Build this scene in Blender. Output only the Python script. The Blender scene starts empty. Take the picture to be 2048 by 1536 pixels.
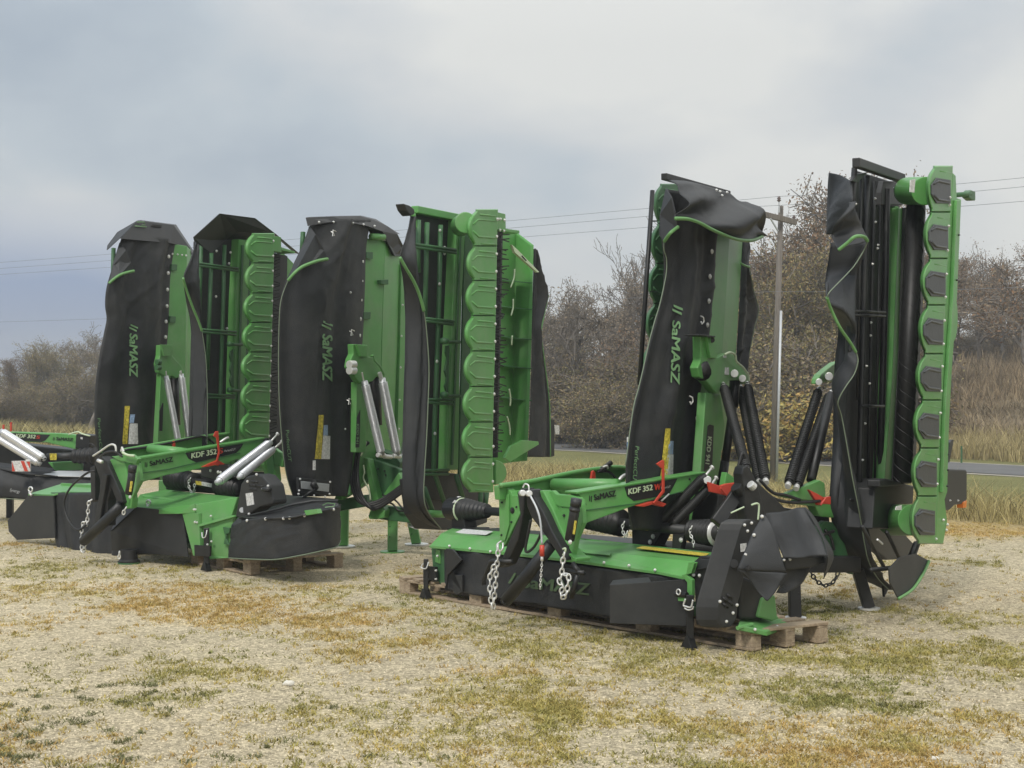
import bpy, math, random
import numpy as np
from mathutils import Vector
from mathutils.noise import noise as mnoise
from mathutils.bvhtree import BVHTree
R = math.radians
random.seed(7); rng = np.random.default_rng(7)
SC = bpy.context.scene
COL = SC.collection
# ------------------------------------------------------------------ camera
EYE = 1.75
cam = bpy.data.cameras.new("camera"); cam.lens = 52.73; cam.sensor_width = 36; cam.clip_start = .1; cam.clip_end = 1500
camo = bpy.data.objects.new("camera", cam); COL.objects.link(camo)
camo.location = (0, 0, EYE); camo.rotation_euler = (R(90), 0, 0); SC.camera = camo
# ------------------------------------------------------------------ world
SUN_EL, SUN_AZ = R(48), R(205)          # azimuth measured clockwise from +Y
w = bpy.data.worlds.new("World"); SC.world = w; w.use_nodes = True
nt = w.node_tree; nt.nodes.clear()
def N(tree, t, **k):
    n = tree.nodes.new(t)
    for a, b in k.items(): setattr(n, a, b)
    return n
out = N(nt, 'ShaderNodeOutputWorld'); bg = N(nt, 'ShaderNodeBackground')
sky = N(nt, 'ShaderNodeTexSky', sky_type='NISHITA', sun_disc=False, sun_elevation=SUN_EL, sun_rotation=SUN_AZ)
tc = N(nt, 'ShaderNodeTexCoord'); L = nt.links.new
def mth(tree, op, a, b=None, c=None, clamp=False):
    n = N(tree, 'ShaderNodeMath', operation=op); n.use_clamp = clamp
    for i, v in enumerate((a, b, c)):
        if v is None: continue
        if isinstance(v, (int, float)): n.inputs[i].default_value = v
        else: tree.links.new(v, n.inputs[i])
    return n.outputs[0]
def ramp(tree, fac, stops):
    n = N(tree, 'ShaderNodeValToRGB'); e = n.color_ramp.elements
    while len(e) < len(stops): e.new(.5)
    for i, (p, c) in enumerate(stops): e[i].position = p; e[i].color = (c[0], c[1], c[2], 1)
    tree.links.new(fac, n.inputs[0]); return n.outputs[0]
def mixc(tree, fac, a, b, mode='MIX'):
    n = N(tree, 'ShaderNodeMix', data_type='RGBA', blend_type=mode)
    for s, v in ((n.inputs[0], fac), (n.inputs[6], a), (n.inputs[7], b)):
        if isinstance(v, (int, float)): s.default_value = v
        elif isinstance(v, tuple): s.default_value = (v[0], v[1], v[2], 1)
        else: tree.links.new(v, s)
    return n.outputs[2]
sep = N(nt, 'ShaderNodeSeparateXYZ'); L(tc.outputs['Generated'], sep.inputs[0])
X_, Y_, Z_ = sep.outputs
mp = N(nt, 'ShaderNodeMapping'); mp.inputs['Scale'].default_value = (1, 1, 1.9); L(tc.outputs['Generated'], mp.inputs[0])
nz = N(nt, 'ShaderNodeTexNoise'); nz.inputs['Scale'].default_value = 3.1; nz.inputs['Detail'].default_value = 5; nz.inputs['Roughness'].default_value = .48; nz.inputs['Distortion'].default_value = .15
L(mp.outputs[0], nz.inputs['Vector'])
nz2 = N(nt, 'ShaderNodeTexNoise'); nz2.inputs['Scale'].default_value = 7; nz2.inputs['Detail'].default_value = 5; L(mp.outputs[0], nz2.inputs['Vector'])
cl = mth(nt, 'ADD', mth(nt, 'ADD', mth(nt, 'MULTIPLY', nz.outputs[0], 1.3), -.27), mth(nt, 'MULTIPLY', nz2.outputs[0], .25))
# brighter cloud to the right (towards +X), darker and bluer thin cloud low on the left
cl = mth(nt, 'ADD', cl, mth(nt, 'MULTIPLY', X_, .42))
cloud = ramp(nt, cl, [(.20, (.42, .49, .57)), (.36, (.54, .605, .66)), (.50, (.67, .70, .72)), (.64, (.80, .81, .79))])
# gap of blue: below ~6 degrees, left of ~-9 degrees
gapz = mth(nt, 'SUBTRACT', 1, mth(nt, 'DIVIDE', mth(nt, 'ABSOLUTE', mth(nt, 'SUBTRACT', Z_, .045)), .075), clamp=True)
gapx = mth(nt, 'MULTIPLY', mth(nt, 'SUBTRACT', -.1, X_), 5.5, clamp=True)
gap = mth(nt, 'MULTIPLY', gapz, gapx)
gap = mth(nt, 'MULTIPLY', gap, mth(nt, 'ADD', .9, nz2.outputs[0]), clamp=True)
nsk = N(nt, 'ShaderNodeMix', data_type='RGBA'); nsk.inputs[0].default_value = 1
skyc = mixc(nt, 1.0, sky.outputs[0], (.05, .05, .05), 'MULTIPLY')
col = mixc(nt, mth(nt, 'MULTIPLY', gap, 1.0, clamp=True), cloud, mixc(nt, .2, (.28, .38, .62), skyc))
# overcast dome: zenith brighter than the horizon, thin blue of the real sky mixed in
zen = mth(nt, 'ADD', 1, mth(nt, 'MULTIPLY', mth(nt, 'POWER', mth(nt, 'MAXIMUM', mth(nt, 'SUBTRACT', Z_, .22), 0), 1.0), 1.35))
col2 = N(nt, 'ShaderNodeVectorMath', operation='SCALE'); L(col, col2.inputs[0]); L(zen, col2.inputs[3])
col3 = mixc(nt, .05, col2.outputs[0], skyc)
L(col3, bg.inputs[0]); bg.inputs[1].default_value = 1.0; L(bg.outputs[0], out.inputs[0])
# ------------------------------------------------------------------ sun
sl = bpy.data.lights.new("sun", 'SUN'); sl.energy = 2.1; sl.angle = R(10); sl.color = (1, .95, .87)
so = bpy.data.objects.new("sun", sl); COL.objects.link(so)
so.rotation_euler = (R(90) - SUN_EL, 0, R(180) - SUN_AZ + 0.0)
sd = Vector((math.sin(SUN_AZ) * math.cos(SUN_EL), math.cos(SUN_AZ) * math.cos(SUN_EL), math.sin(SUN_EL)))
so.rotation_euler = sd.to_track_quat('Z', 'Y').to_euler()
SC.view_settings.view_transform = 'Standard'; SC.view_settings.look = 'None'; SC.view_settings.exposure = 0; SC.view_settings.gamma = 1
SC.render.engine = 'CYCLES'
# ------------------------------------------------------------------ materials
M = {}
def mat(name, col, rough=.5, metal=0., var=.0, vscale=6., bump=0., bscale=60., spec=.5, stripes=None, dust=0.):
    m = bpy.data.materials.new(name); m.use_nodes = True; t = m.node_tree; b = t.nodes['Principled BSDF']
    b.inputs['Roughness'].default_value = rough; b.inputs['Metallic'].default_value = metal
    b.inputs['Specular IOR Level'].default_value = spec
    c = tuple(col)
    o = N(t, 'ShaderNodeTexCoord')
    n = N(t, 'ShaderNodeTexNoise'); n.inputs['Scale'].default_value = vscale; n.inputs['Detail'].default_value = 6; n.inputs['Roughness'].default_value = .65
    t.links.new(o.outputs['Object'], n.inputs['Vector'])
    base = ramp(t, n.outputs[0], [(.3, tuple(x * (1 - var) for x in c)), (.7, tuple(min(1, x * (1 + var)) for x in c))])
    if dust:
        n3 = N(t, 'ShaderNodeTexNoise'); n3.inputs['Scale'].default_value = 2.3; n3.inputs['Detail'].default_value = 9; n3.inputs['Roughness'].default_value = .75
        t.links.new(o.outputs['Object'], n3.inputs['Vector'])
        f = mth(t, 'MULTIPLY', mth(t, 'SUBTRACT', n3.outputs[0], .45, clamp=True), dust * 4, clamp=True)
        base = mixc(t, f, base, (.30, .29, .25))
        rr = mth(t, 'ADD', rough, mth(t, 'MULTIPLY', n3.outputs[0], .18)); t.links.new(rr, b.inputs['Roughness'])
    t.links.new(base, b.inputs['Base Color'])
    if bump:
        n2 = N(t, 'ShaderNodeTexNoise'); n2.inputs['Scale'].default_value = bscale; n2.inputs['Detail'].default_value = 4
        t.links.new(o.outputs['Object'], n2.inputs['Vector'])
        bp = N(t, 'ShaderNodeBump'); bp.inputs['Strength'].default_value = bump; bp.inputs['Distance'].default_value = .01
        t.links.new(n2.outputs[0], bp.inputs['Height']); t.links.new(bp.outputs[0], b.inputs['Normal'])
    M[name] = m; return m
mat('green_paint', (.102, .312, .080), .30, var=.10, vscale=3, dust=.30, bump=.05, bscale=40)
mat('dark_green_paint', (.038, .125, .045), .42, var=.08, dust=.12)
mat('black_fabric', (.017, .0185, .021), .5, var=.2, vscale=2.5, bump=.5, bscale=160, dust=.09)
mat('grey_fabric', (.021, .023, .026), .5, var=.12, vscale=2.5, bump=.25, bscale=220, dust=.05)
mat('black_plastic', (.018, .019, .02), .42, var=.1, dust=.06)
mat('black_paint', (.009, .0095, .010), .38, var=.1, dust=.06)
mat('rubber', (.014, .014, .014), .5, var=.1)
mat('insert_plate', (.052, .057, .061), .5, var=.12, bump=.2, bscale=30)
mat('steel', (.74, .75, .77), .3, .6, var=.1, vscale=30)
mat('zinc', (.72, .72, .70), .4, .45, var=.1, vscale=20)
mat('piping', (.13, .30, .10), .5)
mat('letter_green', (.17, .32, .15), .5)
mat('letter_pale', (.52, .62, .42), .5)
mat('letter_white', (.62, .62, .58), .5)
mat('letter_black', (.012, .014, .013), .5)
mat('red_plastic', (.52, .055, .03), .42, var=.05)
mat('yellow_sticker', (.50, .41, .05), .5, var=.65, vscale=45)
mat('white_sticker', (.58, .58, .57), .5, var=.38, vscale=50)
mat('blue_sticker', (.26, .36, .52), .5, var=.4, vscale=90)
mat('orange_lens', (.8, .22, .04), .25)
mat('galvanised', (.50, .52, .54), .5, .3, var=.1)
mat('paper', (.66, .66, .64), .6, var=.08)
mat('insulator', (.10, .07, .06), .3)
mat('edge_thread', (.15, .19, .13), .6)
mat('wire', (.22, .23, .25), .5, .3)
mat('blue_plastic', (.05, .14, .32), .45)
def wood_mat(name, c1, c2, sc=(2, 30, 30)):
    m = bpy.data.materials.new(name); m.use_nodes = True; t = m.node_tree; b = t.nodes['Principled BSDF']; b.inputs['Roughness'].default_value = .8
    o = N(t, 'ShaderNodeTexCoord'); mpn = N(t, 'ShaderNodeMapping'); mpn.inputs['Scale'].default_value = sc; t.links.new(o.outputs['Object'], mpn.inputs[0])
    n = N(t, 'ShaderNodeTexNoise'); n.inputs['Scale'].default_value = 1.5; n.inputs['Detail'].default_value = 8; n.inputs['Distortion'].default_value = 1; t.links.new(mpn.outputs[0], n.inputs['Vector'])
    t.links.new(ramp(t, n.outputs[0], [(.3, c1), (.7, c2)]), b.inputs['Base Color'])
    bp = N(t, 'ShaderNodeBump'); bp.inputs['Strength'].default_value = .5; bp.inputs['Distance'].default_value = .01; t.links.new(n.outputs[0], bp.inputs['Height']); t.links.new(bp.outputs[0], b.inputs['Normal'])
    M[name] = m
wood_mat('pallet_wood', (.23, .17, .115), (.44, .35, .24)); wood_mat('pole_wood', (.11, .095, .08), (.20, .175, .15), (25, 25, 1.2)); wood_mat('bark', (.10, .085, .07), (.20, .175, .15), (20, 20, 3))
def attr_mat(name, rough=.8, noise=.25, scale=8., trans=0.):
    m = bpy.data.materials.new(name); m.use_nodes = True; t = m.node_tree; b = t.nodes['Principled BSDF']; b.inputs['Roughness'].default_value = rough
    b.inputs['Specular IOR Level'].default_value = .2
    a = N(t, 'ShaderNodeVertexColor', layer_name='Col'); n = N(t, 'ShaderNodeTexNoise'); n.inputs['Scale'].default_value = scale
    o = N(t, 'ShaderNodeTexCoord'); t.links.new(o.outputs['Object'], n.inputs['Vector'])
    v = N(t, 'ShaderNodeVectorMath', operation='SCALE'); t.links.new(a.outputs[0], v.inputs[0])
    t.links.new(mth(t, 'ADD', 1 - noise, mth(t, 'MULTIPLY', n.outputs[0], 2 * noise)), v.inputs[3]); t.links.new(v.outputs[0], b.inputs['Base Color'])
    if trans:
        tr = N(t, 'ShaderNodeBsdfTranslucent'); t.links.new(v.outputs[0], tr.inputs[0]); mx = N(t, 'ShaderNodeMixShader'); mx.inputs[0].default_value = trans
        t.links.new(b.outputs[0], mx.inputs[1]); t.links.new(tr.outputs[0], mx.inputs[2]); t.links.new(mx.outputs[0], t.nodes['Material Output'].inputs[0])
    M[name] = m
attr_mat('blades', .8, .3, 3., .25); attr_mat('leaves', .7, .3, 2., .25); attr_mat('pebbles', .85, .15, 20.)
# ------------------------------------------------------------------ helpers
class MB:
    def __init__(s): s.v = []; s.f = []
    def add(s, v, f):
        o = len(s.v); s.v += [Vector(p) for p in v]; s.f += [tuple(i + o for i in q) for q in f]; return s
    def tube(s, pts, r, n=8, r1=None, cap=True):
        pts = [Vector(p) for p in pts]; m = len(pts); vs = []; up = None
        for i, p in enumerate(pts):
            t = (pts[min(i + 1, m - 1)] - pts[max(i - 1, 0)])
            if t.length < 1e-9: t = Vector((0, 0, 1))
            t.normalize()
            if up is None:
                up = t.orthogonal().normalized()
            else:
                up = (up - t * up.dot(t))
                up = up.normalized() if up.length > 1e-6 else t.orthogonal().normalized()
            q = t.cross(up)
            rr = r if not isinstance(r, (list, tuple)) else r[i]
            if r1 is not None: rr = r + (r1 - r) * i / (m - 1)
            for k in range(n):
                a = 2 * math.pi * k / n; vs.append(p + (up * math.cos(a) + q * math.sin(a)) * rr)
        fs = [(i * n + k, i * n + (k + 1) % n, (i + 1) * n + (k + 1) % n, (i + 1) * n + k) for i in range(m - 1) for k in range(n)]
        if cap: fs += [tuple(range(n - 1, -1, -1)), tuple((m - 1) * n + k for k in range(n))]
        return s.add(vs, fs)
    def bar(s, a, b, wd, ht, up=(0, 0, 1)):
        a, b = Vector(a), Vector(b); t = (b - a).normalized(); up = Vector(up); sd = t.cross(up)
        if sd.length < 1e-4: sd = t.cross(Vector((1, 0, 0)))
        sd.normalize(); up = sd.cross(t).normalized(); sd *= wd / 2; up *= ht / 2
        v = [a - sd - up, a + sd - up, a + sd + up, a - sd + up, b - sd - up, b + sd - up, b + sd + up, b - sd + up]
        return s.add(v, [(3, 2, 1, 0), (4, 5, 6, 7), (0, 1, 5, 4), (1, 2, 6, 5), (2, 3, 7, 6), (3, 0, 4, 7)])
    def poly(s, pts, d):      # polygon extruded by vector d
        n = len(pts); pts = [Vector(p) for p in pts]; d = Vector(d)
        return s.add(pts + [p + d for p in pts], [tuple(range(n)), tuple(range(2 * n - 1, n - 1, -1))] + [(i, i + n, (i + 1) % n + n, (i + 1) % n) for i in range(n)])
    def build(s, name, material, parent=None, smooth=False, bevel=0., solid=0.):
        me = bpy.data.meshes.new(name); off = ROOT.get(parent.name, Vector()) if parent else Vector()
        me.from_pydata([tuple(p - off) for p in s.v], [], s.f); me.update()
        me.materials.append(M[material] if isinstance(material, str) else material)
        import bmesh
        b = bmesh.new(); b.from_mesh(me); bmesh.ops.recalc_face_normals(b, faces=b.faces); b.to_mesh(me); b.free()
        if smooth:
            for p in me.polygons: p.use_smooth = True
        o = bpy.data.objects.new(name, me); COL.objects.link(o)
        if parent: o.parent = parent; ROOT[o.name] = off
        if solid:
            md = o.modifiers.new('solid', 'SOLIDIFY'); md.thickness = solid; md.offset = 0
        if bevel:
            md = o.modifiers.new('bevel', 'BEVEL'); md.width = bevel; md.segments = 2; md.limit_method = 'ANGLE'; md.angle_limit = R(35)
        return o
ROOT = {}
def tag(o, label=None, cat=None, group=None, kind=None):
    if label: o['label'] = label
    if cat: o['category'] = cat
    if group: o['group'] = group
    if kind: o['kind'] = kind
    return o
def thing(name, loc, label, cat, group=None):
    o = bpy.data.objects.new(name, None); COL.objects.link(o); o.location = loc; o.empty_display_size = .2
    ROOT[o.name] = Vector(loc); return tag(o, label, cat, group)
F_ = 3000.
class Pl:      # a vertical plane through (x0, y0) running along (tx, ty); its normal faces the viewer's side
    def __init__(s, x0, y0, tx, ty):
        l = math.hypot(tx, ty); s.t = Vector((tx / l, ty / l, 0)); s.n = Vector((ty / l, -tx / l, 0)); s.p = Vector((x0, y0, 0))
    def shift(s, off, along=0.):
        q = s.p + s.n * off + s.t * along; return Pl(q.x, q.y, s.t.x, s.t.y)
    def __call__(s, px, py, off=0.):
        a = (px - 1024) / F_; d = (s.p.dot(s.n) + off) / (a * s.n.x + s.n.y)
        return Vector((a * d, d, EYE + (768 - py) / F_ * d))
def cat(pts, k=6):
    pts = [Vector(p) for p in pts]; o = []
    for i in range(len(pts) - 1):
        p0, p1, p2, p3 = pts[max(i - 1, 0)], pts[i], pts[i + 1], pts[min(i + 2, len(pts) - 1)]
        for j in range(k):
            t = j / k
            o.append(.5 * ((2 * p1) + (p2 - p0) * t + (2 * p0 - 5 * p1 + 4 * p2 - p3) * t * t + (3 * p1 - p0 - 3 * p2 + p3) * t ** 3))
    o.append(pts[-1]); return o
def o3(p, off=0.): return (p[0], p[1], p[2] if len(p) > 2 else off)
def prism(pl, pts, off, th, name, m, parent, bevel=.003):
    b = MB(); b.poly([pl(*o3(p, off)) for p in pts], pl.n * -th); return b.build(name, m, parent, bevel=bevel)
def prisms(pl, items, name, m, parent, bevel=.003):
    for pts, off, th in items: o = prism(pl, pts, off, th, name, m, parent, bevel)
    return o
def hose(pts3, r, name, m, parent, k=6, n=7):
    return MB().tube(cat(pts3, k), r, n).build(name, m, parent, smooth=True)
def spring(a, b, rad, turns, m, parent, wire=None, name='spring', core=None):
    a, b = Vector(a), Vector(b); t = (b - a); ln = t.length; t.normalize(); u = t.orthogonal().normalized(); v = t.cross(u)
    wire = wire or ln / turns * .36; n = int(turns * 10); pts = []
    for i in range(n + 1):
        f = i / n; ang = f * turns * 2 * math.pi; rr = rad * (.55 + .45 * min(1, min(f, 1 - f) * turns / 1.5))
        pts.append(a + t * ln * f + (u * math.cos(ang) + v * math.sin(ang)) * rr)
    mb = MB(); mb.tube(pts, wire, 5)
    o = mb.build(name, m, parent, smooth=True)
    MB().tube([a - t * .03, b + t * .03], core or rad * .8, 8).build('spring_core', 'black_paint' if m != 'steel' else 'galvanised', o, smooth=True)
    return o
def bellows(a, b, r0, r1, nrib, name, m, parent, amp=.12):
    a, b = Vector(a), Vector(b); pts = []; rs = []; n = nrib * 6
    for i in range(n + 1):
        f = i / n; pts.append(a + (b - a) * f); r = r0 + (r1 - r0) * f; rs.append(r * (1 + amp * math.cos(f * nrib * 2 * math.pi)))
    return MB().tube(pts, rs, 20).build(name, m, parent, smooth=True)
def chain(pts3, link, wire, name, parent, m='zinc'):
    pts = cat(pts3, 10); d = [0.]
    for i in range(1, len(pts)): d.append(d[-1] + (pts[i] - pts[i - 1]).length)
    n = max(2, int(d[-1] / (link * .78))); mb = MB()
    def at(s):
        for i in range(1, len(pts)):
            if d[i] >= s: return pts[i - 1].lerp(pts[i], (s - d[i - 1]) / max(1e-6, d[i] - d[i - 1]))
        return pts[-1]
    for i in range(n):
        c = at((i + .5) / n * d[-1]); t = (at(min(d[-1], (i + .9) / n * d[-1])) - at((i + .1) / n * d[-1])).normalized()
        u = t.cross(Vector((0, 1, .3))).normalized(); u = u if i % 2 else t.cross(u); ring = []
        for k in range(13):
            a = 2 * math.pi * k / 12; ring.append(c + t * math.cos(a) * link * .5 + u * math.sin(a) * link * .3)
        mb.tube(ring, wire, 5, cap=False)
    return mb.build(name, m, parent, smooth=True)
_bolt = {}
def bolts(pts, nrm, parent, r=.011, name='bolt', m='zinc'):
    key = (round(r, 4), tuple(round(x, 2) for x in nrm), m)
    if key not in _bolt:
        mb = MB(); nr = Vector(nrm).normalized(); mb.tube([nr * -.004, nr * .004, nr * .0045, nr * .009, nr * .012], [r * 1.2, r * 1.2, r * .8, r * .8, r * .4], 8)
        o = mb.build(name, m, None); _bolt[key] = o.data; bpy.data.objects.remove(o)
    for p in pts:
        o = bpy.data.objects.new(name, _bolt[key]); COL.objects.link(o); o.parent = parent; o.location = Vector(p) - ROOT[parent.name]
def sheet(pl, Lp, Rp, name, m, parent, nu=34, nv=110, folds=((2.2, .02, .3),), bulge=0., th=.005, wob=.3, seed=0):
    """cloth between two edge polylines of (px, py, off)"""
    Lc = cat([pl(*o3(p)) for p in Lp], 8); Rc = cat([pl(*o3(p)) for p in Rp], 8)
    def rs(c, n):
        d = [0.]
        for i in range(1, len(c)): d.append(d[-1] + (c[i] - c[i - 1]).length)
        o = []; j = 1
        for i in range(n + 1):
            s = d[-1] * i / n
            while j < len(c) - 1 and d[j] < s: j += 1
            o.append(c[j - 1].lerp(c[j], min(1, max(0, (s - d[j - 1]) / max(1e-6, d[j] - d[j - 1])))))
        return o
    Lc, Rc = rs(Lc, nv), rs(Rc, nv); rd = random.Random(seed); ph = [rd.uniform(0, 6.28) for _ in range(12)]
    vs = []; fs = []
    for j in range(nv + 1):
        tv = j / nv
        for i in range(nu + 1):
            tu = i / nu; p = Lc[j].lerp(Rc[j], tu); e = math.sin(math.pi * tu)
            d = bulge * e
            for q, (fr, am, dr) in enumerate(folds):
                d += am * math.sin(6.283 * (fr * tu + dr * tv) + ph[q] + wob * math.sin(5 * tv + ph[q + 3])) * min(1, 3 * e)
            d += (.006 if nv > 24 else .001) * math.sin(9 * tu + 17 * tv + ph[7]) * math.sin(13 * tv + ph[8] + 3 * tu) * e
            c1 = 1 - min(1, abs(mnoise(Vector((tu * 3.1, tv * 5.3 + tu * 1.5, seed)))) * 5); c2 = 1 - min(1, abs(mnoise(Vector((tu * 6 + 9, tv * 11 - tu * 3, seed)))) * 5)
            d += (.013 * c1 * c1 + .006 * c2) * min(1, 4 * e) * (1 if nv > 60 else .35 if nv > 24 else .08)
            vs.append(p + pl.n * d)
    for j in range(nv):
        for i in range(nu):
            a = j * (nu + 1) + i; fs.append((a, a + 1, a + nu + 2, a + nu + 1))
    mb = MB(); mb.add(vs, fs); o = mb.build(name, m, parent, smooth=True, solid=th)
    o['_'] = 0; del o['_']
    BV[o.name] = BVHTree.FromPolygons([tuple(p) for p in mb.v], mb.f)
    return o
BV = {}
CAMP = Vector((0, 0, EYE))
def onto(o, px, py, lift=.014, fallback=None):
    d = Vector(((px - 1024) / F_, 1, (768 - py) / F_)).normalized(); h = BV[o.name].ray_cast(CAMP, d)
    if h[0] is None: return None
    n = h[1] if h[1].dot(d) < 0 else -h[1]
    return h[0] + n * lift
def sticker(o, pts, name, m, n=6, lift=.009, nm=10):
    """thin label of 4 px corners (tl, tr, br, bl) laid on a surface"""
    tl, tr, br, bl = [Vector((p[0], p[1])) for p in pts]; vs = []; mb = MB(); last = None
    for j in range(nm + 1):
        for i in range(n + 1):
            q = tl.lerp(tr, i / n).lerp(bl.lerp(br, i / n), j / nm); h = onto(o, q.x, q.y, lift)
            if h is None: h = last if last is not None else Vector((0, 0, 0))
            last = h; vs.append(h)
    mb.add(vs, [(j * (n + 1) + i, j * (n + 1) + i + 1, (j + 1) * (n + 1) + i + 1, (j + 1) * (n + 1) + i) for j in range(nm) for i in range(n)])
    return mb.build(name, m, o)
def glyphs(txt, bold=.012):
    c = bpy.data.curves.new('t', 'FONT'); c.body = txt; c.offset = 0; c.resolution_u = 3; c.fill_mode = 'FRONT'
    o = bpy.data.objects.new('t', c); COL.objects.link(o); bpy.context.view_layer.update()
    me = o.evaluated_get(bpy.context.evaluated_depsgraph_get()).to_mesh(); v = [tuple(p.co) for p in me.vertices]; f = [tuple(p.vertices) for p in me.polygons]
    bpy.data.objects.remove(o); bpy.data.curves.remove(c); return v, f
def lettering(txt, a, b, h, name, m, parent, fn, shear=.2, bold=.035):
    """text running from pixel a to pixel b (baseline), cap height h px; fn maps (px, py) to 3D"""
    v, f = glyphs(txt, 0); xs = [p[0] for p in v]; x0, x1 = min(xs), max(xs); ch = .7
    a, b = Vector(a), Vector(b); e = (b - a); ln = e.length; e.normalize(); up = Vector((e.y, -e.x)); mb = MB()
    for k, (sx, sy) in enumerate(((0, 0), (-1, 0), (1, 0), (-.5, .8), (.5, -.8), (-1, .8), (1, .8)) if bold else ((0, 0),)):
        vs = []
        for x, y, _ in v:
            s = (x - x0) / (x1 - x0); q = a + e * (s * ln + sx * bold * h * 1.5) + (up + e * shear) * (y / ch * h + sy * bold * h); p = fn(q.x, q.y)
            if p is not None: p = p + (CAMP - p).normalized() * (.0012 * k)
            vs.append(p if p is not None else (vs[-1] if vs else Vector()))
        mb.add(vs, f)
    return mb.build(name, m, parent)
LOGO = [[(0, .15), (.42, 1.0), (.62, 1.0), (.35, .42), (.2, .15)], [(.35, 0), (.62, .55), (.78, .85), (1.0, .85), (.55, 0)]]
def logo(a, b, h, m, parent, fn, shear=.2):
    """two slanting strokes"""
    a, b = Vector(a), Vector(b); e = (b - a); ln = e.length; e.normalize(); up = Vector((e.y, -e.x)); mb = MB()
    for st in LOGO:
        pts = [fn(*(a + e * (x * ln) + up * (y * h))) for x, y in st]
        if None in pts: continue
        mb.add(pts, [tuple(range(len(pts)))])
    return mb.build('logo_mark', m, parent)
def scallops(pl, ys, neck, bulge, right, off, parent, name='skid_plate', th=.06, insert=False, m='green_paint'):
    """row of scalloped skid plates; ys = seam heights, neck = left x at seams, bulge = left x per section, right = right x at seams"""
    base = MB()
    bpts = [pl(neck[i] + 4, ys[i] + (1 if i == 0 else -1 if i == len(ys) - 1 else 0), 0) for i in range(len(ys))]; bpts = None
    fb_ = lambda o, e: [pl(neck[i] + e, ys[i] + (1 if i == 0 else -1 if i == len(ys) - 1 else 0), o) for i in range(len(ys))] + [pl(right[i], ys[i] + (1 if i == 0 else -1 if i == len(ys) - 1 else 0), o) for i in range(len(ys) - 1, -1, -1)]
    f1, f2 = fb_(off - .022, 2), fb_(off - .08, 5); nn = len(f1); base.add(f1 + f2, [tuple(range(nn)), tuple(range(2 * nn - 1, nn - 1, -1))] + [(i, i + nn, (i + 1) % nn + nn, (i + 1) % nn) for i in range(nn)])
    cb = base.build('cutter_bar', m, parent, bevel=.004)
    for i in range(len(ys) - 1):
        y0, y1 = ys[i], ys[i + 1]; outl = []; h = y1 - y0; g = .25
        def lx(t): return neck[i] + (neck[i + 1] - neck[i]) * t - (neck[i] * (1 - t) + neck[i + 1] * t - bulge[i]) * max(0, math.sin(math.pi * min(1, max(0, (t - .085) / .83)))) ** .62
        rx = lambda t: right[i] + (right[i + 1] - right[i]) * t
        K = 18; lt = [(lx(k / K), y0 + g + (h - 2 * g) * k / K) for k in range(K + 1)]
        sl = (ys[i] * 0)  # seams follow perspective: right end a little lower
        outl = lt + [(rx(1), y1 - g), (rx(.5), (y0 + y1) / 2), (rx(0), y0 + g)]
        cx = (bulge[i] + rx(.5)) / 2 + 3; cy = (y0 + y1) / 2
        def ring(s, o, sx=None): return [pl(cx + (x - cx) * (sx or s) if x < cx else x - (x - cx) * (1 - (sx or s)) * .1, cy + (y - cy) * (1 - (1 - s) * .12), off + o) for x, y in outl]
        rings = [ring(1, -th), ring(1, -.035), ring(.94, -.008), ring(.80, .016), ring(.70, .022)]
        mb = MB(); n = len(outl); vs = [p for r_ in rings for p in r_]; fs = []
        for r_ in range(len(rings) - 1):
            fs += [(r_ * n + k, r_ * n + (k + 1) % n, (r_ + 1) * n + (k + 1) % n, (r_ + 1) * n + k) for k in range(n)]
        fs.append(tuple(range((len(rings) - 1) * n, len(rings) * n))); mb.add(vs, fs)
        o = mb.build(name, m, cb, smooth=False, bevel=.003)
        w_ = rx(.5) - bulge[i]; b0 = bulge[i]
        if insert:
            q = [(b0 + .25 * w_, .40), (b0 + .44 * w_, .24), (rx(.5) - 2, .26), (rx(.5) - 2, .77), (b0 + .44 * w_, .79), (b0 + .25 * w_, .61)]
            mb = MB(); mb.poly([pl(x, y0 + h * t + (x - b0) * .09, off + .034) for x, t in q], pl.n * -.012); ins = mb.build('insert_plate', 'insert_plate', o, bevel=.004)
            for pts, rr, oo, par, mm in (([(b0 + .32 * w_, .38), (b0 + .49 * w_, .31), (rx(.5) - 5, .34)], .010, .036, ins, 'insert_plate'), ([(b0 + .32 * w_, .62), (b0 + .49 * w_, .71), (rx(.5) - 5, .72)], .010, .036, ins, 'insert_plate'),
                                  ([(b0 + .50 * w_, .12), (rx(0) - 5, .16)], .010, .014, o, m), ([(b0 + .55 * w_, .92), (rx(0) - 6, .95)], .009, .012, o, m)):
                MB().tube([pl(x, y0 + h * t + ((x - b0) * .09 if par is ins else 0), off + oo) for x, t in pts], rr, 6).build('pressed_rib', mm, par, smooth=True)
        else:
            for pts, rr in (([(b0 + .42 * w_, .15), (rx(0) - 6, .19)], .012), ([(b0 + .20 * w_, .42), (b0 + .36 * w_, .29), (b0 + .5 * w_, .29), (rx(0) - 5, .33)], .011),
                            ([(b0 + .20 * w_, .60), (b0 + .38 * w_, .75), (rx(0) - 6, .78)], .013), ([(b0 + .45 * w_, .93), (rx(1) - 6, .95)], .010)):
                MB().tube([pl(x, y0 + h * t, off + .018) for x, t in pts], rr, 6).build('pressed_rib', m, o, smooth=True)
    return cb
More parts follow.
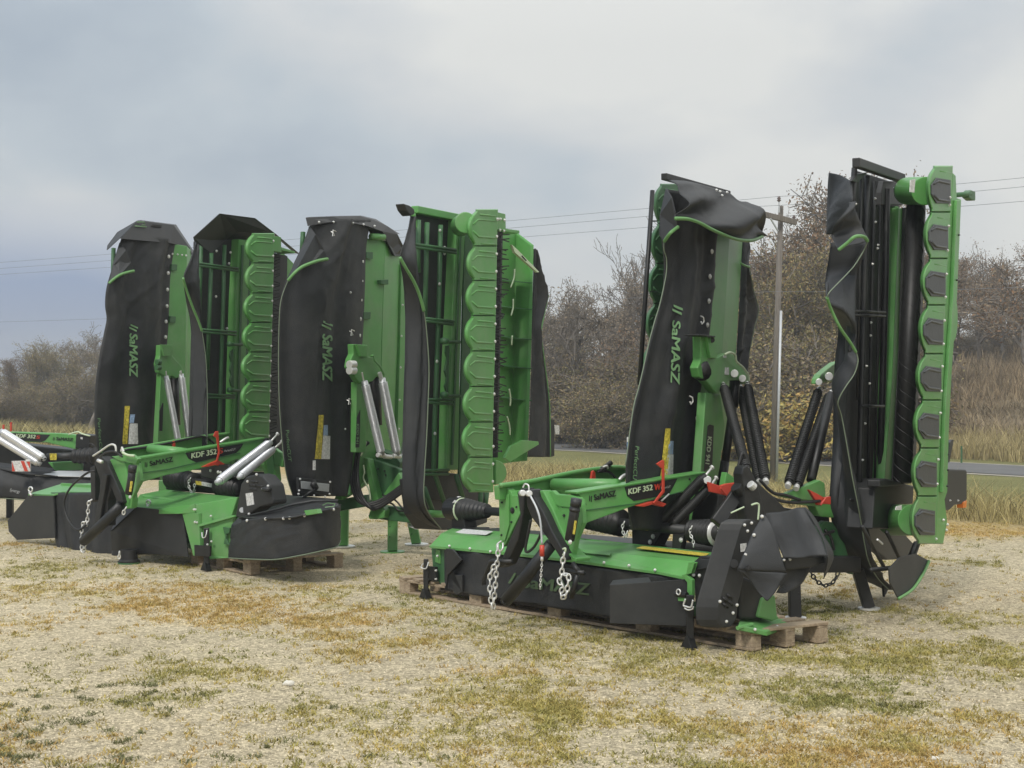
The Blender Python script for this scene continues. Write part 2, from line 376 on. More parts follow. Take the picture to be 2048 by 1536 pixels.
# ------------------------------------------------------------------ terrain
def sstep(a, b, x): t = np.clip((x - a) / (b - a), 0, 1); return t * t * (3 - 2 * t)
BD = np.array([-.63, .776]); BN = np.array([.776, .63]); BP = np.array([6., 18.6])       # edge of the yard
RD = np.array([-.59, .807]); RN = np.array([.807, .59]); RP = np.array([14.2, 43.5])     # road centre line
def yard(x, y): return (x - BP[0]) * BN[0] + (y - BP[1]) * BN[1]
def roadd(x, y): return (x - RP[0]) * RN[0] + (y - RP[1]) * RN[1]
_tab = rng.random((256, 256))
def vnoise(x, y):
    xi = np.floor(x).astype(int); yi = np.floor(y).astype(int); fx = x - xi; fy = y - yi; fx = fx * fx * (3 - 2 * fx); fy = fy * fy * (3 - 2 * fy)
    g = lambda a, b: _tab[a % 256, b % 256]
    return (g(xi, yi) * (1 - fx) + g(xi + 1, yi) * fx) * (1 - fy) + (g(xi, yi + 1) * (1 - fx) + g(xi + 1, yi + 1) * fx) * fy
def fbm(x, y, o=4):
    s = 0; a = .5; t = 0
    for k in range(o): s = s + a * vnoise(x * 2 ** k + 17 * k, y * 2 ** k + 9 * k); t += a; a *= .55
    return s / t
def height(x, y):
    x = np.asarray(x, float); y = np.asarray(y, float)
    s = yard(x, y); r = roadd(x, y) - 3.2
    z = -.75 * sstep(.5, 9, s)
    k = .035 + .085 * sstep(1, 10, x) ; rr = np.maximum(r, 0)
    z = z + k * rr * sstep(0, 12, rr) * np.where(rr > 45, 45 / np.maximum(rr, 1), 1) + .25 * sstep(2, 0, np.abs(r - 1.5)) * 0
    z = z + (fbm(x * .5, y * .5, 3) - .5) * .35 * sstep(3, 10, s) * sstep(3.4, 6, np.abs(roadd(x, y))) + (fbm(x * .8, y * .8, 3) - .5) * .03
    return z
def hz(x, y): return float(height(x, y))
# (px, py, half width px, half height px, greenness -1 dry .. 1 green, density)
PATCH = [(430, 1205, 230, 34, -1, .95), (560, 1235, 240, 28, -.95, .85), (1090, 1400, 260, 40, -.35, .75), (700, 1300, 170, 30, -.7, .6), (120, 1135, 120, 16, .3, .6), (900, 1180, 180, 20, .6, .85), (720, 1180, 90, 16, .3, .7), (500, 1170, 60, 7, .5, .8),
 (1100, 1270, 330, 32, .15, .7), (930, 1260, 120, 14, .6, .6), (1330, 1330, 200, 26, -.1, .6), (1730, 1310, 330, 30, .15, .8), (1690, 1390, 150, 26, .8, .85), (1640, 1215, 90, 20, .9, .8), (1900, 1240, 160, 16, .4, .7), (1950, 1330, 120, 26, .2, .8),
 (1180, 1440, 260, 46, .05, .85), (1010, 1370, 150, 30, .3, .6), (1520, 1450, 240, 34, -.5, .7), (1750, 1480, 260, 36, -.25, .7), (300, 1385, 70, 12, .6, .45), (1950, 1440, 120, 30, -.3, .6), (960, 1490, 200, 28, -.5, .4), (1600, 1370, 100, 16, .1, .6), (720, 1435, 60, 9, .2, .4),
 (1980, 1065, 120, 16, -1, .97), (1500, 1120, 200, 20, .4, .5), (350, 1135, 180, 10, -.2, .35), (1270, 1310, 90, 14, .5, .7), (60, 1200, 160, 18, -.3, .5), (900, 1010, 300, 20, -.3, .3), (200, 1530, 60, 8, .7, .5)]
def cover(x, y):
    """grass cover 0..1 and greenness of the yard, soft irregular patches"""
    n1 = fbm(x * 1.1 + 3, y * 1.1, 4); n2 = fbm(x * 4.2, y * 4.2 + 7, 4); n3 = fbm(x * .55 + 40, y * .55, 3)
    dx = (fbm(x * 1.7 + 90, y * 1.7, 3) - .5); dy = (fbm(x * 1.7, y * 1.7 + 60, 3) - .5)
    cov = .07 + sstep(.5, .74, n1) * .5; gr = (n3 - .5) * 3 + (n2 - .5) * 1.2; wsum = np.ones_like(cov) * .15; g = gr * .15
    for px, py, hw, hh, gg, de in PATCH:
        d0 = EYE * F_ / (py - 768); cx = (px - 1024) / F_ * d0; rx = hw / F_ * d0; ry = abs(EYE * F_ / (py - hh - 768) - EYE * F_ / (py + hh - 768)) / 2
        q = np.sqrt(((x - cx + dx * 1.3) / rx) ** 2 + ((y - d0 + dy * 1.6) / ry) ** 2); k = sstep(1.5, .25, q)
        cov = np.maximum(cov, k * de); g = g + gg * k; wsum = wsum + k
    g = g / wsum; cov = cov * (.45 + .55 * sstep(.38, .62, n2)) * (.6 + .55 * sstep(.3, .6, fbm(x * 11, y * 11, 2)))
    return np.clip(cov, 0, 1), np.clip(g + (n2 - .5) * .9, -1, 1)
C_GRAV = np.array([.53, .455, .315]); C_DRY = np.array([.52, .36, .135]); C_YEL = np.array([.43, .365, .12]); C_GRN = np.array([.23, .235, .08])
def gcol(g):
    g = np.asarray(g)[:, None]; a = np.clip((g + 1) / 1.0, 0, 1); b = np.clip(g, 0, 1)
    return (C_DRY * (1 - a) + C_YEL * a) * (1 - b) + C_GRN * b
def mesh_np(name, v, f, col=None, m=None, parent=None, smooth=False):
    me = bpy.data.meshes.new(name); v = np.asarray(v, np.float32); f = np.asarray(f, np.int32); k = f.shape[1]
    me.vertices.add(len(v)); me.vertices.foreach_set('co', v.ravel()); me.loops.add(f.size); me.loops.foreach_set('vertex_index', f.ravel())
    me.polygons.add(len(f)); me.polygons.foreach_set('loop_start', np.arange(0, f.size, k, dtype=np.int32)); me.polygons.foreach_set('loop_total', np.full(len(f), k, np.int32))
    if smooth: me.polygons.foreach_set('use_smooth', np.ones(len(f), bool))
    me.update(calc_edges=True)
    if col is not None:
        a = me.color_attributes.new('Col', 'FLOAT_COLOR', 'POINT'); c = np.ones((len(v), 4), np.float32); c[:, :3] = col; a.data.foreach_set('color', c.ravel())
    if m: me.materials.append(M[m])
    o = bpy.data.objects.new(name, me); COL.objects.link(o)
    if parent: o.parent = parent
    return o
# ground: one sheet, finer where the yard is
xs = np.concatenate([np.linspace(-400, -14, 60), np.arange(-13.9, 8, .075), np.linspace(8.1, 30, 110), np.linspace(30.5, 400, 60)])
ys_ = np.concatenate([np.linspace(-30, 4.4, 12), np.arange(4.5, 15, .075), np.arange(15.05, 24, .12), np.linspace(24.3, 130, 230), np.linspace(132, 700, 50)])
gx, gy = np.meshgrid(xs, ys_); fx, fy = gx.ravel(), gy.ravel()
gz = height(fx, fy); cov, gre = cover(fx, fy); s_ = yard(fx, fy); r_ = roadd(fx, fy)
base = C_GRAV * (.80 + .36 * fbm(fx * .35, fy * .35, 3)[:, None]) * (.86 + .28 * fbm(fx * 1.6 + 5, fy * .9, 4)[:, None]); gc = gcol(gre)
colr = base * (1 - cov[:, None] * .8) + gc * cov[:, None] * .8
# beyond the yard: rough dry grass, mown verge, brown hill grass
nb = fbm(fx * .5, fy * .5, 4)[:, None]; tall = np.array([.33, .27, .13]) * (.7 + .6 * nb); verge = np.array([.20, .195, .075]) * (.75 + .5 * nb); hill = np.array([.25, .20, .13]) * (.7 + .6 * nb); stub = np.array([.34, .25, .155]) * (.8 + .4 * nb)
far = tall * sstep(7, 4, s_)[:, None] + verge * sstep(4, 7, s_)[:, None]; kf = sstep(4.5, 7, r_)[:, None]; kl = sstep(9, 1, fx)[:, None]
far = far * (1 - kf) + (hill * (1 - kl) + stub * kl) * kf
k = sstep(-.3, .6, s_ + (fbm(fx * 2, fy * 2, 3) - .5) * 1.4)[:, None]
shoulder = sstep(-2.2, -.5, s_ + (fbm(fx, fy, 3) - .5) * 2)[:, None] * .8
colr = colr * (1 - shoulder) + np.array([.43, .31, .13]) * shoulder; colr = colr * (1 - k) + far * k
nx, ny = len(xs), len(ys_); ii = (np.arange(ny - 1)[:, None] * nx + np.arange(nx - 1)[None]).ravel(); faces = np.stack([ii, ii + 1, ii + nx + 1, ii + nx], 1)
gm = bpy.data.materials.new('ground'); gm.use_nodes = True; t = gm.node_tree; b = t.nodes['Principled BSDF']; b.inputs['Roughness'].default_value = .92; b.inputs['Specular IOR Level'].default_value = .15
o_ = N(t, 'ShaderNodeTexCoord'); a_ = N(t, 'ShaderNodeVertexColor', layer_name='Col')
vo = N(t, 'ShaderNodeTexVoronoi'); vo.inputs['Scale'].default_value = 60; t.links.new(o_.outputs['Object'], vo.inputs['Vector'])
vo2 = N(t, 'ShaderNodeTexVoronoi'); vo2.inputs['Scale'].default_value = 26; t.links.new(o_.outputs['Object'], vo2.inputs['Vector'])
n1 = N(t, 'ShaderNodeTexNoise'); n1.inputs['Scale'].default_value = 9; n1.inputs['Detail'].default_value = 10; n1.inputs['Roughness'].default_value = .8; t.links.new(o_.outputs['Object'], n1.inputs['Vector'])
sx = N(t, 'ShaderNodeSeparateXYZ'); t.links.new(vo.outputs['Color'], sx.inputs[0]); sy = N(t, 'ShaderNodeSeparateXYZ'); t.links.new(vo2.outputs['Color'], sy.inputs[0])
v1 = mth(t, 'ADD', .60, mth(t, 'MULTIPLY', sx.outputs[0], .62)); v1 = mth(t, 'MULTIPLY', v1, mth(t, 'ADD', .82, mth(t, 'MULTIPLY', sy.outputs[1], .32)))
v1 = mth(t, 'MULTIPLY', v1, mth(t, 'SUBTRACT', 1.06, mth(t, 'MULTIPLY', vo.outputs['Distance'], .45))); v1 = mth(t, 'MULTIPLY', v1, mth(t, 'ADD', .50, mth(t, 'MULTIPLY', n1.outputs[0], 1.05)))
sc_ = N(t, 'ShaderNodeVectorMath', operation='SCALE'); t.links.new(a_.outputs[0], sc_.inputs[0]); t.links.new(mth(t, 'MULTIPLY', v1, 1.12), sc_.inputs[3]); t.links.new(sc_.outputs[0], b.inputs['Base Color'])
bp = N(t, 'ShaderNodeBump'); bp.inputs['Strength'].default_value = .8; bp.inputs['Distance'].default_value = .012
t.links.new(mth(t, 'SUBTRACT', n1.outputs[0], mth(t, 'MULTIPLY', vo.outputs['Distance'], .8)), bp.inputs['Height']); t.links.new(bp.outputs[0], b.inputs['Normal']); M['ground'] = gm
g_ = mesh_np('ground', np.stack([fx, fy, gz], 1), faces, np.clip(colr, 0, 1), 'ground', smooth=True); tag(g_, 'pale gravel yard with patches of dry grass, running out to fields', 'ground', kind='structure')
# road beyond the ditch
mat('asphalt', (.15, .15, .15), 1., var=.15, vscale=.8, bump=.2, bscale=30, spec=.05); mat('gravel_shoulder', (.36, .33, .27), .9, var=.25, vscale=4, bump=.4, bscale=30)
rv = []; rf = []; sv = []; nseg = 150
for i in range(nseg + 1):
    tt = -60 + 300 * i / nseg
    for wd, lst, up in ((2.1, rv, .06), (2.5, sv, .045)):
        for sgn in (-1, 1):
            p = RP + RD * tt + RN * wd * sgn; lst.append((p[0], p[1], hz(p[0], p[1]) + up - .03))
    if i: q = 2 * i; rf.append((q - 2, q - 1, q + 1, q))
tag(mesh_np('road', rv, rf, None, 'asphalt'), 'grey asphalt country road behind the yard', 'road', kind='structure')
tag(mesh_np('road_shoulder', sv, rf, None, 'gravel_shoulder'), 'narrow gravel edge of the country road', 'road', kind='structure')
# ------------------------------------------------------------------ blades of grass
def blades(name, px, py, hgt, wid, colr, lean=.35, label=None, zoff=0.):
    n = len(px); z = height(px, py) + zoff; ang = rng.random(n) * 6.283; la = rng.random(n) * 6.283; ll = hgt * lean * (.3 + rng.random(n))
    wx, wy = np.cos(ang) * wid / 2, np.sin(ang) * wid / 2; lx, ly = np.cos(la) * ll, np.sin(la) * ll
    v = np.zeros((n, 5, 3)); v[:, 0] = np.stack([px - wx, py - wy, z - .005], 1); v[:, 1] = np.stack([px + wx, py + wy, z - .005], 1)
    v[:, 2] = np.stack([px + wx * .8 + lx * .3, py + wy * .8 + ly * .3, z + hgt * .55], 1); v[:, 3] = np.stack([px - wx * .8 + lx * .3, py - wy * .8 + ly * .3, z + hgt * .55], 1); v[:, 4] = np.stack([px + lx, py + ly, z + hgt], 1)
    i = np.arange(n)[:, None] * 5; q = i + np.array([[0, 1, 2]]); q2 = i + np.array([[0, 2, 3]]); q3 = i + np.array([[3, 2, 4]])
    f = np.concatenate([q, q2, q3]); c = np.repeat(colr, 5, 0)
    o = mesh_np(name, v.reshape(-1, 3), f, np.clip(c, 0, 1), 'blades'); tag(o, label, 'grass', kind='stuff'); return o
def samp(n, x0, x1, y0, y1): return x0 + rng.random(n) * (x1 - x0), y0 + rng.random(n) * (y1 - y0)
# short turf in the yard (density falls with distance)
d_ = 6.6 + 13 * rng.random(90000) ** 1.4; a_x = (rng.random(90000) - .5) * .82; X, Y = a_x * d_, d_; c_, g2 = cover(X, Y); k = rng.random(len(X)) < c_ * .75; X, Y, g2 = X[k][:17000], Y[k][:17000], g2[k][:17000]
nb_ = 12; sg = np.repeat(.012 + .03 * rng.random(len(X)) ** 2, nb_); X = np.repeat(X, nb_) + rng.normal(0, 1, len(sg)) * sg; Y = np.repeat(Y, nb_) + rng.normal(0, 1, len(sg)) * sg * 1.5; g2 = np.repeat(g2 + rng.normal(0, .2, len(g2)), nb_)
cc = gcol(np.clip(g2 + rng.normal(0, .1, len(g2)), -1, 1)) * (.6 + .7 * rng.random(len(g2)))[:, None]
blades('yard_grass', X, Y, .006 + .020 * rng.random(len(X)) ** 1.5, .006 + .004 * rng.random(len(X)), cc, 1.6, 'short patchy grass, green and straw coloured, growing through the gravel')
# darker weeds, lower left
wx_ = []; wy_ = []; 
for px, py, n in [(40, 1385, 1), (150, 1380, 1), (210, 1372, 2), (60, 1395, 1), (300, 1372, 3), (320, 1380, 2), (10, 1412, 1), (95, 1412, 1), (45, 1425, 1), (170, 1410, 1), (225, 1412, 1), (310, 1405, 1), (340, 1415, 1), (135, 1445, 1), (180, 1438, 2), (170, 1450, 1), (30, 1450, 2), (245, 1458, 1), (290, 1458, 1), (70, 1462, 1), (105, 1458, 1), (20, 1480, 2), (75, 1478, 1), (255, 1475, 2), (10, 1498, 3), (75, 1494, 1), (110, 1495, 1), (60, 1510, 1), (450, 1522, 2), (370, 1530, 1), (490, 1518, 1), (240, 1528, 3), (150, 1530, 2), (25, 1530, 3), (330, 1430, 1), (560, 1488, 1), (265, 1403, 1), (150, 1395, 1), (400, 1395, 1), (520, 1490, 1), (1170, 1520, 1), (740, 1512, 1), (1740, 1405, 2), (900, 1520, 1), (650, 1420, 1)]:
    d0 = EYE * F_ / (py - 768); 
    for q in range(n): wx_.append((px - 1024) / F_ * d0 + random.gauss(0, .03)); wy_.append(d0 + random.gauss(0, .08))
wx_ = np.array(wx_); wy_ = np.array(wy_); n = 34; sg = np.repeat(.008 + .026 * rng.random(len(wx_)) ** 1.5, n); X = np.repeat(wx_, n) + rng.normal(0, 1, len(wx_) * n) * sg; Y = np.repeat(wy_, n) + rng.normal(0, 1, len(wx_) * n) * sg * 1.3
blades('weeds', X, Y, .008 + .016 * rng.random(len(X)), .008 * np.ones(len(X)), np.array([[.20, .20, .10]]) * (.6 + .8 * rng.random(len(X)))[:, None], 1.6, 'dark little weeds dotted over the gravel in the foreground')
# tall dry grass along the edge of the yard
def band(n, s0, s1, t0, t1):
    s = s0 + rng.random(n) * (s1 - s0); t = t0 + rng.random(n) * (t1 - t0); return BP[0] + BN[0] * s + BD[0] * t, BP[1] + BN[1] * s + BD[1] * t
X, Y = band(130000, .1, 7, -3, 30); k = rng.random(len(X)) < sstep(.3, .55, fbm(X * .7, Y * .7, 3)) * .8 + .2; k &= ~((X > 4.5) & (yard(X, Y) > 3)); X, Y = X[k], Y[k]
tcol = (np.array([[.50, .42, .22]]) * rng.random((len(X), 1)) + np.array([[.28, .24, .10]]) * rng.random((len(X), 1))); 
blades('tall_grass', X, Y, (.10 + .50 * rng.random(len(X)) ** 2) * (.15 + 1.25 * fbm(X * .9, Y * .9, 3)), .006 + .007 * rng.random(len(X)), tcol, .95, 'tall straw coloured grass along the edge of the gravel yard')
X, Y = band(60000, .5, 9, 28, 90); tcol = (np.array([[.44, .37, .20]]) * rng.random((len(X), 1)) + np.array([[.25, .23, .10]]) * rng.random((len(X), 1)))
blades('far_tall_grass', X, Y, .15 + .6 * rng.random(len(X)) ** 2, .02 + .02 * rng.random(len(X)), tcol, .9, 'tall straw coloured grass further off, behind the left machines')
def rband(n, s0, s1, t0, t1):
    s = s0 + rng.random(n) * (s1 - s0); t = t0 + rng.random(n) * (t1 - t0); return RP[0] + RN[0] * s + RD[0] * t, RP[1] + RN[1] * s + RD[1] * t
X, Y = rband(50000, 4.2, 9, -12, 70); blades('roadside_grass', X, Y, .3 + .6 * rng.random(len(X)), .02 + .02 * rng.random(len(X)), np.array([[.42, .35, .18]]) * (.5 + rng.random(len(X)))[:, None], .5, 'pale grass along the far side of the road')
X, Y = rband(110000, 7, 50, -25, 25); blades('hill_grass', X, Y, .12 + .45 * rng.random(len(X)) ** 2, .02 + .035 * rng.random(len(X)), (np.array([[.30, .24, .155]]) * (.5 + .9 * rng.random(len(X)))[:, None]) * (.6 + .8 * fbm(X * .4, Y * .4, 3))[:, None], 1.1, 'brown dead grass covering the hillside on the right')
X, Y = rband(50000, 6, 45, 12, 90); blades('field_growth', X, Y, .3 + .9 * rng.random(len(X)) ** 2, .03 + .04 * rng.random(len(X)), (np.array([[.30, .23, .145]]) * (.45 + rng.random(len(X)))[:, None]), .5, 'rusty brown stalks standing in the field beyond the road')
# loose stones
n = 120000; d_ = 6.7 + 9 * rng.random(n) ** 1.3; X = (rng.random(n) - .5) * .8 * d_; Y = d_; c_, _g = cover(X, Y); k = rng.random(n) > c_ * .9; X, Y = X[k], Y[k]; n = len(X)
s = .003 + .007 * rng.random(n) ** 2.5; Z = height(X, Y); an = rng.random(n) * 6.28
v = np.zeros((n, 5, 3)); 
for q in range(4): v[:, q] = np.stack([X + np.cos(an + q * 1.57) * s * (.7 + .6 * rng.random(n)), Y + np.sin(an + q * 1.57) * s * (.7 + .6 * rng.random(n)), Z - .002], 1)
v[:, 4] = np.stack([X, Y, Z + s * .75], 1); i = np.arange(n)[:, None] * 5; f = np.concatenate([i + np.array([[q, (q + 1) % 4, 4]]) for q in range(4)])
tag(mesh_np('gravel', v.reshape(-1, 3), f, np.repeat(np.array([[.56, .48, .34]]) * (.40 + .85 * rng.random(n))[:, None], 5, 0), 'pebbles'), 'loose pale gravel stones scattered over the yard', 'gravel', kind='stuff')
def stone(px, py, r, label):
    d0 = EYE * F_ / (py - 768); x = (px - 1024) / F_ * d0; mb = MB(); vs = []; K, J = 14, 7
    for j in range(J + 1):
        for k_ in range(K):
            a = 6.283 * k_ / K; e = math.pi * j / J; rr = r * (1 + .16 * math.sin(3 * a + 1) * math.sin(2 * e) + .1 * math.cos(5 * a + e)); vs.append((x + rr * math.sin(e) * math.cos(a), d0 + rr * .7 * math.sin(e) * math.sin(a), .5 * rr * math.cos(e) + r * .15))
    mb.add(vs, [(j * K + k_, j * K + (k_ + 1) % K, (j + 1) * K + (k_ + 1) % K, (j + 1) * K + k_) for j in range(J) for k_ in range(K)]); o = mb.build('stone', 'pale_stone', None, smooth=True); tag(o, label, 'stone')
mat('pale_stone', (.62, .59, .52), .8, var=.15, vscale=20, bump=.5, bscale=60)
stone(577, 1369, .035, 'large whitish stone lying alone on the gravel, left of centre foreground'); stone(1869, 1519, .022, 'small whitish stone on gravel in the lower right corner')
# ------------------------------------------------------------------ trees
mat('bark_grey', (.16, .14, .12), .9, var=.25, vscale=5, bump=.4, bscale=20)
def grow(seed, h, spread, up=.25, lv=5, kids=(5, 5, 4, 4, 3), nleaf=9000, lcol=((.20, .16, .09), (.13, .12, .07)), lsize=.08, bush=False, tr=.12, leafbot=.0, twig=.012):
    rd = random.Random(seed); segs = []; tips = []
    def br(p, d, ln, r, l):
        n = 4 if l < 2 else 3; q = Vector(p)
        pts = [q.copy()]
        for i in range(n):
            d = (d + Vector((rd.gauss(0, .16), rd.gauss(0, .16), rd.gauss(0, .1) + up * .25))).normalized(); q2 = q + d * ln / n
            segs.append((q.copy(), q2.copy(), r * (1 - i / n * .55), r * (1 - (i + 1) / n * .55), l)); q = q2; pts.append(q.copy())
        if l >= lv - 1: tips.append((pts, l)); 
        if l < lv:
            for k in range(kids[l]):
                f = rd.uniform(.25 if l else .3, 1); i = min(n - 1, int(f * n)); pp = pts[i].lerp(pts[i + 1], f * n - i)
                a = rd.uniform(0, 6.28); o = d.orthogonal().normalized(); o = o * math.cos(a) + d.cross(o) * math.sin(a); nd = (d * rd.uniform(.35, .9) + o * spread + Vector((0, 0, up * .3))).normalized()
                br(pp, nd, ln * rd.uniform(.45, .75), max(twig * .6, r * .5), l + 1)
    nst = 5 if bush else 1
    for s in range(nst):
        d = Vector((rd.gauss(0, .35 if bush else .06), rd.gauss(0, .35 if bush else .06), 1)).normalized()
        br(Vector((rd.gauss(0, .04) if bush else 0, rd.gauss(0, .04) if bush else 0, -.3)), d, h * (.34 if bush else .42), tr * (.45 if bush else 1), 0)
    def mesh_of(ss, name, m):
        v = []; f = []
        for a, b_, r0, r1, l in ss:
            k = 6 if l < 1 else (4 if l < 2 else 3); t_ = (b_ - a).normalized(); u = t_.orthogonal().normalized(); w_ = t_.cross(u); o = len(v)
            for p, r in ((a, r0), (b_, r1)):
                for q in range(k): an = 6.283 * q / k; v.append(tuple(p + (u * math.cos(an) + w_ * math.sin(an)) * r))
            for q in range(k): f.append((o + q, o + (q + 1) % k, o + k + (q + 1) % k, o + k + q))
        me = bpy.data.meshes.new(name); me.from_pydata(v, [], f); me.materials.append(M[m]); me.update(); return me
    trunk = mesh_of([s for s in segs if s[4] < 2], 'trunk', 'bark_grey'); 
    tw = [s for s in segs if s[4] >= 2]; v = []; f = []; c = []; mi = []
    for a, b_, r0, r1, l in tw:
        t_ = (b_ - a).normalized(); u = t_.orthogonal().normalized(); w_ = t_.cross(u); o = len(v); r0 = max(r0, twig); r1 = max(r1, twig * .7)
        for p, r in ((a, r0), (b_, r1)):
            for q in range(3): an = 2.094 * q; v.append(tuple(p + (u * math.cos(an) + w_ * math.sin(an)) * r)); c.append((.20, .175, .15))
        for q in range(3): f.append((o + q, o + (q + 1) % 3, o + 3 + (q + 1) % 3, o + 3 + q))
    for k in range(nleaf):
        pts, l = rd.choice(tips); p = pts[rd.randrange(len(pts) - 1)].lerp(pts[-1], rd.random()) + Vector((rd.gauss(0, .10), rd.gauss(0, .10), rd.gauss(0, .10)))
        if p.z < leafbot * h: continue
        a = Vector((rd.gauss(0, 1), rd.gauss(0, 1), rd.gauss(0, 1))).normalized() * lsize * rd.uniform(.5, 1.2); b_ = a.orthogonal().normalized() * a.length * .42; o = len(v)
        v += [tuple(p - a), tuple(p + b_), tuple(p + a), tuple(p - b_)]; f.append((o, o + 1, o + 2, o + 3)); cc = lcol[rd.randrange(len(lcol))]; j = rd.uniform(.6, 1.4); c += [tuple(x * j for x in cc)] * 4
    me = bpy.data.meshes.new('crown'); me.from_pydata(v, [], f); at = me.color_attributes.new('Col', 'FLOAT_COLOR', 'POINT'); at.data.foreach_set('color', np.concatenate([np.array(c, np.float32), np.ones((len(c), 1), np.float32)], 1).ravel()); me.materials.append(M['leaves']); me.update()
    return trunk, me
OL = ((.27, .23, .105), (.19, .175, .08), (.31, .225, .11)); GR = ((.20, .165, .12), (.25, .195, .13)); RB = ((.26, .155, .085), (.20, .14, .085)); YO = ((.48, .38, .11), (.36, .31, .12), (.44, .29, .10))
PROTO = {
 'bare': grow(3, 7.5, .85, lv=5, kids=(6, 5, 4, 4, 2), nleaf=1500, lcol=GR, lsize=.06, leafbot=.4),
 'grey': grow(11, 7, 1.0, lv=4, kids=(7, 6, 5, 5), nleaf=13000, lcol=GR, lsize=.045),
 'olive': grow(21, 7.5, 1.0, lv=4, kids=(8, 7, 6, 4), nleaf=34000, lcol=OL, lsize=.04),
 'rust': grow(31, 7.5, 1.0, lv=4, kids=(8, 7, 6, 4), nleaf=30000, lcol=RB + GR, lsize=.04),
 'bush': grow(41, 4.5, 1.1, lv=3, kids=(8, 7, 6), nleaf=32000, lcol=OL + GR, lsize=.04, bush=True),
 'ybush': grow(51, 3.2, 1.1, lv=3, kids=(7, 7, 5), nleaf=16000, lcol=YO, lsize=.055, bush=True),
 'tall': grow(61, 9.5, .62, up=.6, lv=5, kids=(8, 5, 4, 3, 2), nleaf=500, lcol=GR, lsize=.05, tr=.14),
}
def tree(px, d, top, kind, label, group='trees and bushes beyond the road', name='tree', sx=1.0, rz=None, catn='tree'):
    """tree seen at pixel column px, d metres away, whose top reaches pixel row top"""
    x = (px - 1024) / F_ * d; z = hz(x, d); h0 = max(v.co.z for v in PROTO[kind][1].vertices); s = (EYE + (768 - top) / F_ * d - z) / h0
    r = thing(name, (x, d, z), label, catn, group); r.rotation_euler.z = rz if rz is not None else px * .7; r.scale = (s * sx, s * sx, s)
    for nm, me in zip(('trunk', 'crown'), PROTO[kind]): o = bpy.data.objects.new(nm, me); COL.objects.link(o); o.parent = r
    return r
for a in [
 (25, 96, 700, 'rust', 'reddish brown tree at the far left edge of the photo'), (-60, 88, 690, 'olive', 'olive tree just left of the photo edge'), (118, 92, 655, 'olive', 'rounded olive brown tree left of the leftmost mower'), (170, 100, 668, 'grey', 'grey twiggy tree with bare twigs, partly behind the leftmost mower'),
 (178, 80, 640, 'bare', 'bare pale topped tree rising beside the leftmost mower cover'), (250, 90, 690, 'olive', 'olive tree hidden behind the leftmost mower'), (420, 95, 700, 'grey', 'grey tree hidden behind the second raised wing'), (620, 92, 700, 'olive', 'olive tree hidden behind the middle mower'), (860, 90, 690, 'grey', 'grey tree behind the middle mower'),
 (1140, 66, 545, 'grey', 'grey leafless tree right beside the middle mower\'s rear curtain'), (1195, 62, 560, 'bare', 'wide bare tree with a forked low trunk between the middle and right mowers'), (1245, 70, 575, 'grey', 'grey twiggy tree behind the forked bare tree'), (1305, 74, 425, 'tall', 'tallest thin bare tree, left of the right mower\'s scalloped edge'),
 (1080, 72, 600, 'olive', 'olive tree mostly hidden by the middle mower'), (1320, 64, 520, 'grey', 'grey tree behind the raised left wing of the right mower'),
 (1400, 62, 500, 'rust', 'rusty tree hidden behind the left wing of the right mower'), (1525, 60, 452, 'rust', 'brown leafed tree just left of the utility pole'), (1610, 56, 446, 'olive', 'dense olive brown tree just right of the utility pole'), (1560, 68, 470, 'olive', 'broad brown tree directly behind the utility pole'), (1680, 60, 455, 'grey', 'grey twiggy tree left of the right mower\'s loose curtain'),
 (1650, 66, 420, 'tall', 'thin bare tree poking above the thicket right of the pole'), (1780, 60, 330, 'rust', 'tree whose brown leaves peep over the top of the rightmost raised wing'), (1905, 70, 470, 'rust', 'dark reddish tree right against the rightmost mower'), (1960, 84, 500, 'grey', 'grey bare tree on the hilltop, right side'), (2010, 82, 520, 'bare', 'bare spreading tree on the hilltop near the right edge'), (2055, 78, 455, 'rust', 'rust tinged tall tree at the right edge of the photo'), (2140, 80, 470, 'grey', 'grey tree beyond the right edge')]:
    tree(*a)
for i, (px, d, top, kd) in enumerate([(15, 72, 775, 'bush'), (90, 84, 760, 'bush'), (160, 86, 735, 'bush'), (230, 84, 740, 'bush'), (1120, 64, 700, 'bush'), (1215, 58, 740, 'bush'), (1275, 62, 690, 'bush'), (1350, 60, 690, 'bush'), (1520, 52, 640, 'bush'), (1570, 60, 590, 'bush'), (1640, 52, 640, 'bush'), (1690, 58, 590, 'bush'), (1730, 56, 620, 'bush'), (1600, 49, 745, 'ybush'), (1650, 50, 790, 'ybush'), (1545, 50, 740, 'bush'), (1495, 51, 735, 'bush'), (1925, 88, 660, 'bush'), (1990, 90, 655, 'bush'), (2045, 90, 650, 'bush'), (1450, 56, 650, 'bush')]):
    tree(px, d, top, kd, ['dark low bush at the left edge, in front of the trees', 'olive undergrowth bush under the rounded olive tree', 'tall undergrowth bush beside the leftmost mower cover', 'undergrowth bush behind the leftmost mower', 'tangled bush behind the middle mower\'s rear curtain', 'tangled bush at the foot of the forked bare tree', 'tangled bush left of the right mower\'s front post', 'bush behind the right mower\'s lettered curtain', 'brown thicket bush left of the pole foot', 'tall brown thicket bush behind the pole', 'brown thicket bush right of the pole', 'tall thicket bush near the right mower\'s loose curtain', 'thicket bush behind the loose curtain', 'yellow leafed bush just right of the pole, between the black springs', 'low yellow leafed bush between the black springs, further right', 'olive brown scrub right behind the pole foot', 'olive brown scrub a little left of the pole foot', 'dark reddish bush on the slope beside the rightmost mower', 'grey bush on top of the brown hillside', 'dark bush on the hillside at the right edge', 'thicket bush behind the right mower\'s arm'][i], 'bushes beyond the road', 'bush', 1.25, catn='bush')
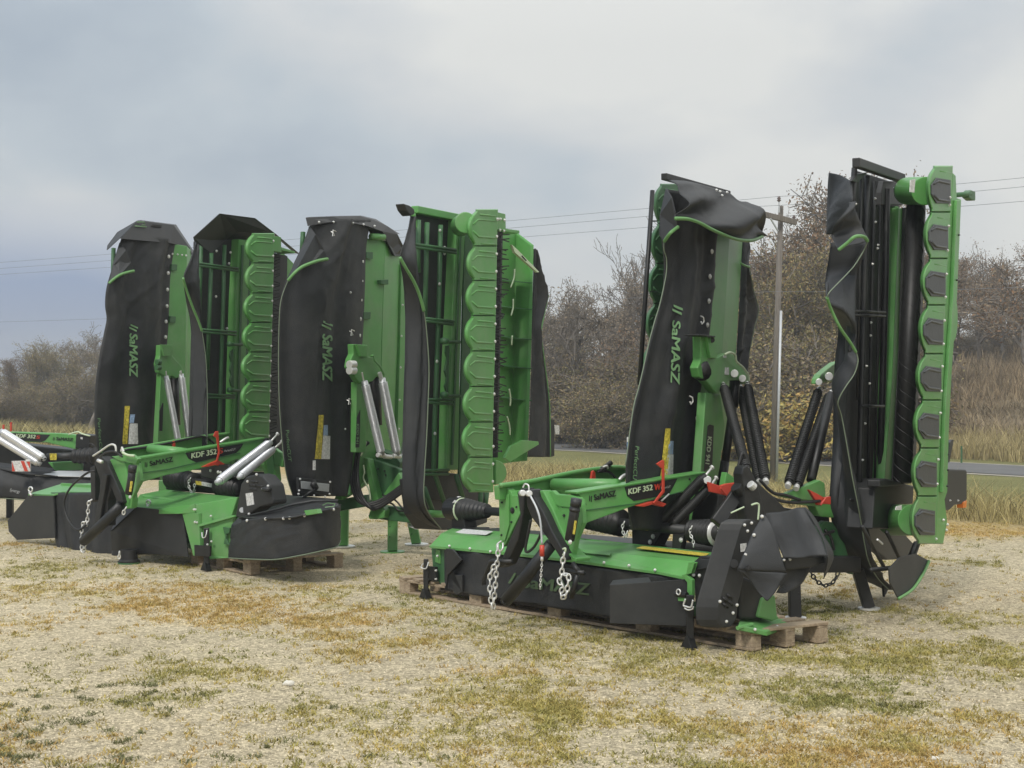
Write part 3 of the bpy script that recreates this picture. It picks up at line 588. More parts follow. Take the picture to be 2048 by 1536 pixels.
# ------------------------------------------------------------------ utility pole and wires
pb = Vector(((1545 - 1024) / F_ * 39, 39, hz((1545 - 1024) / F_ * 39, 39))); pt = Vector(((1562 - 1024) / F_ * 39, 39, EYE + (768 - 412) / F_ * 39))
pole = thing('utility_pole', pb, 'weathered wooden utility pole with crossarm standing beyond the yard', 'utility pole')
MB().tube([pb - Vector((0, 0, .5)), pb.lerp(pt, .5), pt], [.095, .085, .065], 12).build('pole_shaft', 'pole_wood', pole, smooth=True)
gp = MB(); gp.tube([pb + Vector((.09, -.09, 0)), pb.lerp(pt, .62) + Vector((.07, -.08, 0))], .035, 8); gp.build('cable_guard', 'galvanised', pole, smooth=True)
ca, cb_ = Vector(((1513 - 1024) / F_ * 38.6, 38.6, EYE + (768 - 425) / F_ * 38.6)), Vector(((1593 - 1024) / F_ * 38.9, 38.9, EYE + (768 - 445) / F_ * 38.9))
MB().bar(ca, cb_, .10, .14).build('crossarm', 'pole_wood', pole, bevel=.01)
pm = lambda px, py, d: Vector(((px - 1024) / F_ * d, d, EYE + (768 - py) / F_ * d))
MB().bar(pm(1541, 437, 38.6), pm(1556, 462, 38.8), .03, .03).build('crossarm_brace', 'galvanised', pole)
MB().bar(pm(1558.5, 425, 38.7), pm(1558, 400, 38.7), .03, .03).build('pole_top_pin', 'galvanised', pole)
INS = [pm(1558, 399, 38.7), pm(1517, 419, 38.6), pm(1588, 437, 38.9)]
for p in INS:
    MB().tube([p + Vector((0, 0, -.06)), p + Vector((0, 0, -.02)), p, p + Vector((0, 0, .03)), p + Vector((0, 0, .05)), p + Vector((0, 0, .08))], [.02, .06, .03, .055, .03, .04], 10).build('insulator', 'insulator', pole, smooth=True)
wd = [((-300, 64), 521, (2400, 31), ) ]
def wire(pc, yl, yr, label, r=.006):
    """wire through the pole point pc, row yl at px 0 and row yr at px 2048"""
    dl, dr = 58., 34.; a = pm(0, yl, dl); b_ = pm(2048, yr, dr); a2 = pc + (a - pc) * 1.35; b2 = pc + (b_ - pc) * 1.6; pts = []
    for u_, v_ in ((a2, pc), (pc, b2)):
        for i in range(20):
            t_ = i / 19; p = u_.lerp(v_, t_); p.z -= .10 * 4 * t_ * (1 - t_); pts.append(p)
    o = MB().tube(pts, r, 4).build('power_line', 'wire', None); tag(o, label, 'power line', 'overhead power lines')
wire(INS[0] + Vector((0, 0, .08)), 521, 347, 'highest of the thin overhead power lines'); wire(INS[1] + Vector((0, 0, .08)), 533, 365, 'second highest of the thin overhead power lines'); wire(INS[2] + Vector((0, 0, .08)), 545, 394, 'third overhead power line from the top')
pl4 = pm(1550, 583, 38.8); wire(pl4, 640, 566, 'lowest overhead line, crossing in front of the trees', .006)
# post of the roadside with a blue marker, and a field post
mk = thing('marker_post', pm(1258, 940, 45), 'slim blue marker post by the roadside, half hidden by the lettered curtain', 'marker post')
MB().tube([pm(1257, 945, 45), pm(1257, 882, 45)], .05, 8).build('post', 'blue_plastic', mk, smooth=True); MB().bar(pm(1257, 884, 44.94), pm(1257, 874, 44.94), .1, .02, (0, 1, 0)).build('cap', 'white_sticker', mk)
tag(MB().tube([pm(1923, 930, 47), pm(1923, 892, 47)], .03, 6).build('fence_post', 'dark_green_paint', None), 'thin dark green metal post beside the road, right of the rightmost mower', 'fence post')

# ------------------------------------------------------------------ damp autumn air
hm = bpy.data.materials.new('haze'); hm.use_nodes = True; t = hm.node_tree; t.nodes.clear(); o_ = N(t, 'ShaderNodeOutputMaterial'); pv = N(t, 'ShaderNodeVolumePrincipled')
pv.inputs['Color'].default_value = (.86, .88, .90, 1); pv.inputs['Density'].default_value = .0016; pv.inputs['Anisotropy'].default_value = .2; t.links.new(pv.outputs[0], o_.inputs['Volume']); M['haze'] = hm
hb = MB(); hb.poly([(-405, -35, -3), (405, -35, -3), (405, 705, -3), (-405, 705, -3)], (0, 0, 26)); tag(hb.build('haze', 'haze', None), kind='stuff')
# ------------------------------------------------------------------ mowers: common bits
VX, VY = .48, .877
def base_of(pts):
    return Vector((sum(p[0] for p in pts) / len(pts), sum(p[1] for p in pts) / len(pts), 0))
def piping(pl, pts, parent, r=.012, off=.02, m='piping'):
    return MB().tube(cat([pl(*o3(p, off)) for p in pts], 6), r, 6).build('piping', m, parent, smooth=True)
def wing_body(pl, x0, x1, y0, y1, x2, x3, depth, parent, m='dark_green_paint', off=-.12):
    q = pl.shift(off - depth); MB().poly([q(x0, y0), q(x1, y0 + 6), q(x3, y1), q(x2, y1)], pl.n * depth).build('mowing_unit', m, parent, bevel=.02)
def labels(cur, yel, blu, whi):
    for q, m in ((yel, 'yellow_sticker'), (blu, 'blue_sticker'), (whi, 'white_sticker')): sticker(cur, q, 'warning_label', m)
def rail(pl, parent, pts, w=.03, off=0., m='dark_green_paint', name='frame_tube'):
    return MB().tube([pl(*o3(p, off)) for p in pts], w / 2, 8).build(name, m, parent, smooth=True)
# ================================================================== mower A (far left of the three)
PA1, PA2 = Pl(-4.31, 16.5, VX, VY), Pl(-3.30, 15.6, VX, VY)
PAf = Pl(-3.7, 16.2, .877, -.48)
A = thing('rear_butterfly_mower', (-3.6, 17.0, 0), 'tall folded green mower, leftmost of three, with angular black hoods on top and silver springs', 'mower', 'tall folded mowers in the yard')
cA = sheet(PA1, [(244, 472), (226, 530), (213, 575), (210, 610), (213, 637), (208, 665), (200, 705), (193, 750), (189, 800), (190, 860), (197, 905), (215, 960)],
           [(352, 478), (341, 545), (337, 640), (333, 700), (330, 750), (325, 820), (322, 900), (320, 960)], 'apron', 'black_fabric', A, folds=((1.6, .03, .25), (3.4, .012, -.3)), bulge=.08, seed=1)
lettering('SaMASZ', (258, 667), (258, 751), 16, 'lettering', 'letter_green', cA, lambda x, y: onto(cA, x, y)); logo((257, 648), (257, 664), 18, 'letter_green', cA, lambda x, y: onto(cA, x, y))
lettering('PerfectCUT', (194, 836), (199, 915), 5.5, 'lettering', 'letter_green', cA, lambda x, y: onto(cA, x, y), bold=0)
labels(cA, [(249, 812), (259, 812), (254, 888), (244, 888)], [(260, 829), (269, 829), (267, 846), (258, 846)], [(259, 847), (274, 847), (275, 888), (256, 888)])
fl = MB(); fl.poly([PA1(*p) for p in ((240, 485, .02), (252, 500, .13), (262, 525, .15), (268, 543, .14), (240, 551, .13), (219, 567, .05), (226, 530, .03))], PA1.n * -.012); fl.build('folded_corner', 'grey_fabric', cA, bevel=.004)
piping(PA1, [(268, 542, .16), (254, 545, .15), (240, 550, .14), (228, 558, .1), (218, 567, .06)], cA, .016)
bolts([PA1(x, y, .05) for x, y in ((337.5, 513), (336.3, 546), (335, 579), (334, 612), (332, 643), (331, 674), (325, 800), (323, 850))], PA1.n, A, .018)
bolts([PA1(x, y, .03) for x, y in ((345, 508), (355, 509), (364, 510), (372, 511))], PA1.n, A, .010)
dk = MB(); dk.poly([PA1(345, 487, 0), PA1(374, 492, 0), PA1(367, 960, 0), PA1(318, 960, 0), PA1(334, 640, 0)], PA1.n * -.05); dk.poly([PA1(374, 492, 0), PA1(382, 500, -.22), PA1(387, 560, -.22), PA1(383, 960, -.22), PA1(367, 960, 0)], PA1.n * -.05)
dk.build('deck', 'green_paint', A, bevel=.006)
prisms(PA1, [([(344, 528), (355, 529), (354, 541), (343, 541)], .03, .03), ([(341, 632), (352, 633), (351, 646), (340, 645)], .03, .03)], 'deck_clamp', 'dark_green_paint', A)
wing_body(PA1, 246, 290, 500, 950, 226, 272, .40, A)
hd = MB()
def fac(mb, pl, pts, d=-.012): mb.poly([pl(*p) for p in pts], pl.n * d)
fac(hd, PA1, [(276, 441, .0), (347, 450, .0), (340, 486, .10), (240, 477, .10)]); fac(hd, PA1, [(347, 450, 0), (379, 495, -.18), (340, 486, .10)]); fac(hd, PA1, [(276, 441, 0), (240, 477, .10), (215, 500, -.1), (216, 491, -.2), (236, 464, -.2)])
fac(hd, PA1, [(276, 441, 0), (347, 450, 0), (352, 449, -.5), (282, 440, -.5)]); fac(hd, PA1, [(347, 450, 0), (352, 449, -.5), (386, 500, -.6), (384, 509, -.2), (379, 495, -.18)])
hood = hd.build('end_hood', 'black_plastic', A)
prism(PA1, [(305, 448), (324, 450), (323, 455), (304, 453)], .035, .012, 'hand_hole', 'rubber', hood)
mo = MB(); mo.tube([PA1(*p, .05) for p in ((274, 444), (288, 444), (290, 449), (283, 450), (293, 454), (270, 452))], .006, 5); mo.build('logo_mark', 'letter_green', hood)
rail(PA1, A, [(227, 496, -.25), (225, 600, -.25)], .05); 
# arm of A1
def arm_plate(pl, pts, off, parent, th=.07): return prism(pl, pts, off, th, 'lift_bracket', 'green_paint', parent, .008)
ab = arm_plate(PA1, [(321, 690), (345, 690), (345, 712), (352, 720), (361, 729), (368, 742), (370, 756), (363, 750), (353, 757), (346, 752), (332, 754), (319, 745), (316, 728), (320, 712)], .22, A)
prism(PA1, [(323, 689), (344, 690), (343, 700), (341, 712), (329, 712)], .25, .03, 'hinge_block', 'green_paint', ab)
MB().poly([PA1(322, 748, .2), PA1(336, 750, .2), PA1(342, 905, .2), PA1(314, 905, .2)], PA1.n * -.07).build('lift_arm', 'green_paint', A, bevel=.008)
MB().tube([PA1(313, 724, .26), PA1(320, 724, .26)], .032, 12).build('pivot_pin', 'dark_green_paint', ab, bevel=.004); MB().tube([PA1(312, 735, .26), PA1(320, 735, .26)], .032, 12).build('pivot_pin', 'dark_green_paint', ab, bevel=.004)
prism(PA1, [(319, 822), (325, 806), (327, 806), (325, 862), (319, 862)], .215, .004, 'model_decal', 'letter_black', A)
MB().tube([PA1(349, 755, .1), PA1(352, 850, .1)], .05, 12).build('hydraulic_cylinder', 'black_paint', A, smooth=True)
spring(PA1(333, 757, .26), PA1(356, 880, .3), .033, 60, 'steel', A); spring(PA1(363, 753, .26), PA1(379, 885, .3), .035, 60, 'steel', A)
MB().tube([PA1(332, 742, .27), PA1(334, 760, .27)], .008, 6).build('spring_hook', 'zinc', A); MB().tube([PA1(361, 742, .27), PA1(364, 756, .27)], .014, 6).build('spring_hook', 'zinc', A)
# ---- A2, right wing of A, seen from below
ip = prism(PA2, [(392, 482), (500, 476), (485, 940), (380, 940)], -.04, .04, 'apron_inside', 'black_fabric', A, .01)
for pts in ([(402, 486), (401, 540), (398, 640)], [(423, 506), (419, 620), (415, 740)], [(449, 490), (446, 620), (442, 735), (439, 850), (437, 870), (440, 900)]): rail(PA2, A, pts, .045, .05)
for pts in ([(395, 526), (477, 537)], [(395, 531), (477, 542)], [(405, 659), (472, 664)], [(405, 664), (472, 670)], [(414, 789), (469, 791)], [(414, 795), (469, 796)]): rail(PA2, A, pts, .025, .08)
bolts([PA2(x, y, .06) for x, y in ((433, 502), (461, 505), (458, 527), (454, 657), (432, 593))], PA2.n, A, .012)
prism(PA2, [(478, 478), (500, 480), (496, 600), (490, 760), (488, 940), (463, 940), (467, 760), (472, 600)], .06, .14, 'deck', 'green_paint', A, .01)
prism(PA2, [(484, 490), (488, 490), (476, 930), (472, 930)], .075, .012, 'deck_strip', 'dark_green_paint', A)
for y in (688, 780): MB().tube([PA2(458, y, .16), PA2(468, y + 1, .12), PA2(484, y + 1, .1)], [.03, .016, .016], 8).build('adjuster_rod', 'dark_green_paint', A, smooth=True)
prism(PA2, [(462, 702), (467, 698), (468, 775), (463, 772), (460, 760), (463, 750), (460, 740), (463, 725), (460, 712)], .09, .02, 'wavy_plate', 'dark_green_paint', A)
scallops(PA2, [466, 526, 586, 645, 704, 763, 824, 884, 944], [503, 502, 500, 498, 496, 495, 493, 492, 490], [489, 488, 485.5, 483, 481, 480, 478, 476], [549, 547.5, 546, 544.5, 543, 541, 539.5, 538, 537], .42, A)
prism(PA2, [(486, 484), (530, 480), (522, 940), (476, 940)], .04, .03, 'back_plate', 'dark_green_paint', A)
bolts([PA2(548 - .022 * (y - 466) - 1, y, .44) for y in range(482, 880, 30)], PA2.n, A, .012)
tn = MB()
for i in range(60):
    y = 490 + i * 6.6; tn.tube([PA2(549 - i * .15, y, .30), PA2(562 - i * .15, y + random.uniform(-6, 6), .36)], .008, 4)
tn.build('conditioner_tines', 'black_paint', A)
prism(PA2, [(546, 505), (575, 512), (570, 930), (536, 930)], .10, .1, 'rear_guard', 'black_fabric', A)
prism(PA2, [(566, 505), (600, 540), (594, 930), (560, 930)], .02, .05, 'rear_deck', 'green_paint', A)
prisms(PA2, [([(548, 472), (562, 474), (563, 505), (547, 502)], .44, .2), ([(562, 494), (590, 503), (590, 507), (562, 500)], .3, .2)], 'bar_bracket', 'green_paint', A)
h2 = MB(); fac(h2, PA2, [(388, 474, .25), (440, 427, .25), (453, 479, -.05), (423, 506, .1), (390, 482, .2)]); fac(h2, PA2, [(440, 427, .25), (510, 436, .25), (552, 468, .22), (500, 487, -.05), (453, 479, -.05)]); fac(h2, PA2, [(510, 436, .25), (600, 508, .1), (590, 506, .05), (552, 468, .22)])
h2.build('end_hood', 'black_plastic', A)
f2 = sheet(PA2, [(392, 482, .1), (380, 520, .2), (367, 555, .25), (372, 600, .1), (380, 640, .05), (383, 700, .05), (384, 900, .05)], [(394, 483, .12), (396, 520, .14), (398, 560, .18), (401, 600, .2), (404, 660, .2), (411, 710, .22), (414, 760, .22), (414, 900, .22)], 'apron_flap', 'grey_fabric', A, nu=10, folds=((1.1, .02, .5),), seed=4)
piping(PA2, [(366, 556, .27), (374, 583, .24), (386, 616, .23), (396, 640, .23), (404, 662, .23)], f2, .014, m='piping'); piping(PA2, [(404, 662, .23), (411, 710, .23), (414, 760, .23), (415, 820, .23), (414, 890, .23)], f2, .0045, m='edge_thread')
# lower frame of A
fr = MB(); fr.poly([PAf(528, 905), PAf(545, 905), PAf(552, 962), PAf(545, 966), PAf(538, 960)], PAf.n * -.1); fr.poly([PAf(548, 896), PAf(560, 905), PAf(566, 920), PAf(565, 935), PAf(548, 930)], PAf.n * -.06)
fr.build('support_bracket', 'green_paint', A, bevel=.01)
b_ = MB(); b_.bar(PA1(340, 960, .2), PA2(560, 945, -.1), .14, .12); b_.build('main_frame', 'black_paint', A, bevel=.01)
for q in (PA1(330, 960, .2), PA2(470, 950, .0)): MB().bar(Vector((q.x, q.y, q.z)), Vector((q.x, q.y, 0)), .12, .12, (0, 1, 0)).build('parking_leg', 'green_paint', A, bevel=.008)
# ================================================================== mower B (middle)
PB1, PB2 = Pl(-1.967, 14.6, VX, VY), Pl(-.976, 14.0, VX, VY); PBf = Pl(-1.24, 15.4, .877, -.48)
B = thing('rear_butterfly_mower', (-1.3, 15.4, 0), 'tall folded green mower, middle of three, silver springs and rounded hood over its left wing', 'mower', 'tall folded mowers in the yard')
cB = sheet(PB1, [(624, 438), (609, 487), (592, 520), (580, 545), (568, 572), (561, 605), (558, 645), (557, 700), (558, 770), (560, 830), (564, 880), (571, 940), (578, 966), (586, 992)],
           [(742, 440), (732, 490), (730, 560), (727, 640), (724, 690), (717, 760), (711, 850), (703, 940), (694, 992)], 'apron', 'black_fabric', B, folds=((1.7, .035, .2), (3.6, .012, -.35)), bulge=.10, seed=5)
on = lambda c: (lambda x, y: onto(c, x, y))
lettering('SaMASZ', (643, 668), (643, 759), 19, 'lettering', 'letter_green', cB, on(cB)); logo((641, 641), (641, 661), 22, 'letter_green', cB, on(cB))
lettering('PerfectCUT', (569, 860), (574, 922), 7, 'lettering', 'letter_green', cB, on(cB), bold=0)
labels(cB, [(636, 830), (646, 830), (641, 918), (628, 918)], [(646, 850), (654, 850), (654, 871), (645, 871)], [(645, 871), (659, 872), (658, 918), (641, 918)])
sticker(cB, [(624, 921), (630, 921), (630, 940), (624, 940)], 'round_sticker', 'white_sticker')
fl = MB(); fl.poly([PB1(*p) for p in ((620, 452, .03), (632, 470, .14), (648, 500, .17), (656, 518, .17), (625, 527, .16), (593, 543, .12), (576, 560, .06), (590, 524, .04), (608, 487, .03))], PB1.n * -.012); fl.build('folded_corner', 'grey_fabric', cB, bevel=.004)
piping(PB1, [(655, 518, .19), (638, 521, .19), (620, 527, .18), (604, 534, .16), (590, 545, .13), (576, 561, .07)], cB, .016); piping(PB1, [(576, 561, .05), (562, 600, .02), (558, 650, .02), (557, 740, .02), (560, 830, .02), (570, 935, .02), (585, 990, .02)], cB, .0045, m='edge_thread')
bolts([PB1(x, y, .05) for x, y in ((725, 523), (723.6, 562), (722, 600), (720.5, 638), (719, 671), (714, 806), (712, 840), (711, 872))], PB1.n, B, .018)
bolts([PB1(x, y, .09) for x, y in ((638, 444), (667, 444), (696, 445), (706, 446), (727, 449), (749, 452), (701, 585), (690, 858))], PB1.n, B, .010)
for x, y in ((667, 463), (704, 662), (699, 800)): MB().tube([PB1(x - 5, y, .12), PB1(x, y + 3, .15), PB1(x + 2, y + 8, .15), PB1(x - 2, y + 9, .15), PB1(x - 1, y - 3, .15), PB1(x + 5, y, .13)], .005, 5).build('hook_clip', 'zinc', B)
dk = MB(); dk.poly([PB1(728, 476), PB1(770, 480), PB1(763, 690), PB1(757, 940), PB1(700, 990), PB1(722, 660)], PB1.n * -.05); dk.poly([PB1(770, 480, 0), PB1(800, 484, -.12), PB1(795, 690, -.12), PB1(785, 940, -.12), PB1(757, 940, 0)], PB1.n * -.05)
dk.poly([PB1(803, 528, -.10), PB1(818, 530, -.12), PB1(814, 690, -.12), PB1(808, 940, -.12), PB1(793, 940, -.1), PB1(800, 690, -.1)], PB1.n * -.05); dk.build('deck', 'green_paint', B, bevel=.006)
prism(PB1, [(797, 486), (805, 488), (800, 690), (795, 940), (786, 940), (794, 690)], -.17, .03, 'deck_seam', 'dark_green_paint', B)
bolts([PB1(x, y, -.08) for x, y in ((807, 550), (805, 610), (803, 672), (801, 735), (799, 800), (798, 858), (733, 481), (745, 482), (755, 483))], PB1.n, B, .010)
prisms(PB1, [([(733, 504), (746, 504), (746, 518), (733, 517)], .03, .03), ([(728, 624), (742, 624), (741, 638), (727, 638)], .03, .03), ([(762, 560), (777, 559), (777, 569), (763, 568)], .05, .05)], 'deck_clamp', 'dark_green_paint', B)
wing_body(PB1, 640, 680, 480, 980, 610, 640, .42, B, off=-.16)
hd = MB()
fac(hd, PB1, [(613, 435, .02), (665, 433, .05), (719, 432, .02), (700, 445, .09), (660, 444, .1), (617, 452, .05)]); fac(hd, PB1, [(719, 432, .02), (748, 440, .02), (775, 452, .02), (765, 463, .09), (735, 452, .1), (700, 445, .09)])
fac(hd, PB1, [(775, 452, .02), (795, 468, .0), (808, 494, -.05), (801, 512, -.1), (790, 512, .0), (778, 490, .03), (765, 463, .09)]); fac(hd, PB1, [(613, 435, .02), (665, 433, .05), (719, 432, .02), (722, 431, -.5), (665, 432, -.5), (618, 434, -.5)]); fac(hd, PB1, [(719, 432, .02), (748, 440, .02), (775, 452, .02), (795, 468, 0), (800, 468, -.5), (752, 438, -.5), (722, 431, -.5)])
fac(hd, PB1, [(735, 452, .06), (765, 463, .06), (778, 490, .0), (790, 512, -.02), (776, 508, -.1), (770, 478, -.05), (745, 475, -.02)])
hood = hd.build('end_hood', 'black_plastic', B, bevel=.004)
prism(PB1, [(767, 469), (775, 469), (775, 481), (767, 481)], .04, .02, 'white_end_tag', 'white_sticker', hood)
MB().tube([PB1(742, 473, .05), PB1(767, 474, .06)], .035, 10).build('support_tube', 'green_paint', B, smooth=True)
rail(PB1, B, [(622, 453, -.15), (622, 500, -.15)], .05); rail(PB1, B, [(606, 464, -.35), (604, 505, -.35)], .05)
ab = arm_plate(PB1, [(706, 688), (735, 690), (736, 713), (746, 714), (752, 722), (762, 733), (768, 746), (768, 756), (757, 750), (745, 763), (735, 764), (722, 768), (714, 760), (704, 742), (699, 735), (702, 718), (707, 708)], .24, B)
prism(PB1, [(714, 689), (735, 691), (735, 714), (722, 713)], .27, .03, 'hinge_block', 'green_paint', ab)
for y in (729, 741): MB().tube([PB1(698, y, .26), PB1(709, y, .26)], .04, 14).build('pivot_pin', 'zinc', ab, bevel=.004)
MB().tube(cat([PB1(742, 713, .28), PB1(745, 711, .3), PB1(747, 714, .3), PB1(750, 722, .3), PB1(760, 733, .3), PB1(768, 750, .3)]), .010, 6).build('guide_edge', 'green_paint', ab, smooth=True)
la = MB(); la.poly([PB1(713, 764, .2), PB1(736, 766, .2), PB1(732, 905, .2), PB1(712, 905, .2)], PB1.n * -.07); la = la.build('lift_arm', 'green_paint', B, bevel=.008)
prism(PB1, [(714, 835), (720, 820), (721, 820), (719, 895), (711, 895)], .215, .004, 'model_decal', 'letter_black', la); lettering('KDD 941', (713.5, 848), (712.5, 887), 4.5, 'lettering', 'letter_green', la, lambda x, y: PB1(x, y, .225), shear=.1)
MB().tube([PB1(749, 752, .12), PB1(753, 850, .12)], .06, 12).build('hydraulic_cylinder', 'black_paint', B, smooth=True)
spring(PB1(730, 768, .28), PB1(762, 905, .34), .042, 62, 'steel', B); spring(PB1(765, 762, .28), PB1(793, 905, .34), .044, 62, 'steel', B); spring(PB1(808, 884, .1), PB1(802, 925, .1), .02, 14, 'steel', B)
MB().tube([PB1(724, 745, .28), PB1(728, 765, .28)], .009, 6).build('spring_hook', 'zinc', B); MB().tube([PB1(759, 745, .28), PB1(763, 760, .28)], .022, 8).build('spring_hook', 'zinc', B)
for x, y in ((762, 910), (793, 912), (775, 913)): MB().tube([PB1(x - 7, y, .34), PB1(x + 7, y + 1, .34)], .025, 10).build('spring_anchor', 'zinc', B, bevel=.004)
# sensor box at the foot of the apron
bx = MB(); bx.poly([PB1(597, 955, .14), PB1(664, 962, .14), PB1(663, 991, .14), PB1(598, 984, .14)], PB1.n * -.03); bx = bx.build('lower_panel', 'black_plastic', B, bevel=.005)
prism(PB1, [(602, 962), (659, 968), (658, 984), (603, 977)], .147, .006, 'grey_plate', 'galvanised', bx); bolts([PB1(x, y, .15) for x, y in ((600, 958), (660, 964), (598, 981), (659, 988), (597, 988), (628, 991), (650, 993))], PB1.n, B, .009)
MB().tube([PB1(628, 962, .17), PB1(627, 969, .2), PB1(632, 977, .2)], [.02, .035, .03], 10).build('lamp', 'black_paint', bx, smooth=True); hose([PB1(632, 978, .2), PB1(618, 986, .2), PB1(605, 998, .1)], .014, 'cable', 'rubber', B)
# ---- B2
prism(PB2, [(826, 420), (926, 440), (905, 700), (896, 1000), (830, 1000), (835, 700)], -.04, .04, 'apron_inside', 'black_fabric', B, .01)
MB().bar(PB2(829, 419, .0), PB2(936, 440, 0), .08, .07).build('top_rail', 'green_paint', B, bevel=.008); MB().bar(PB2(826, 428, .02), PB2(830, 455, .02), .05, .05, (0, 1, 0)).build('corner_post', 'green_paint', B, bevel=.005)
for pts in ([(837, 440), (836, 500), (836, 545)], [(854, 445), (852, 540), (849, 660)], [(881, 450), (878, 600), (874, 720), (869, 850), (867, 940), (897, 1030)]): rail(PB2, B, pts, .048, .05)
for pts in ([(827, 488), (912, 500)], [(828, 494), (912, 506)], [(853, 637), (907, 643)], [(853, 642), (906, 649)], [(856, 799), (905, 800)], [(856, 805), (905, 808)], [(850, 941), (897, 940)], [(850, 949), (897, 948)]): rail(PB2, B, pts, .03, .09)
bolts([PB2(x, y, .07) for x, y in ((880, 461), (889, 495), (889, 507), (879, 568), (876, 645), (874, 723), (870, 867))], PB2.n, B, .014)
prism(PB2, [(914, 440), (932, 440), (924, 600), (920, 760), (917, 940), (894, 940), (897, 800), (905, 640)], .06, .14, 'deck', 'green_paint', B, .012)
prism(PB2, [(921, 460), (924, 460), (907, 930), (903, 930)], .075, .012, 'deck_strip', 'dark_green_paint', B)
prism(PB2, [(930, 460), (960, 460), (950, 950), (918, 950)], .02, .02, 'mesh_guard', 'dark_green_paint', B)
for y in (682, 790): MB().tube([PB2(886, y, .17), PB2(893, y, .15), PB2(896, y + 2, .14), PB2(919, y + 2, .1)], [.035, .03, .016, .016], 8).build('adjuster_rod', 'dark_green_paint', B, smooth=True)
prism(PB2, [(893, 692), (899, 690), (897, 785), (893, 782), (890, 772), (893, 765), (894, 755), (890, 742), (893, 728), (895, 716), (892, 705)], .10, .02, 'wavy_plate', 'dark_green_paint', B)
scallops(PB2, [418, 492, 561, 631, 702, 773, 844, 914.5, 985], [951, 945, 943.5, 941.5, 940, 938, 936, 935, 937], [933, 931.6, 930, 928, 926.5, 924, 922, 921], [996, 994, 993, 991.5, 990, 988, 986.5, 985, 987], .45, B, th=.08)
bolts([PB2(995 - .017 * (y - 425) - .5, y, .475) for y in range(438, 980, 35)], PB2.n, B, .013)
MB().tube([PB2(931, 445, .40), PB2(921, 452, .15)], [.10, .10], 36).build('end_drum', 'green_paint', B, bevel=.008)
MB().poly([PB2(992 + 22 * math.cos(a), 945 + 25 * math.sin(a), .40) for a in [math.pi * (-.5 + k / 12) for k in range(13)]], PB2.n * -.1).build('end_gearbox', 'green_paint', B, bevel=.01)
prisms(PB2, [([(994, 424), (1011, 428), (1012, 462), (993, 458)], .44, .2), ([(1010, 457), (1039, 461), (1039, 467), (1010, 463)], .35, .25)], 'bar_bracket', 'green_paint', B)
bolts([PB2(x, y, .45) for x, y in ((997, 438), (1001, 438), (1009, 440), (1000, 460), (1008, 462))], PB2.n, B, .012)
tn = MB()
for i in range(90):
    y = 470 + i * 4.9; x = 994 - (y - 430) * .017; tn.tube([PB2(x - 2, y, .30), PB2(x + random.uniform(8, 26), y + random.uniform(-9, 9), .34)], .0075, 4)
tn.tube([PB2(996, 462, .25), PB2(986, 915, .25)], .05, 8); tn.build('conditioner_tines', 'black_paint', B)
rd_ = MB(); rd_.poly([PB2(996, 455, .02), PB2(1034, 464, .02), PB2(1030, 700, .02), PB2(1024, 925, .02), PB2(988, 930, .02)], PB2.n * -.04); rd_.poly([PB2(1034, 464, .02), PB2(1068, 490, .28), PB2(1063, 700, .28), PB2(1055, 922, .28), PB2(1024, 925, .02), PB2(1030, 700, .02)], PB2.n * -.04)
rdk = rd_.build('rear_deck', 'green_paint', B, bevel=.008)
for y in (562, 615, 675, 733, 797): MB().poly([PB2(996, y - 6, .04), PB2(1032, y, .06), PB2(1064, y + 3, .30), PB2(1064, y + 5, .30), PB2(1032, y + 2, .12), PB2(996, y - 3, .12)], PB2.n * -.02).build('guide_rib', 'dark_green_paint', rdk, bevel=.003)
prism(PB2, [(1024, 489), (1036, 500), (1079, 544), (1075, 545), (1030, 505)], .36, .03, 'deflector_vane', 'letter_pale', B)
MB().tube([PB2(1044, 512, .38), PB2(1052, 521, .38)], .008, 6).build('vane_handle', 'black_paint', B)
prism(PB2, [(1010, 916), (1022, 892), (1046, 880), (1077, 883), (1078, 889), (1056, 902), (1020, 924)], .36, .03, 'deflector_vane', 'green_paint', B)
for pts in ([(1029, 538), (1028, 555), (1021, 575)], [(1026, 598), (1026, 615), (1022, 631)], [(1018, 778), (1021, 795), (1020, 812)], [(1014, 833), (1019, 852), (1020, 870)], [(1024, 671), (1023, 690)]): MB().tube(cat([PB2(x, y, .40) for x, y in pts], 4), .008, 5).build('vane_lever', 'letter_pale', B, smooth=True)
cr = sheet(PB2, [(1068, 497, .28), (1066, 560, .26), (1064, 640, .26), (1063, 740, .26), (1060, 850, .26), (1055, 914, .26)], [(1070, 500, .28), (1084, 548, .3), (1096, 590, .3), (1088, 625, .3), (1081, 662, .3), (1090, 730, .3), (1099, 808, .3), (1101, 860, .3), (1101, 914, .3)], 'rear_apron', 'black_fabric', B, nu=12, folds=((1.2, .03, .4),), seed=8)
piping(PB2, [(1096, 590, .31), (1089, 622, .31), (1081, 662, .31)], cr, .012); piping(PB2, [(1081, 662, .31), (1090, 730, .31), (1099, 808, .31), (1101, 914, .31)], cr, .006)
prism(PB2, [(1101, 838), (1109, 840), (1109, 912), (1102, 914)], .1, .12, 'rubber_strap', 'rubber', B); prism(PB2, [(1109, 850), (1119, 851), (1119, 869), (1111, 868)], .1, .06, 'side_lamp', 'white_sticker', B)
prism(PB2, [(808, 407), (820, 411), (829, 418), (830, 428), (822, 432), (813, 421)], .12, .10, 'end_hood', 'black_plastic', B, .01)
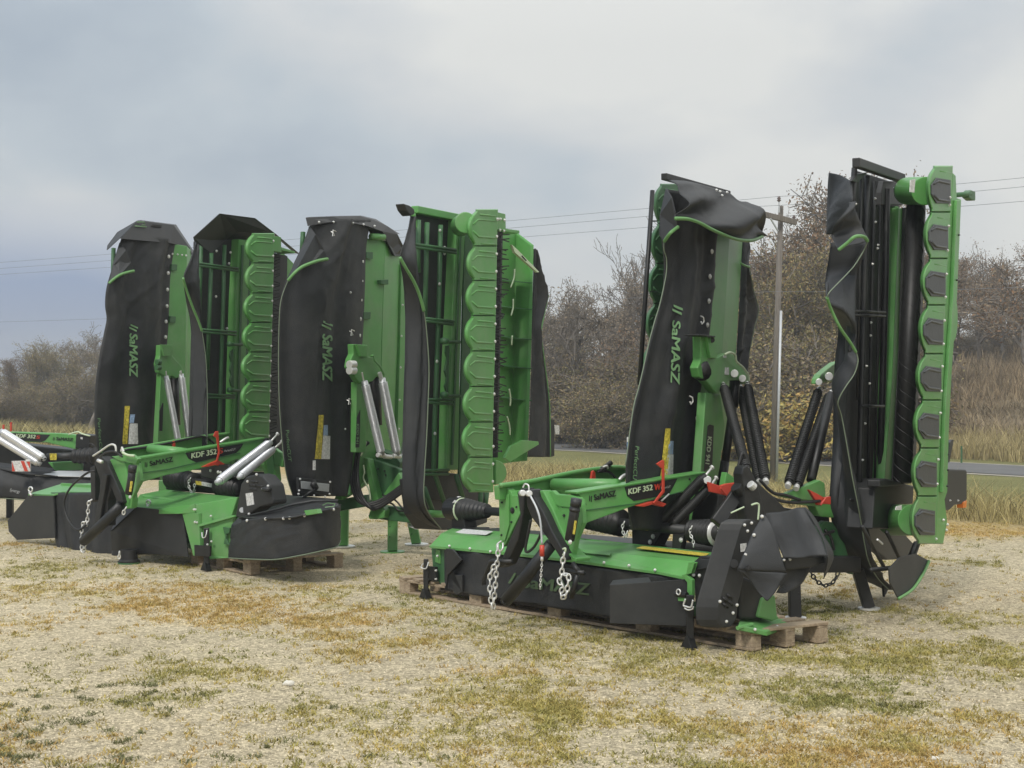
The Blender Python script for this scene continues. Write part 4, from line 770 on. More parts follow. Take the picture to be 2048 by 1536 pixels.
f3 = sheet(PB2, [(824, 432, .1), (812, 475, .15), (800, 514, .2), (806, 560, .1), (810, 620, .05), (810, 700, .05), (807, 800, .05), (805, 900, .05), (806, 985, .05), (820, 1022, .05), (850, 1046, .05), (880, 1058, .05)],
           [(827, 434, .1), (829, 470, .12), (832, 505, .18), (838, 560, .22), (848, 620, .22), (853, 660, .22), (857, 735, .22), (855, 810, .22), (853, 880, .22), (850, 945, .22), (849, 995, .22), (856, 1022, .2), (882, 1057, .1)], 'apron_flap', 'grey_fabric', B, nu=14, folds=((1.1, .025, .5),), seed=9)
piping(PB2, [(800, 515, .24), (811, 535, .25), (826, 560, .25), (838, 587, .25), (848, 622, .25)], f3, .016); piping(PB2, [(848, 622, .25), (853, 660, .24), (858, 735, .24), (856, 810, .24), (853, 880, .24), (849, 945, .24), (848, 995, .24), (856, 1024, .22), (882, 1058, .12)], f3, .006, m='edge_thread')
prism(PB2, [(893, 945), (935, 950), (975, 985), (975, 1045), (935, 1060), (880, 1060), (860, 1030), (850, 960)], -.08, .3, 'end_shield', 'black_plastic', B, .01)
MB().tube([PB2(857, 1027, .12), PB2(898, 1029, .12)], .035, 10).build('foot_tube', 'green_paint', B, smooth=True)
for pts in ([(848, 975), (866, 1025)], [(912, 950), (930, 1010)], [(962, 984), (960, 1015)], [(974, 984), (970, 1015)]): rail(PB2, B, pts, .05, .1)
# frame of B
prism(PBf, [(728, 915), (765, 925), (803, 940), (798, 966), (765, 1003), (735, 955)], .02, .08, 'frame_plate', 'dark_green_paint', B, .01)
bolts([PBf(x, y, .03) for x, y in ((747, 932), (756, 938), (769, 942), (749, 945), (771, 950), (755, 960))], PBf.n, B, .008, 'bolt_hole', 'rubber')
f_ = MB(); f_.poly([PBf(725, 915, .12), PBf(736, 918, .12), PBf(757, 1001, .12), PBf(744, 1003, .12)], PBf.n * -.1); f_.poly([PBf(797, 945, .08), PBf(807, 965, .08), PBf(772, 996, .08), PBf(760, 998, .08)], PBf.n * -.08)
f_.poly([PBf(693, 945, .1), PBf(701, 946, .1), (PBf(682, 1000, .1)), PBf(668, 998, .1)], PBf.n * -.1); f_.poly([PBf(716, 966, .05), PBf(733, 957, .05), PBf(735, 965, .05), PBf(690, 995, .05), PBf(678, 1000, .05)], PBf.n * -.08); f_.build('frame_strut', 'green_paint', B, bevel=.008)
MB().bar(PBf(672, 1012, -.05), PBf(740, 1000, -.05), .12, .12).build('cross_beam', 'dark_green_paint', B, bevel=.008)
prism(PBf, [(742, 1015), (765, 1013), (770, 1022), (768, 1036), (752, 1039), (738, 1038), (736, 1032)], .25, .12, 'link_bracket', 'green_paint', B, .01)
MB().bar(PBf(764, 1024, .1), PBf(905, 1040, .1), .12, .14).build('main_frame', 'dark_green_paint', B, bevel=.008)
for (x0, y0, x1, y1, w_) in ((785, 1030, 785, 1105, .10), (822, 1038, 833, 1090, .10), (687, 1005, 686, 1094, .11)):
    d1 = EYE * F_ / (y1 - 768); foot = Vector(((x1 - 1024) / F_ * d1, d1, .015)); tp = Vector((foot.x + (x0 - x1) / F_ * d1, d1 + .05, EYE + (768 - y0) / F_ * d1))
    lg = MB().bar(foot, tp, w_, w_, (0, 1, 0)).build('parking_leg', 'green_paint', B, bevel=.008); MB().tube([foot, foot - Vector((0, 0, .014))], .13, 20).build('foot_plate', 'green_paint' if x0 == 785 else 'zinc', lg)
    bolts([foot.lerp(tp, k) + PBf.n * w_ * .5 for k in (.4, .68)], PBf.n, lg, .007, 'pin_hole', 'rubber')
for i, dx in enumerate((0, 5, -4, 9)): hose([PBf(728 + dx, 885, .15), PBf(712 + dx, 900, .25), PBf(706 + dx, 930, .3), PBf(707 + dx, 965, .35), PBf(716 + dx, 995, .35), PBf(732 + dx, 1010 + dx * .6, .35), PBf(752, 1008 + dx, .3), PBf(775, 996 + dx, .25), PBf(808, 972 + dx, .2)], .019, 'hydraulic_hose', 'rubber', B)
for q in ([(760, 1000), (785, 1008), (800, 1022), (830, 1015)], [(765, 990), (790, 1000), (808, 1018), (835, 1025)]): hose([PBf(x, y, .2) for x, y in q], .010, 'cable', 'rubber', B)
hose([PBf(723, 888, .3), PBf(729, 883, .3), PBf(731, 888, .3), PBf(722, 912, .3)], .009, 'latch_hook', 'letter_pale', B); hose([PBf(727, 930, .2), PBf(729, 945, .2), PBf(727, 957, .2), PBf(738, 980, .2), PBf(741, 1000, .2)], .008, 'release_rod', 'letter_pale', B)
chain([PBf(814, 1040, .1), PBf(822, 1052, .1), PBf(836, 1055, .1), PBf(852, 1044, .1)], .05, .007, 'chain', B, 'galvanised')
prism(PBf, [(728, 888), (740, 892), (790, 912), (800, 925), (796, 940), (760, 925), (735, 915)], -.1, .15, 'pivot_housing', 'dark_green_paint', B, .01)
# ================================================================== mower C (right)
PC1, PC2 = Pl(1.15, 11.3, VX, VY), Pl(2.66, 11.6, VX, VY); PCf = Pl(2.11, 11.24, .85, .52)
C = thing('rear_butterfly_mower', (2.3, 11.8, 0), 'tall folded green mower, rightmost of three, with black springs and a twisted loose curtain', 'mower', 'tall folded mowers in the yard')
cC = sheet(PC1, [(1333, 378), (1325, 420), (1323, 470), (1328, 520), (1327, 570), (1321, 607), (1311, 640), (1300, 681), (1290, 726), (1279, 773), (1267, 820), (1258, 875), (1252, 930), (1254, 1000), (1262, 1060)],
           [(1458, 400), (1436, 465), (1429, 520), (1425, 574), (1420, 651), (1408, 740), (1398, 800), (1392, 850), (1386, 930), (1382, 1000), (1380, 1060)], 'apron', 'black_fabric', C, nu=28, folds=((1.8, .03, .15), (4.2, .010, -.3)), bulge=.05, seed=12)
lettering('SaMASZ', (1342, 641), (1339, 765), 17, 'lettering', 'letter_green', cC, on(cC)); logo((1341, 610), (1344, 634), 21, 'letter_green', cC, on(cC))
lettering('PerfectCUT', (1268, 892), (1262, 968), 8.5, 'lettering', 'letter_green', cC, on(cC), bold=0)
labels(cC, [(1329, 857), (1339, 857), (1335, 960), (1318, 960)], [(1336, 882), (1345, 882), (1344, 908), (1334, 908)], [(1333, 908), (1345, 909), (1344, 950), (1328, 950)])
for p_ in ([(1329, 482), (1329, 500), (1334, 518), (1333, 550), (1321, 607), (1311, 640), (1300, 681), (1290, 726), (1279, 773), (1267, 820), (1252, 930)],): piping(PC1, [(x - 1, y, .03) for x, y in p_], cC, .0045, m='edge_thread')
fl = MB(); fl.poly([PC1(*p) for p in ((1334, 376, .05), (1345, 395, .16), (1352, 425, .19), (1356, 455, .19), (1340, 467, .17), (1329, 482, .08), (1321, 470, .04), (1323, 430, .04))], PC1.n * -.012); fl.build('folded_corner', 'grey_fabric', cC, bevel=.004)
piping(PC1, [(1356, 454, .21), (1348, 460, .20), (1339, 468, .18), (1329, 482, .09)], cC, .014)
dr = sheet(PC1, [(1338, 361, .10), (1368, 362, .12), (1398, 368, .12), (1430, 377, .1), (1458, 386, .1), (1478, 402, .12), (1498, 406, .12), (1510, 430, .12), (1524, 472, .1)], [(1350, 436, .24), (1376, 437, .27), (1400, 445, .28), (1422, 457, .3), (1442, 466, .3), (1468, 476, .3), (1490, 481, .28), (1508, 480, .24), (1525, 473, .12)], 'top_apron', 'grey_fabric', C, nu=24, nv=60, folds=((.6, .05, 1.6), (1.5, .03, 2.3)), bulge=.06, seed=22)
piping(PC1, [(1351, 437, .27), (1376, 438, .30), (1400, 446, .31), (1422, 458, .32), (1442, 467, .32), (1468, 477, .32), (1490, 481, .30), (1508, 480, .26), (1525, 473, .15)], dr, .014)
MB().bar(PC1(1328, 353, .0), PC1(1456, 388, .0), .05, .05).build('top_rail', 'black_paint', C, bevel=.005)
bk = MB(); bk.poly([PC1(1398, 369, .02), PC1(1456, 386, .02), PC1(1458, 428, .02), PC1(1398, 398, .02)], PC1.n * -.03); bk.poly([PC1(1451, 380, .06), PC1(1458, 381, .06), PC1(1459, 425, .06), PC1(1456, 427, .06)], PC1.n * -.05); bk = bk.build('hinge_bracket', 'black_paint', C, bevel=.004)
bolts([PC1(x, y, .14) for x, y in ((1433, 380), (1440, 383), (1454, 385), (1444, 391), (1493, 409), (1482, 431))], PC1.n, C, .009)
dk = MB(); dk.poly([PC1(1434, 430), PC1(1461, 440), PC1(1454, 570), PC1(1445, 705), PC1(1430, 900), PC1(1380, 1060), PC1(1395, 800), PC1(1421, 640)], PC1.n * -.05); dk.poly([PC1(1461, 440), PC1(1486, 470, -.1), PC1(1480, 570, -.1), PC1(1471, 720, -.1), PC1(1452, 900, -.1), PC1(1430, 900)], PC1.n * -.05)
dk.build('deck', 'green_paint', C, bevel=.006)
wing_body(PC1, 1342, 1385, 385, 1000, 1290, 1330, .26, C, off=-.10)
bolts([PC1(x, y, .06) for x, y in ((1424, 503), (1420, 553), (1418, 602), (1415, 650), (1394, 837), (1393, 880), (1390, 920))], PC1.n, C, .017)
for x, y in ((1404, 640), (1382, 800)): MB().tube([PC1(x - 3, y - 8, .1), PC1(x + 3, y - 5, .13), PC1(x + 4, y + 3, .13), PC1(x, y + 8, .13), PC1(x - 2, y + 3, .12)], .006, 5).build('hook_clip', 'zinc', C)
PC1b = PC1.shift(-.36)
ys = [367, 447, 527, 607, 686, 765]; scallops(PC1b, ys, [1320, 1314, 1310, 1306, 1301, 1295], [1306, 1300, 1295, 1290, 1284], [1360, 1355, 1350, 1345, 1340, 1335], .0, C, m='dark_green_paint')
MB().tube([PC1b(1305, 381, .1), PC1b(1293, 560, .1), PC1b(1279, 770, .1)], .018, 8).build('side_post', 'black_paint', C, smooth=True)
for y in (442, 583, 632): MB().tube([PC1b(1301, y, .1), PC1b(1314, y, .05)], .006, 5).build('post_bracket', 'black_paint', C)
rc = sheet(PC1, [(1484, 478, -.12), (1481, 560, -.12), (1477, 640, -.12), (1470, 760, -.12)], [(1499, 484, -.1), (1501, 500, -.1), (1498, 534, -.05), (1507, 580, -.08), (1517, 620, -.08), (1508, 660, -.1), (1496, 720, -.1), (1488, 760, -.12)], 'rear_apron', 'black_fabric', C, nu=10, folds=((.9, .03, .4),), seed=15)
piping(PC1, [(1482, 527, -.05), (1490, 531, -.03), (1499, 534, -.03)], rc, .009); piping(PC1, [(1499, 534, -.04), (1507, 580, -.06), (1517, 620, -.06), (1508, 660, -.08), (1488, 760, -.1)], rc, .0045, m='edge_thread')
ab = arm_plate(PC1, [(1402, 669), (1432, 674), (1433, 716), (1446, 710), (1458, 706), (1468, 708), (1474, 714), (1475, 724), (1488, 738), (1497, 750), (1499, 760), (1490, 768), (1478, 760), (1458, 762), (1448, 778), (1434, 788), (1420, 770), (1411, 760), (1400, 754), (1396, 735), (1402, 720)], .20, C)
prism(PC1, [(1414, 672), (1433, 674), (1434, 717), (1421, 716)], .225, .025, 'hinge_block', 'green_paint', ab); prism(PC1, [(1400, 668), (1431, 672), (1431, 675), (1400, 671)], .26, .12, 'hinge_cap', 'black_paint', ab)
hl = MB(); hl.tube([PC1(1424, 680, .23), PC1(1424, 680, .232)], .022, 14); hl.build('pin_hole', 'rubber', ab)
MB().tube(cat([PC1(1450, 709, .24), PC1(1460, 705, .24), PC1(1470, 710, .24), PC1(1473, 723, .24), PC1(1486, 735, .24), PC1(1496, 750, .24), PC1(1498, 762, .24)]), .010, 6).build('guide_edge', 'letter_pale', ab, smooth=True)
for x, y, r in ((1469, 747, .032), (1485, 757, .030)): MB().tube([PC1(x, y, .19), PC1(x, y, .235)], r, 14).build('pivot_pin', 'zinc', ab, bevel=.004)
MB().tube([PC1(1398, 725, .1), PC1(1405, 745, .2)], .07, 12).build('rubber_buffer', 'rubber', ab, smooth=True)
prisms(PC1, [([(1412, 742), (1419, 742), (1419, 747), (1412, 747)], .206, .004), ([(1447, 711), (1453, 711), (1453, 716), (1447, 715)], .206, .004), ([(1451, 735), (1458, 735), (1458, 750), (1450, 749)], .206, .004)], 'small_sticker', 'white_sticker', ab, 0)
la = MB(); la.poly([PC1(1412, 785, .17), PC1(1441, 788, .17), PC1(1450, 850, .17), PC1(1440, 935, .17), PC1(1416, 1050, .17), PC1(1394, 1050, .17), PC1(1402, 930, .17)], PC1.n * -.07); la = la.build('lift_arm', 'green_paint', C, bevel=.008)
prism(PC1, [(1416, 852), (1420, 849), (1428, 851), (1425, 930), (1408, 945)], .176, .004, 'model_decal', 'letter_black', la); lettering('KDD 941', (1416, 873), (1411, 927), 8, 'lettering', 'letter_pale', la, lambda x, y: PC1(x, y, .184), shear=.1)
# centre springs of C
def spC(a, b): spring(a, b, .030, 52, 'black_paint', C, wire=.0085, core=.02)
cP = lambda x, y, o=0.: PCf(x, y, o)
S = [(PC1(1448, 774, .24), cP(1493, 938, .25), .031), (PC1(1481, 776, .10), cP(1518, 962, .0), .030), (PC1(1495, 772, .24), cP(1531, 960, .12), .031), (PC2(1637, 781, -.5), cP(1577, 968, .12), .031), (PC2(1659, 790, -.35), cP(1594, 972, .10), .031)]
for a_, b2, r in S: spring(a_, b2, r, 56, 'black_paint', C, wire=.0095, core=.022); MB().tube([a_, a_ + (a_ - b2).normalized() * .07], [.024, .012], 10).build('spring_end', 'zinc', C, bevel=.004); MB().tube([b2, b2 - (a_ - b2).normalized() * .04], .024, 10).build('spring_end', 'zinc', C, bevel=.004)
for a_, b2, r in ((PC1(1470, 755, .15), PC1(1466, 815, .15), .042), (PC1(1466, 815, .12), PC1(1450, 925, .12), .034), (PC1(1449, 925, .12), PC1(1440, 985, .12), .04), (PC2(1662, 790, -.3), cP(1622, 960, .02), .036)): MB().tube([a_, b2], r, 14).build('hydraulic_cylinder', 'black_paint', C, smooth=True)
br2 = arm_plate(PC2, [(1636, 768), (1637, 758), (1642, 749), (1656, 737), (1672, 725), (1690, 720), (1690, 760), (1655, 764), (1645, 766)], -.45, C, .06)
for x, y, r in ((1658, 753, .034), (1638, 764, .028), (1668, 778, .024)): MB().tube([PC2(x, y, -.46), PC2(x, y, -.41)], r, 14).build('pivot_pin', 'zinc', br2, bevel=.004)
# centre frame of C
fp = MB(); fp.poly([cP(1453, 944, .1), cP(1463, 950, .1), cP(1472, 958, .1), cP(1485, 961, .1), cP(1485, 985, .1), cP(1448, 972, .1)], PCf.n * -.06); fp.build('swing_frame', 'green_paint', C, bevel=.008); fp = MB(); fp.poly([cP(1553, 990, .1), cP(1575, 987, .1), cP(1610, 972, .1), cP(1640, 960, .1), cP(1650, 966, .1), cP(1652, 995, .1), cP(1640, 1004, .1), cP(1580, 997, .1)], PCf.n * -.06)
fp = fp.build('swing_frame', 'green_paint', C, bevel=.008); fp = MB(); fp.poly([cP(1595, 1009, .08), cP(1631, 1013, .08), cP(1640, 1033, .08), cP(1668, 1036, .08), cP(1668, 1000, .08), cP(1600, 1000, .08)], PCf.n * -.10); fp = fp.build('swing_frame', 'green_paint', C, bevel=.008)
prism(PCf, [(1650, 1042), (1668, 1045), (1690, 1085), (1708, 1150), (1648, 1122), (1630, 1060)], .05, .06, 'frame_plate', 'dark_green_paint', C, .01)
prism(PCf, [(1440, 985), (1540, 1010), (1660, 1030), (1665, 1085), (1600, 1100), (1430, 1060)], -.15, .3, 'centre_gearbox', 'black_paint', C, .02)
for pts in ([(1418, 964), (1441, 972), (1452, 968), (1473, 965), (1466, 978), (1458, 992), (1448, 990), (1422, 984)], [(1618, 979), (1636, 988), (1648, 995), (1662, 993), (1662, 1009), (1645, 1008), (1637, 1011), (1631, 1000)]):
    rb_ = prism(PCf, pts, .18, .03, 'red_lock_lever', 'red_plastic', C, .004)
MB().tube([cP(1441, 976, .2), cP(1456, 993, .2)], .008, 6).build('lock_pin', 'red_plastic', C); MB().tube([cP(1652, 996, .2), cP(1641, 1010, .2)], .008, 6).build('lock_pin', 'red_plastic', C)
hs = MB(); hs.poly([cP(1484, 948, .45), cP(1487, 935, .45), (cP(1494, 930, .45)), cP(1501, 936, .45), cP(1516, 968, .45), cP(1540, 1060, .45), cP(1500, 1060, .45), cP(1492, 1040, .45)], PCf.n * -.10); hs.poly([cP(1500, 945, .3), cP(1520, 968, .3), cP(1560, 1005, .3), cP(1576, 1022, .3), cP(1576, 1060, .3), cP(1510, 1060, .3)], PCf.n * -.12)
hs.build('headstock', 'black_paint', C, bevel=.01); MB().tube([cP(1500, 968, .48), cP(1508, 975, .48)], .03, 12).build('headstock_pin', 'zinc', C, bevel=.004)
MB().bar(cP(1482, 978, .35), cP(1432, 1048, .35), .10, .06, (0, 1, 0)).build('diagonal_strut', 'black_paint', C, bevel=.01); MB().tube([cP(1472, 972, .4), cP(1482, 985, .4)], .045, 12).build('ball_joint', 'black_paint', C, bevel=.004)
hose([cP(1462, 1026, .5), cP(1475, 1020, .5), cP(1488, 1014, .5)], .006, 'linkage_rod', 'letter_pale', C); hose([cP(1503, 1010, .55), cP(1514, 1007, .55), cP(1518, 1013, .55), cP(1516, 1040, .55)], .007, 'pin_clip', 'letter_pale', C)
for q in ([(1505, 965), (1530, 985), (1555, 1000), (1590, 1005), (1640, 1002)], [(1520, 960), (1545, 985), (1570, 990), (1600, 1000)], [(1475, 940), (1485, 905), (1492, 925)]): hose([cP(x, y, .2) for x, y in q], .012, 'hydraulic_hose', 'rubber', C)
MB().bar(cP(1575, 1128, .1), cP(1712, 1128, .1), .12, .12).build('axle_beam', 'black_paint', C, bevel=.01)
for (x0, y0, x1, y1) in ((1588, 1125, 1590, 1238), (1716, 1140, 1738, 1219)):
    d1 = EYE * F_ / (y1 - 768); foot = Vector(((x1 - 1024) / F_ * d1, d1, .015)); tp = Vector((foot.x + (x0 - x1) / F_ * d1, d1 + .02, EYE + (768 - y0) / F_ * d1))
    lg = MB().bar(foot, tp, .085, .085, (0, 1, 0)).build('parking_leg', 'black_paint', C, bevel=.006); MB().tube([foot, foot - Vector((0, 0, .013))], .085, 24).build('foot_plate', 'zinc', lg); bolts([foot.lerp(tp, k) + PCf.n * .043 for k in (.45, .75)], PCf.n, lg, .007, 'pin_hole', 'rubber')
chain([cP(1620, 1142, .15), cP(1632, 1160, .15), cP(1650, 1171, .15), cP(1668, 1162, .15), cP(1677, 1143, .15)], .045, .006, 'chain', C, 'black_paint')
# ---- C2
prism(PC2, [(1712, 340), (1800, 368), (1786, 1000), (1760, 1090), (1700, 1100), (1690, 900), (1700, 560)], -.02, .04, 'apron_inside', 'black_fabric', C, .01)
MB().bar(PC2(1712, 325, .12), PC2(1804, 357, .12), .06, .07).build('top_rail', 'black_plastic', C, bevel=.006)
tri = MB(); tri.poly([PC2(1704, 362, .08), PC2(1714, 348, .08), PC2(1738, 344, .08), PC2(1728, 352, .08), PC2(1716, 366, .08)], PC2.n * -.03); tri.build('corner_plate', 'black_paint', C, bevel=.006); tri = MB(); tri.poly([PC2(1763, 385, .06), PC2(1768, 362, .06), PC2(1803, 362, .06), PC2(1806, 410, .06), PC2(1762, 410, .06)], PC2.n * -.05); tri.build('corner_plate', 'black_paint', C, bevel=.006)
for pts, w_ in (([(1709, 336), (1706, 395), (1705, 480)], .045), ([(1734, 352), (1731, 480), (1727, 620), (1720, 900), (1716, 1060)], .05), ([(1749, 363), (1745, 520), (1741, 760), (1735, 1000)], .03), ([(1774, 378), (1771, 560), (1764, 820), (1757, 1040)], .055), ([(1722, 356), (1719, 560), (1714, 800)], .02), ([(1760, 410), (1755, 700), (1748, 1040)], .02)): rail(PC2, C, pts, w_, .06, 'black_paint')
for pts in ([(1706, 622), (1770, 625)], [(1706, 630), (1770, 632)], [(1725, 812), (1768, 812)], [(1700, 1000), (1762, 1000)]): rail(PC2, C, pts, .022, .09, 'black_paint')
bolts([PC2(x, y, .10) for x, y in ((1711, 408), (1751, 444), (1750, 397), (1788, 376), (1756, 490), (1755, 497), (1745, 528), (1742, 645), (1741, 671), (1733, 732), (1739, 767), (1730, 847), (1725, 920))], PC2.n, C, .008)
g2_ = MB(); g2_.poly([PC2(1789, 412, .05), PC2(1800, 412, .10), PC2(1794, 600, .10), PC2(1786, 800, .10), PC2(1772, 958, .10), PC2(1758, 958, .05), PC2(1770, 760, .05), PC2(1780, 560, .05)], PC2.n * -.06)
g2_.poly([PC2(1797, 415, .11), PC2(1813, 418, .11), PC2(1808, 560, .11), PC2(1800, 760, .11), PC2(1786, 960, .11), PC2(1769, 960, .11), PC2(1784, 760, .11), PC2(1792, 560, .11)], PC2.n * -.08); g2_.build('deck', 'green_paint', C, bevel=.012)
ro = MB(); K = 110
for st in range(3):
    ro.tube([PC2(1832 - 28 * i / K, 405 + 560 * i / K, .30) + Vector((math.cos(i * .42 + st * 2.09), math.sin(i * .42 + st * 2.09), 0)) * .07 for i in range(K + 1)], .007, 5)
ro.tube([PC2(1832, 400, .30), PC2(1804, 965, .30)], .072, 16); ro.build('conditioner_roller', 'rubber', C, smooth=True)
prism(PC2, [(1812, 415), (1852, 412), (1846, 600), (1830, 960), (1790, 965), (1804, 700)], .14, .04, 'roller_guard', 'black_plastic', C)
for y0, y1 in ((350, 408),): 
    dm = MB().tube([PC2(1815, 382, .22), PC2(1817, 382, .25), PC2(1851, 382, .46)], [.11, .11, .11], 40).build('end_drum', 'green_paint', C, bevel=.006)
prism(PC2, [(1821, 360), (1831, 358), (1829, 385), (1820, 384)], .50, .004, 'warning_label', 'white_sticker', dm, 0)
dm2 = MB().tube([PC2(1783, 1040, .20), PC2(1786, 1040, .22), PC2(1826, 1040, .46)], [.12, .12, .118], 40).build('end_drum', 'green_paint', C, bevel=.006); prism(PC2, [(1793, 1013), (1804, 1010), (1803, 1020), (1791, 1020)], .47, .004, 'warning_label', 'white_sticker', dm2, 0)
prisms(PC2, [([(1750, 976), (1775, 958), (1828, 972), (1826, 1008), (1785, 1010), (1778, 1058), (1745, 1058)], .24, .2), ([(1760, 960), (1772, 957), (1820, 970), (1760, 974)], .3, .1)], 'end_shield', 'black_plastic', C, .01)
scallops(PC2, [331, 424, 517, 610, 707.5, 800, 896, 992, 1088], [1866, 1859, 1857, 1852, 1847, 1842, 1838, 1832, 1834], [1851, 1846, 1840, 1835.5, 1830, 1825, 1821.5, 1818], [1906, 1901.5, 1896, 1891.5, 1887, 1883.5, 1878, 1874, 1871], .52, C, th=.07, insert=True)
rb = MB(); rb.poly([PC2(x, y, .53) for x, y in ((1906, 345), (1912, 350), (1914, 395), (1923, 398), (1915, 590), (1904, 745), (1899, 840), (1895, 985), (1890, 1000), (1895, 1044), (1887, 1088), (1871, 1088), (1875, 985), (1879, 877), (1888, 700), (1896, 520), (1902, 411))], PC2.n * -.10); rb = rb.build('rear_beam', 'green_paint', C, bevel=.012)
MB().poly([PC2(x, y, .56) for x, y in ((1914, 400), (1921, 400), (1912, 600), (1901, 745), (1896, 840), (1892, 985), (1886, 985), (1890, 840), (1896, 745), (1906, 600))], PC2.n * -.03).build('beam_flange', 'green_paint', rb, bevel=.006)
bolts([PC2(1903 - (y - 345) * .0445 - 1, y, .555) for y in (395, 410, 452, 501, 548, 594, 641, 688, 733, 782, 826, 875, 919, 968)], PC2.n, C, .010); bolts([PC2(1921 - (y - 398) * .047, y, .565) for y in (470, 560, 909, 940, 972)], PC2.n, rb, .007, 'pin_hole', 'rubber')
bolts([PC2(x, y, .54) for x, y in ((1895, 1049), (1893, 1060), (1872, 1078), (1887, 1040))], PC2.n, C, .010)
MB().tube([PC2(1912, 390, .40), PC2(1936, 388, .40), PC2(1938, 388, .40)], [.022, .022, .028], 10).build('end_shaft', 'dark_green_paint', C, smooth=True); prism(PC2, [(1938, 384), (1943, 380), (1951, 383), (1951, 401), (1945, 401), (1938, 395)], .42, .06, 'end_knob', 'dark_green_paint', C, .008)
MB().poly([PC2(1908 + 8 * math.sin(a), 635 - 48 * math.cos(a), .40) for a in [math.pi * k / 10 for k in range(11)]], PC2.n * -.06).build('cover_bulge', 'green_paint', C, bevel=.01)
mg = MB(); mg.poly([PC2(x, y, .25) for x, y in ((1896, 938), (1932, 939), (1934, 943), (1934, 1000), (1926, 1008), (1910, 1010), (1900, 1020), (1889, 1022), (1889, 1000))], PC2.n * -.08); mg = mg.build('light_board', 'black_plastic', C, bevel=.012)
prism(PC2, [(1927, 1004), (1934, 1001), (1933, 1015), (1927, 1016)], .26, .06, 'orange_reflector', 'orange_lens', mg); bolts([PC2(x, y, .255) for x, y in ((1900, 1001), (1916, 1001))], PC2.n, mg, .007)
prism(PC2, [(1900, 885), (1905, 879), (1908, 880), (1899, 925), (1896, 925)], .2, .03, 'guard_tip', 'black_plastic', C)
# loose curtain of C2
c2a = sheet(PC2, [(1658, 345, -.25), (1656, 370, -.28), (1655, 400, -.3), (1654, 440, -.3), (1656, 468, -.28)], [(1704, 361, .06), (1705, 385, .10), (1704, 404, .12), (1686, 435, .0), (1672, 470, -.1)], 'curtain_corner', 'black_fabric', C, nu=16, nv=30, folds=((.7, .02, .6),), seed=31)
c2b = sheet(PC2, [(1704, 404, .14), (1690, 424, .12), (1670, 448, .05), (1663, 470, .0), (1670, 488, .05), (1677, 500, .12)], [(1705, 404, .14), (1715, 430, .18), (1724, 455, .2), (1730, 468, .22), (1734, 474, .23), (1735, 480, .23)], 'curtain_fold', 'grey_fabric', C, nu=16, nv=30, folds=((.7, .03, .6),), seed=32)
piping(PC2, [(1677, 500, .15), (1696, 485, .22), (1707, 475, .26), (1718, 472, .28), (1729, 474, .27), (1735, 482, .26)], c2b, .013)
c2c = sheet(PC2, [(1668, 486, -.05), (1664, 520, -.08), (1658, 560, -.1), (1654, 595, .1), (1664, 618, .02), (1674, 645, -.1), (1677, 665, -.12), (1671, 714, -.12), (1668, 760, -.12), (1667, 820, -.12), (1666, 880, -.12), (1661, 960, -.1), (1659, 1007, -.1), (1664, 1045, -.1), (1672, 1068, -.1), (1685, 1090, -.08), (1700, 1122, -.08), (1712, 1150, -.05), (1740, 1163, -.02), (1772, 1178, .0)],
            [(1734, 482, .2), (1718, 512, .15), (1703, 545, .08), (1701, 590, .05), (1704, 640, .08), (1711, 690, .15), (1716, 722, .22), (1709, 748, .2), (1693, 772, .15), (1680, 794, .1), (1676, 810, .08), (1683, 832, .1), (1690, 870, .12), (1704, 948, .14), (1715, 1007, .16), (1722, 1045, .16), (1730, 1092, .16), (1738, 1125, .16), (1754, 1156, .12), (1776, 1179, .04)], 'curtain', 'grey_fabric', C, nu=20, nv=110, folds=((.9, .05, 1.2), (2.4, .012, .8)), bulge=.03, seed=33)
piping(PC2, [(1735, 482, .25), (1729, 498, .22), (1711, 528, .2), (1693, 549, .2), (1661, 582, .18), (1654, 595, .16)], c2c, .0045, m='edge_thread'); piping(PC2, [(1654, 595, .16), (1662, 618, .16), (1680, 655, .2), (1700, 684, .22), (1712, 704, .24)], c2c, .012)
piping(PC2, [(1712, 704, .24), (1716, 722, .25), (1709, 747, .23), (1693, 771, .2), (1680, 793, .16), (1676, 809, .14), (1683, 832, .14), (1693, 886, .16), (1704, 951, .18), (1715, 1007, .2), (1722, 1045, .2), (1730, 1092, .2), (1738, 1125, .2), (1755, 1156, .16), (1777, 1179, .08)], c2c, .0045, m='edge_thread')
# lower end of C2
lf = MB(); lf.poly([PC2(x, y, .5) for x, y in ((1832, 1107), (1858, 1121), (1850, 1140), (1843, 1151), (1824, 1178), (1797, 1196), (1781, 1166), (1779, 1137), (1800, 1115))], PC2.n * -.012); lf = lf.build('lower_curtain', 'black_fabric', C, bevel=.003)
piping(PC2, [(1858, 1122, .51), (1846, 1148, .51), (1826, 1178, .51), (1798, 1197, .51)], lf, .012)
prism(PC2, [(1735, 1050), (1775, 1060), (1810, 1068), (1830, 1090), (1815, 1118), (1775, 1120), (1745, 1095)], .05, .06, 'lower_guard', 'black_plastic', C, .01)
prism(PC2, [(1768, 1172), (1777, 1178), (1770, 1194)], .06, .02, 'curtain_tip', 'black_fabric', C, .002)
for pts, w_ in (([(1724, 1053), (1745, 1092), (1769, 1136)], .03), ([(1773, 1064), (1790, 1098), (1806, 1131)], .03), ([(1742, 1140), (1790, 1135), (1827, 1127)], .035), ([(1833, 1088), (1824, 1112), (1814, 1130)], .06)): rail(PC2, C, pts, w_, .35, 'black_paint')
MB().tube([PC2(1755, 1079, .36), PC2(1765, 1088, .36)], .008, 5).build('bright_pin', 'zinc', C)
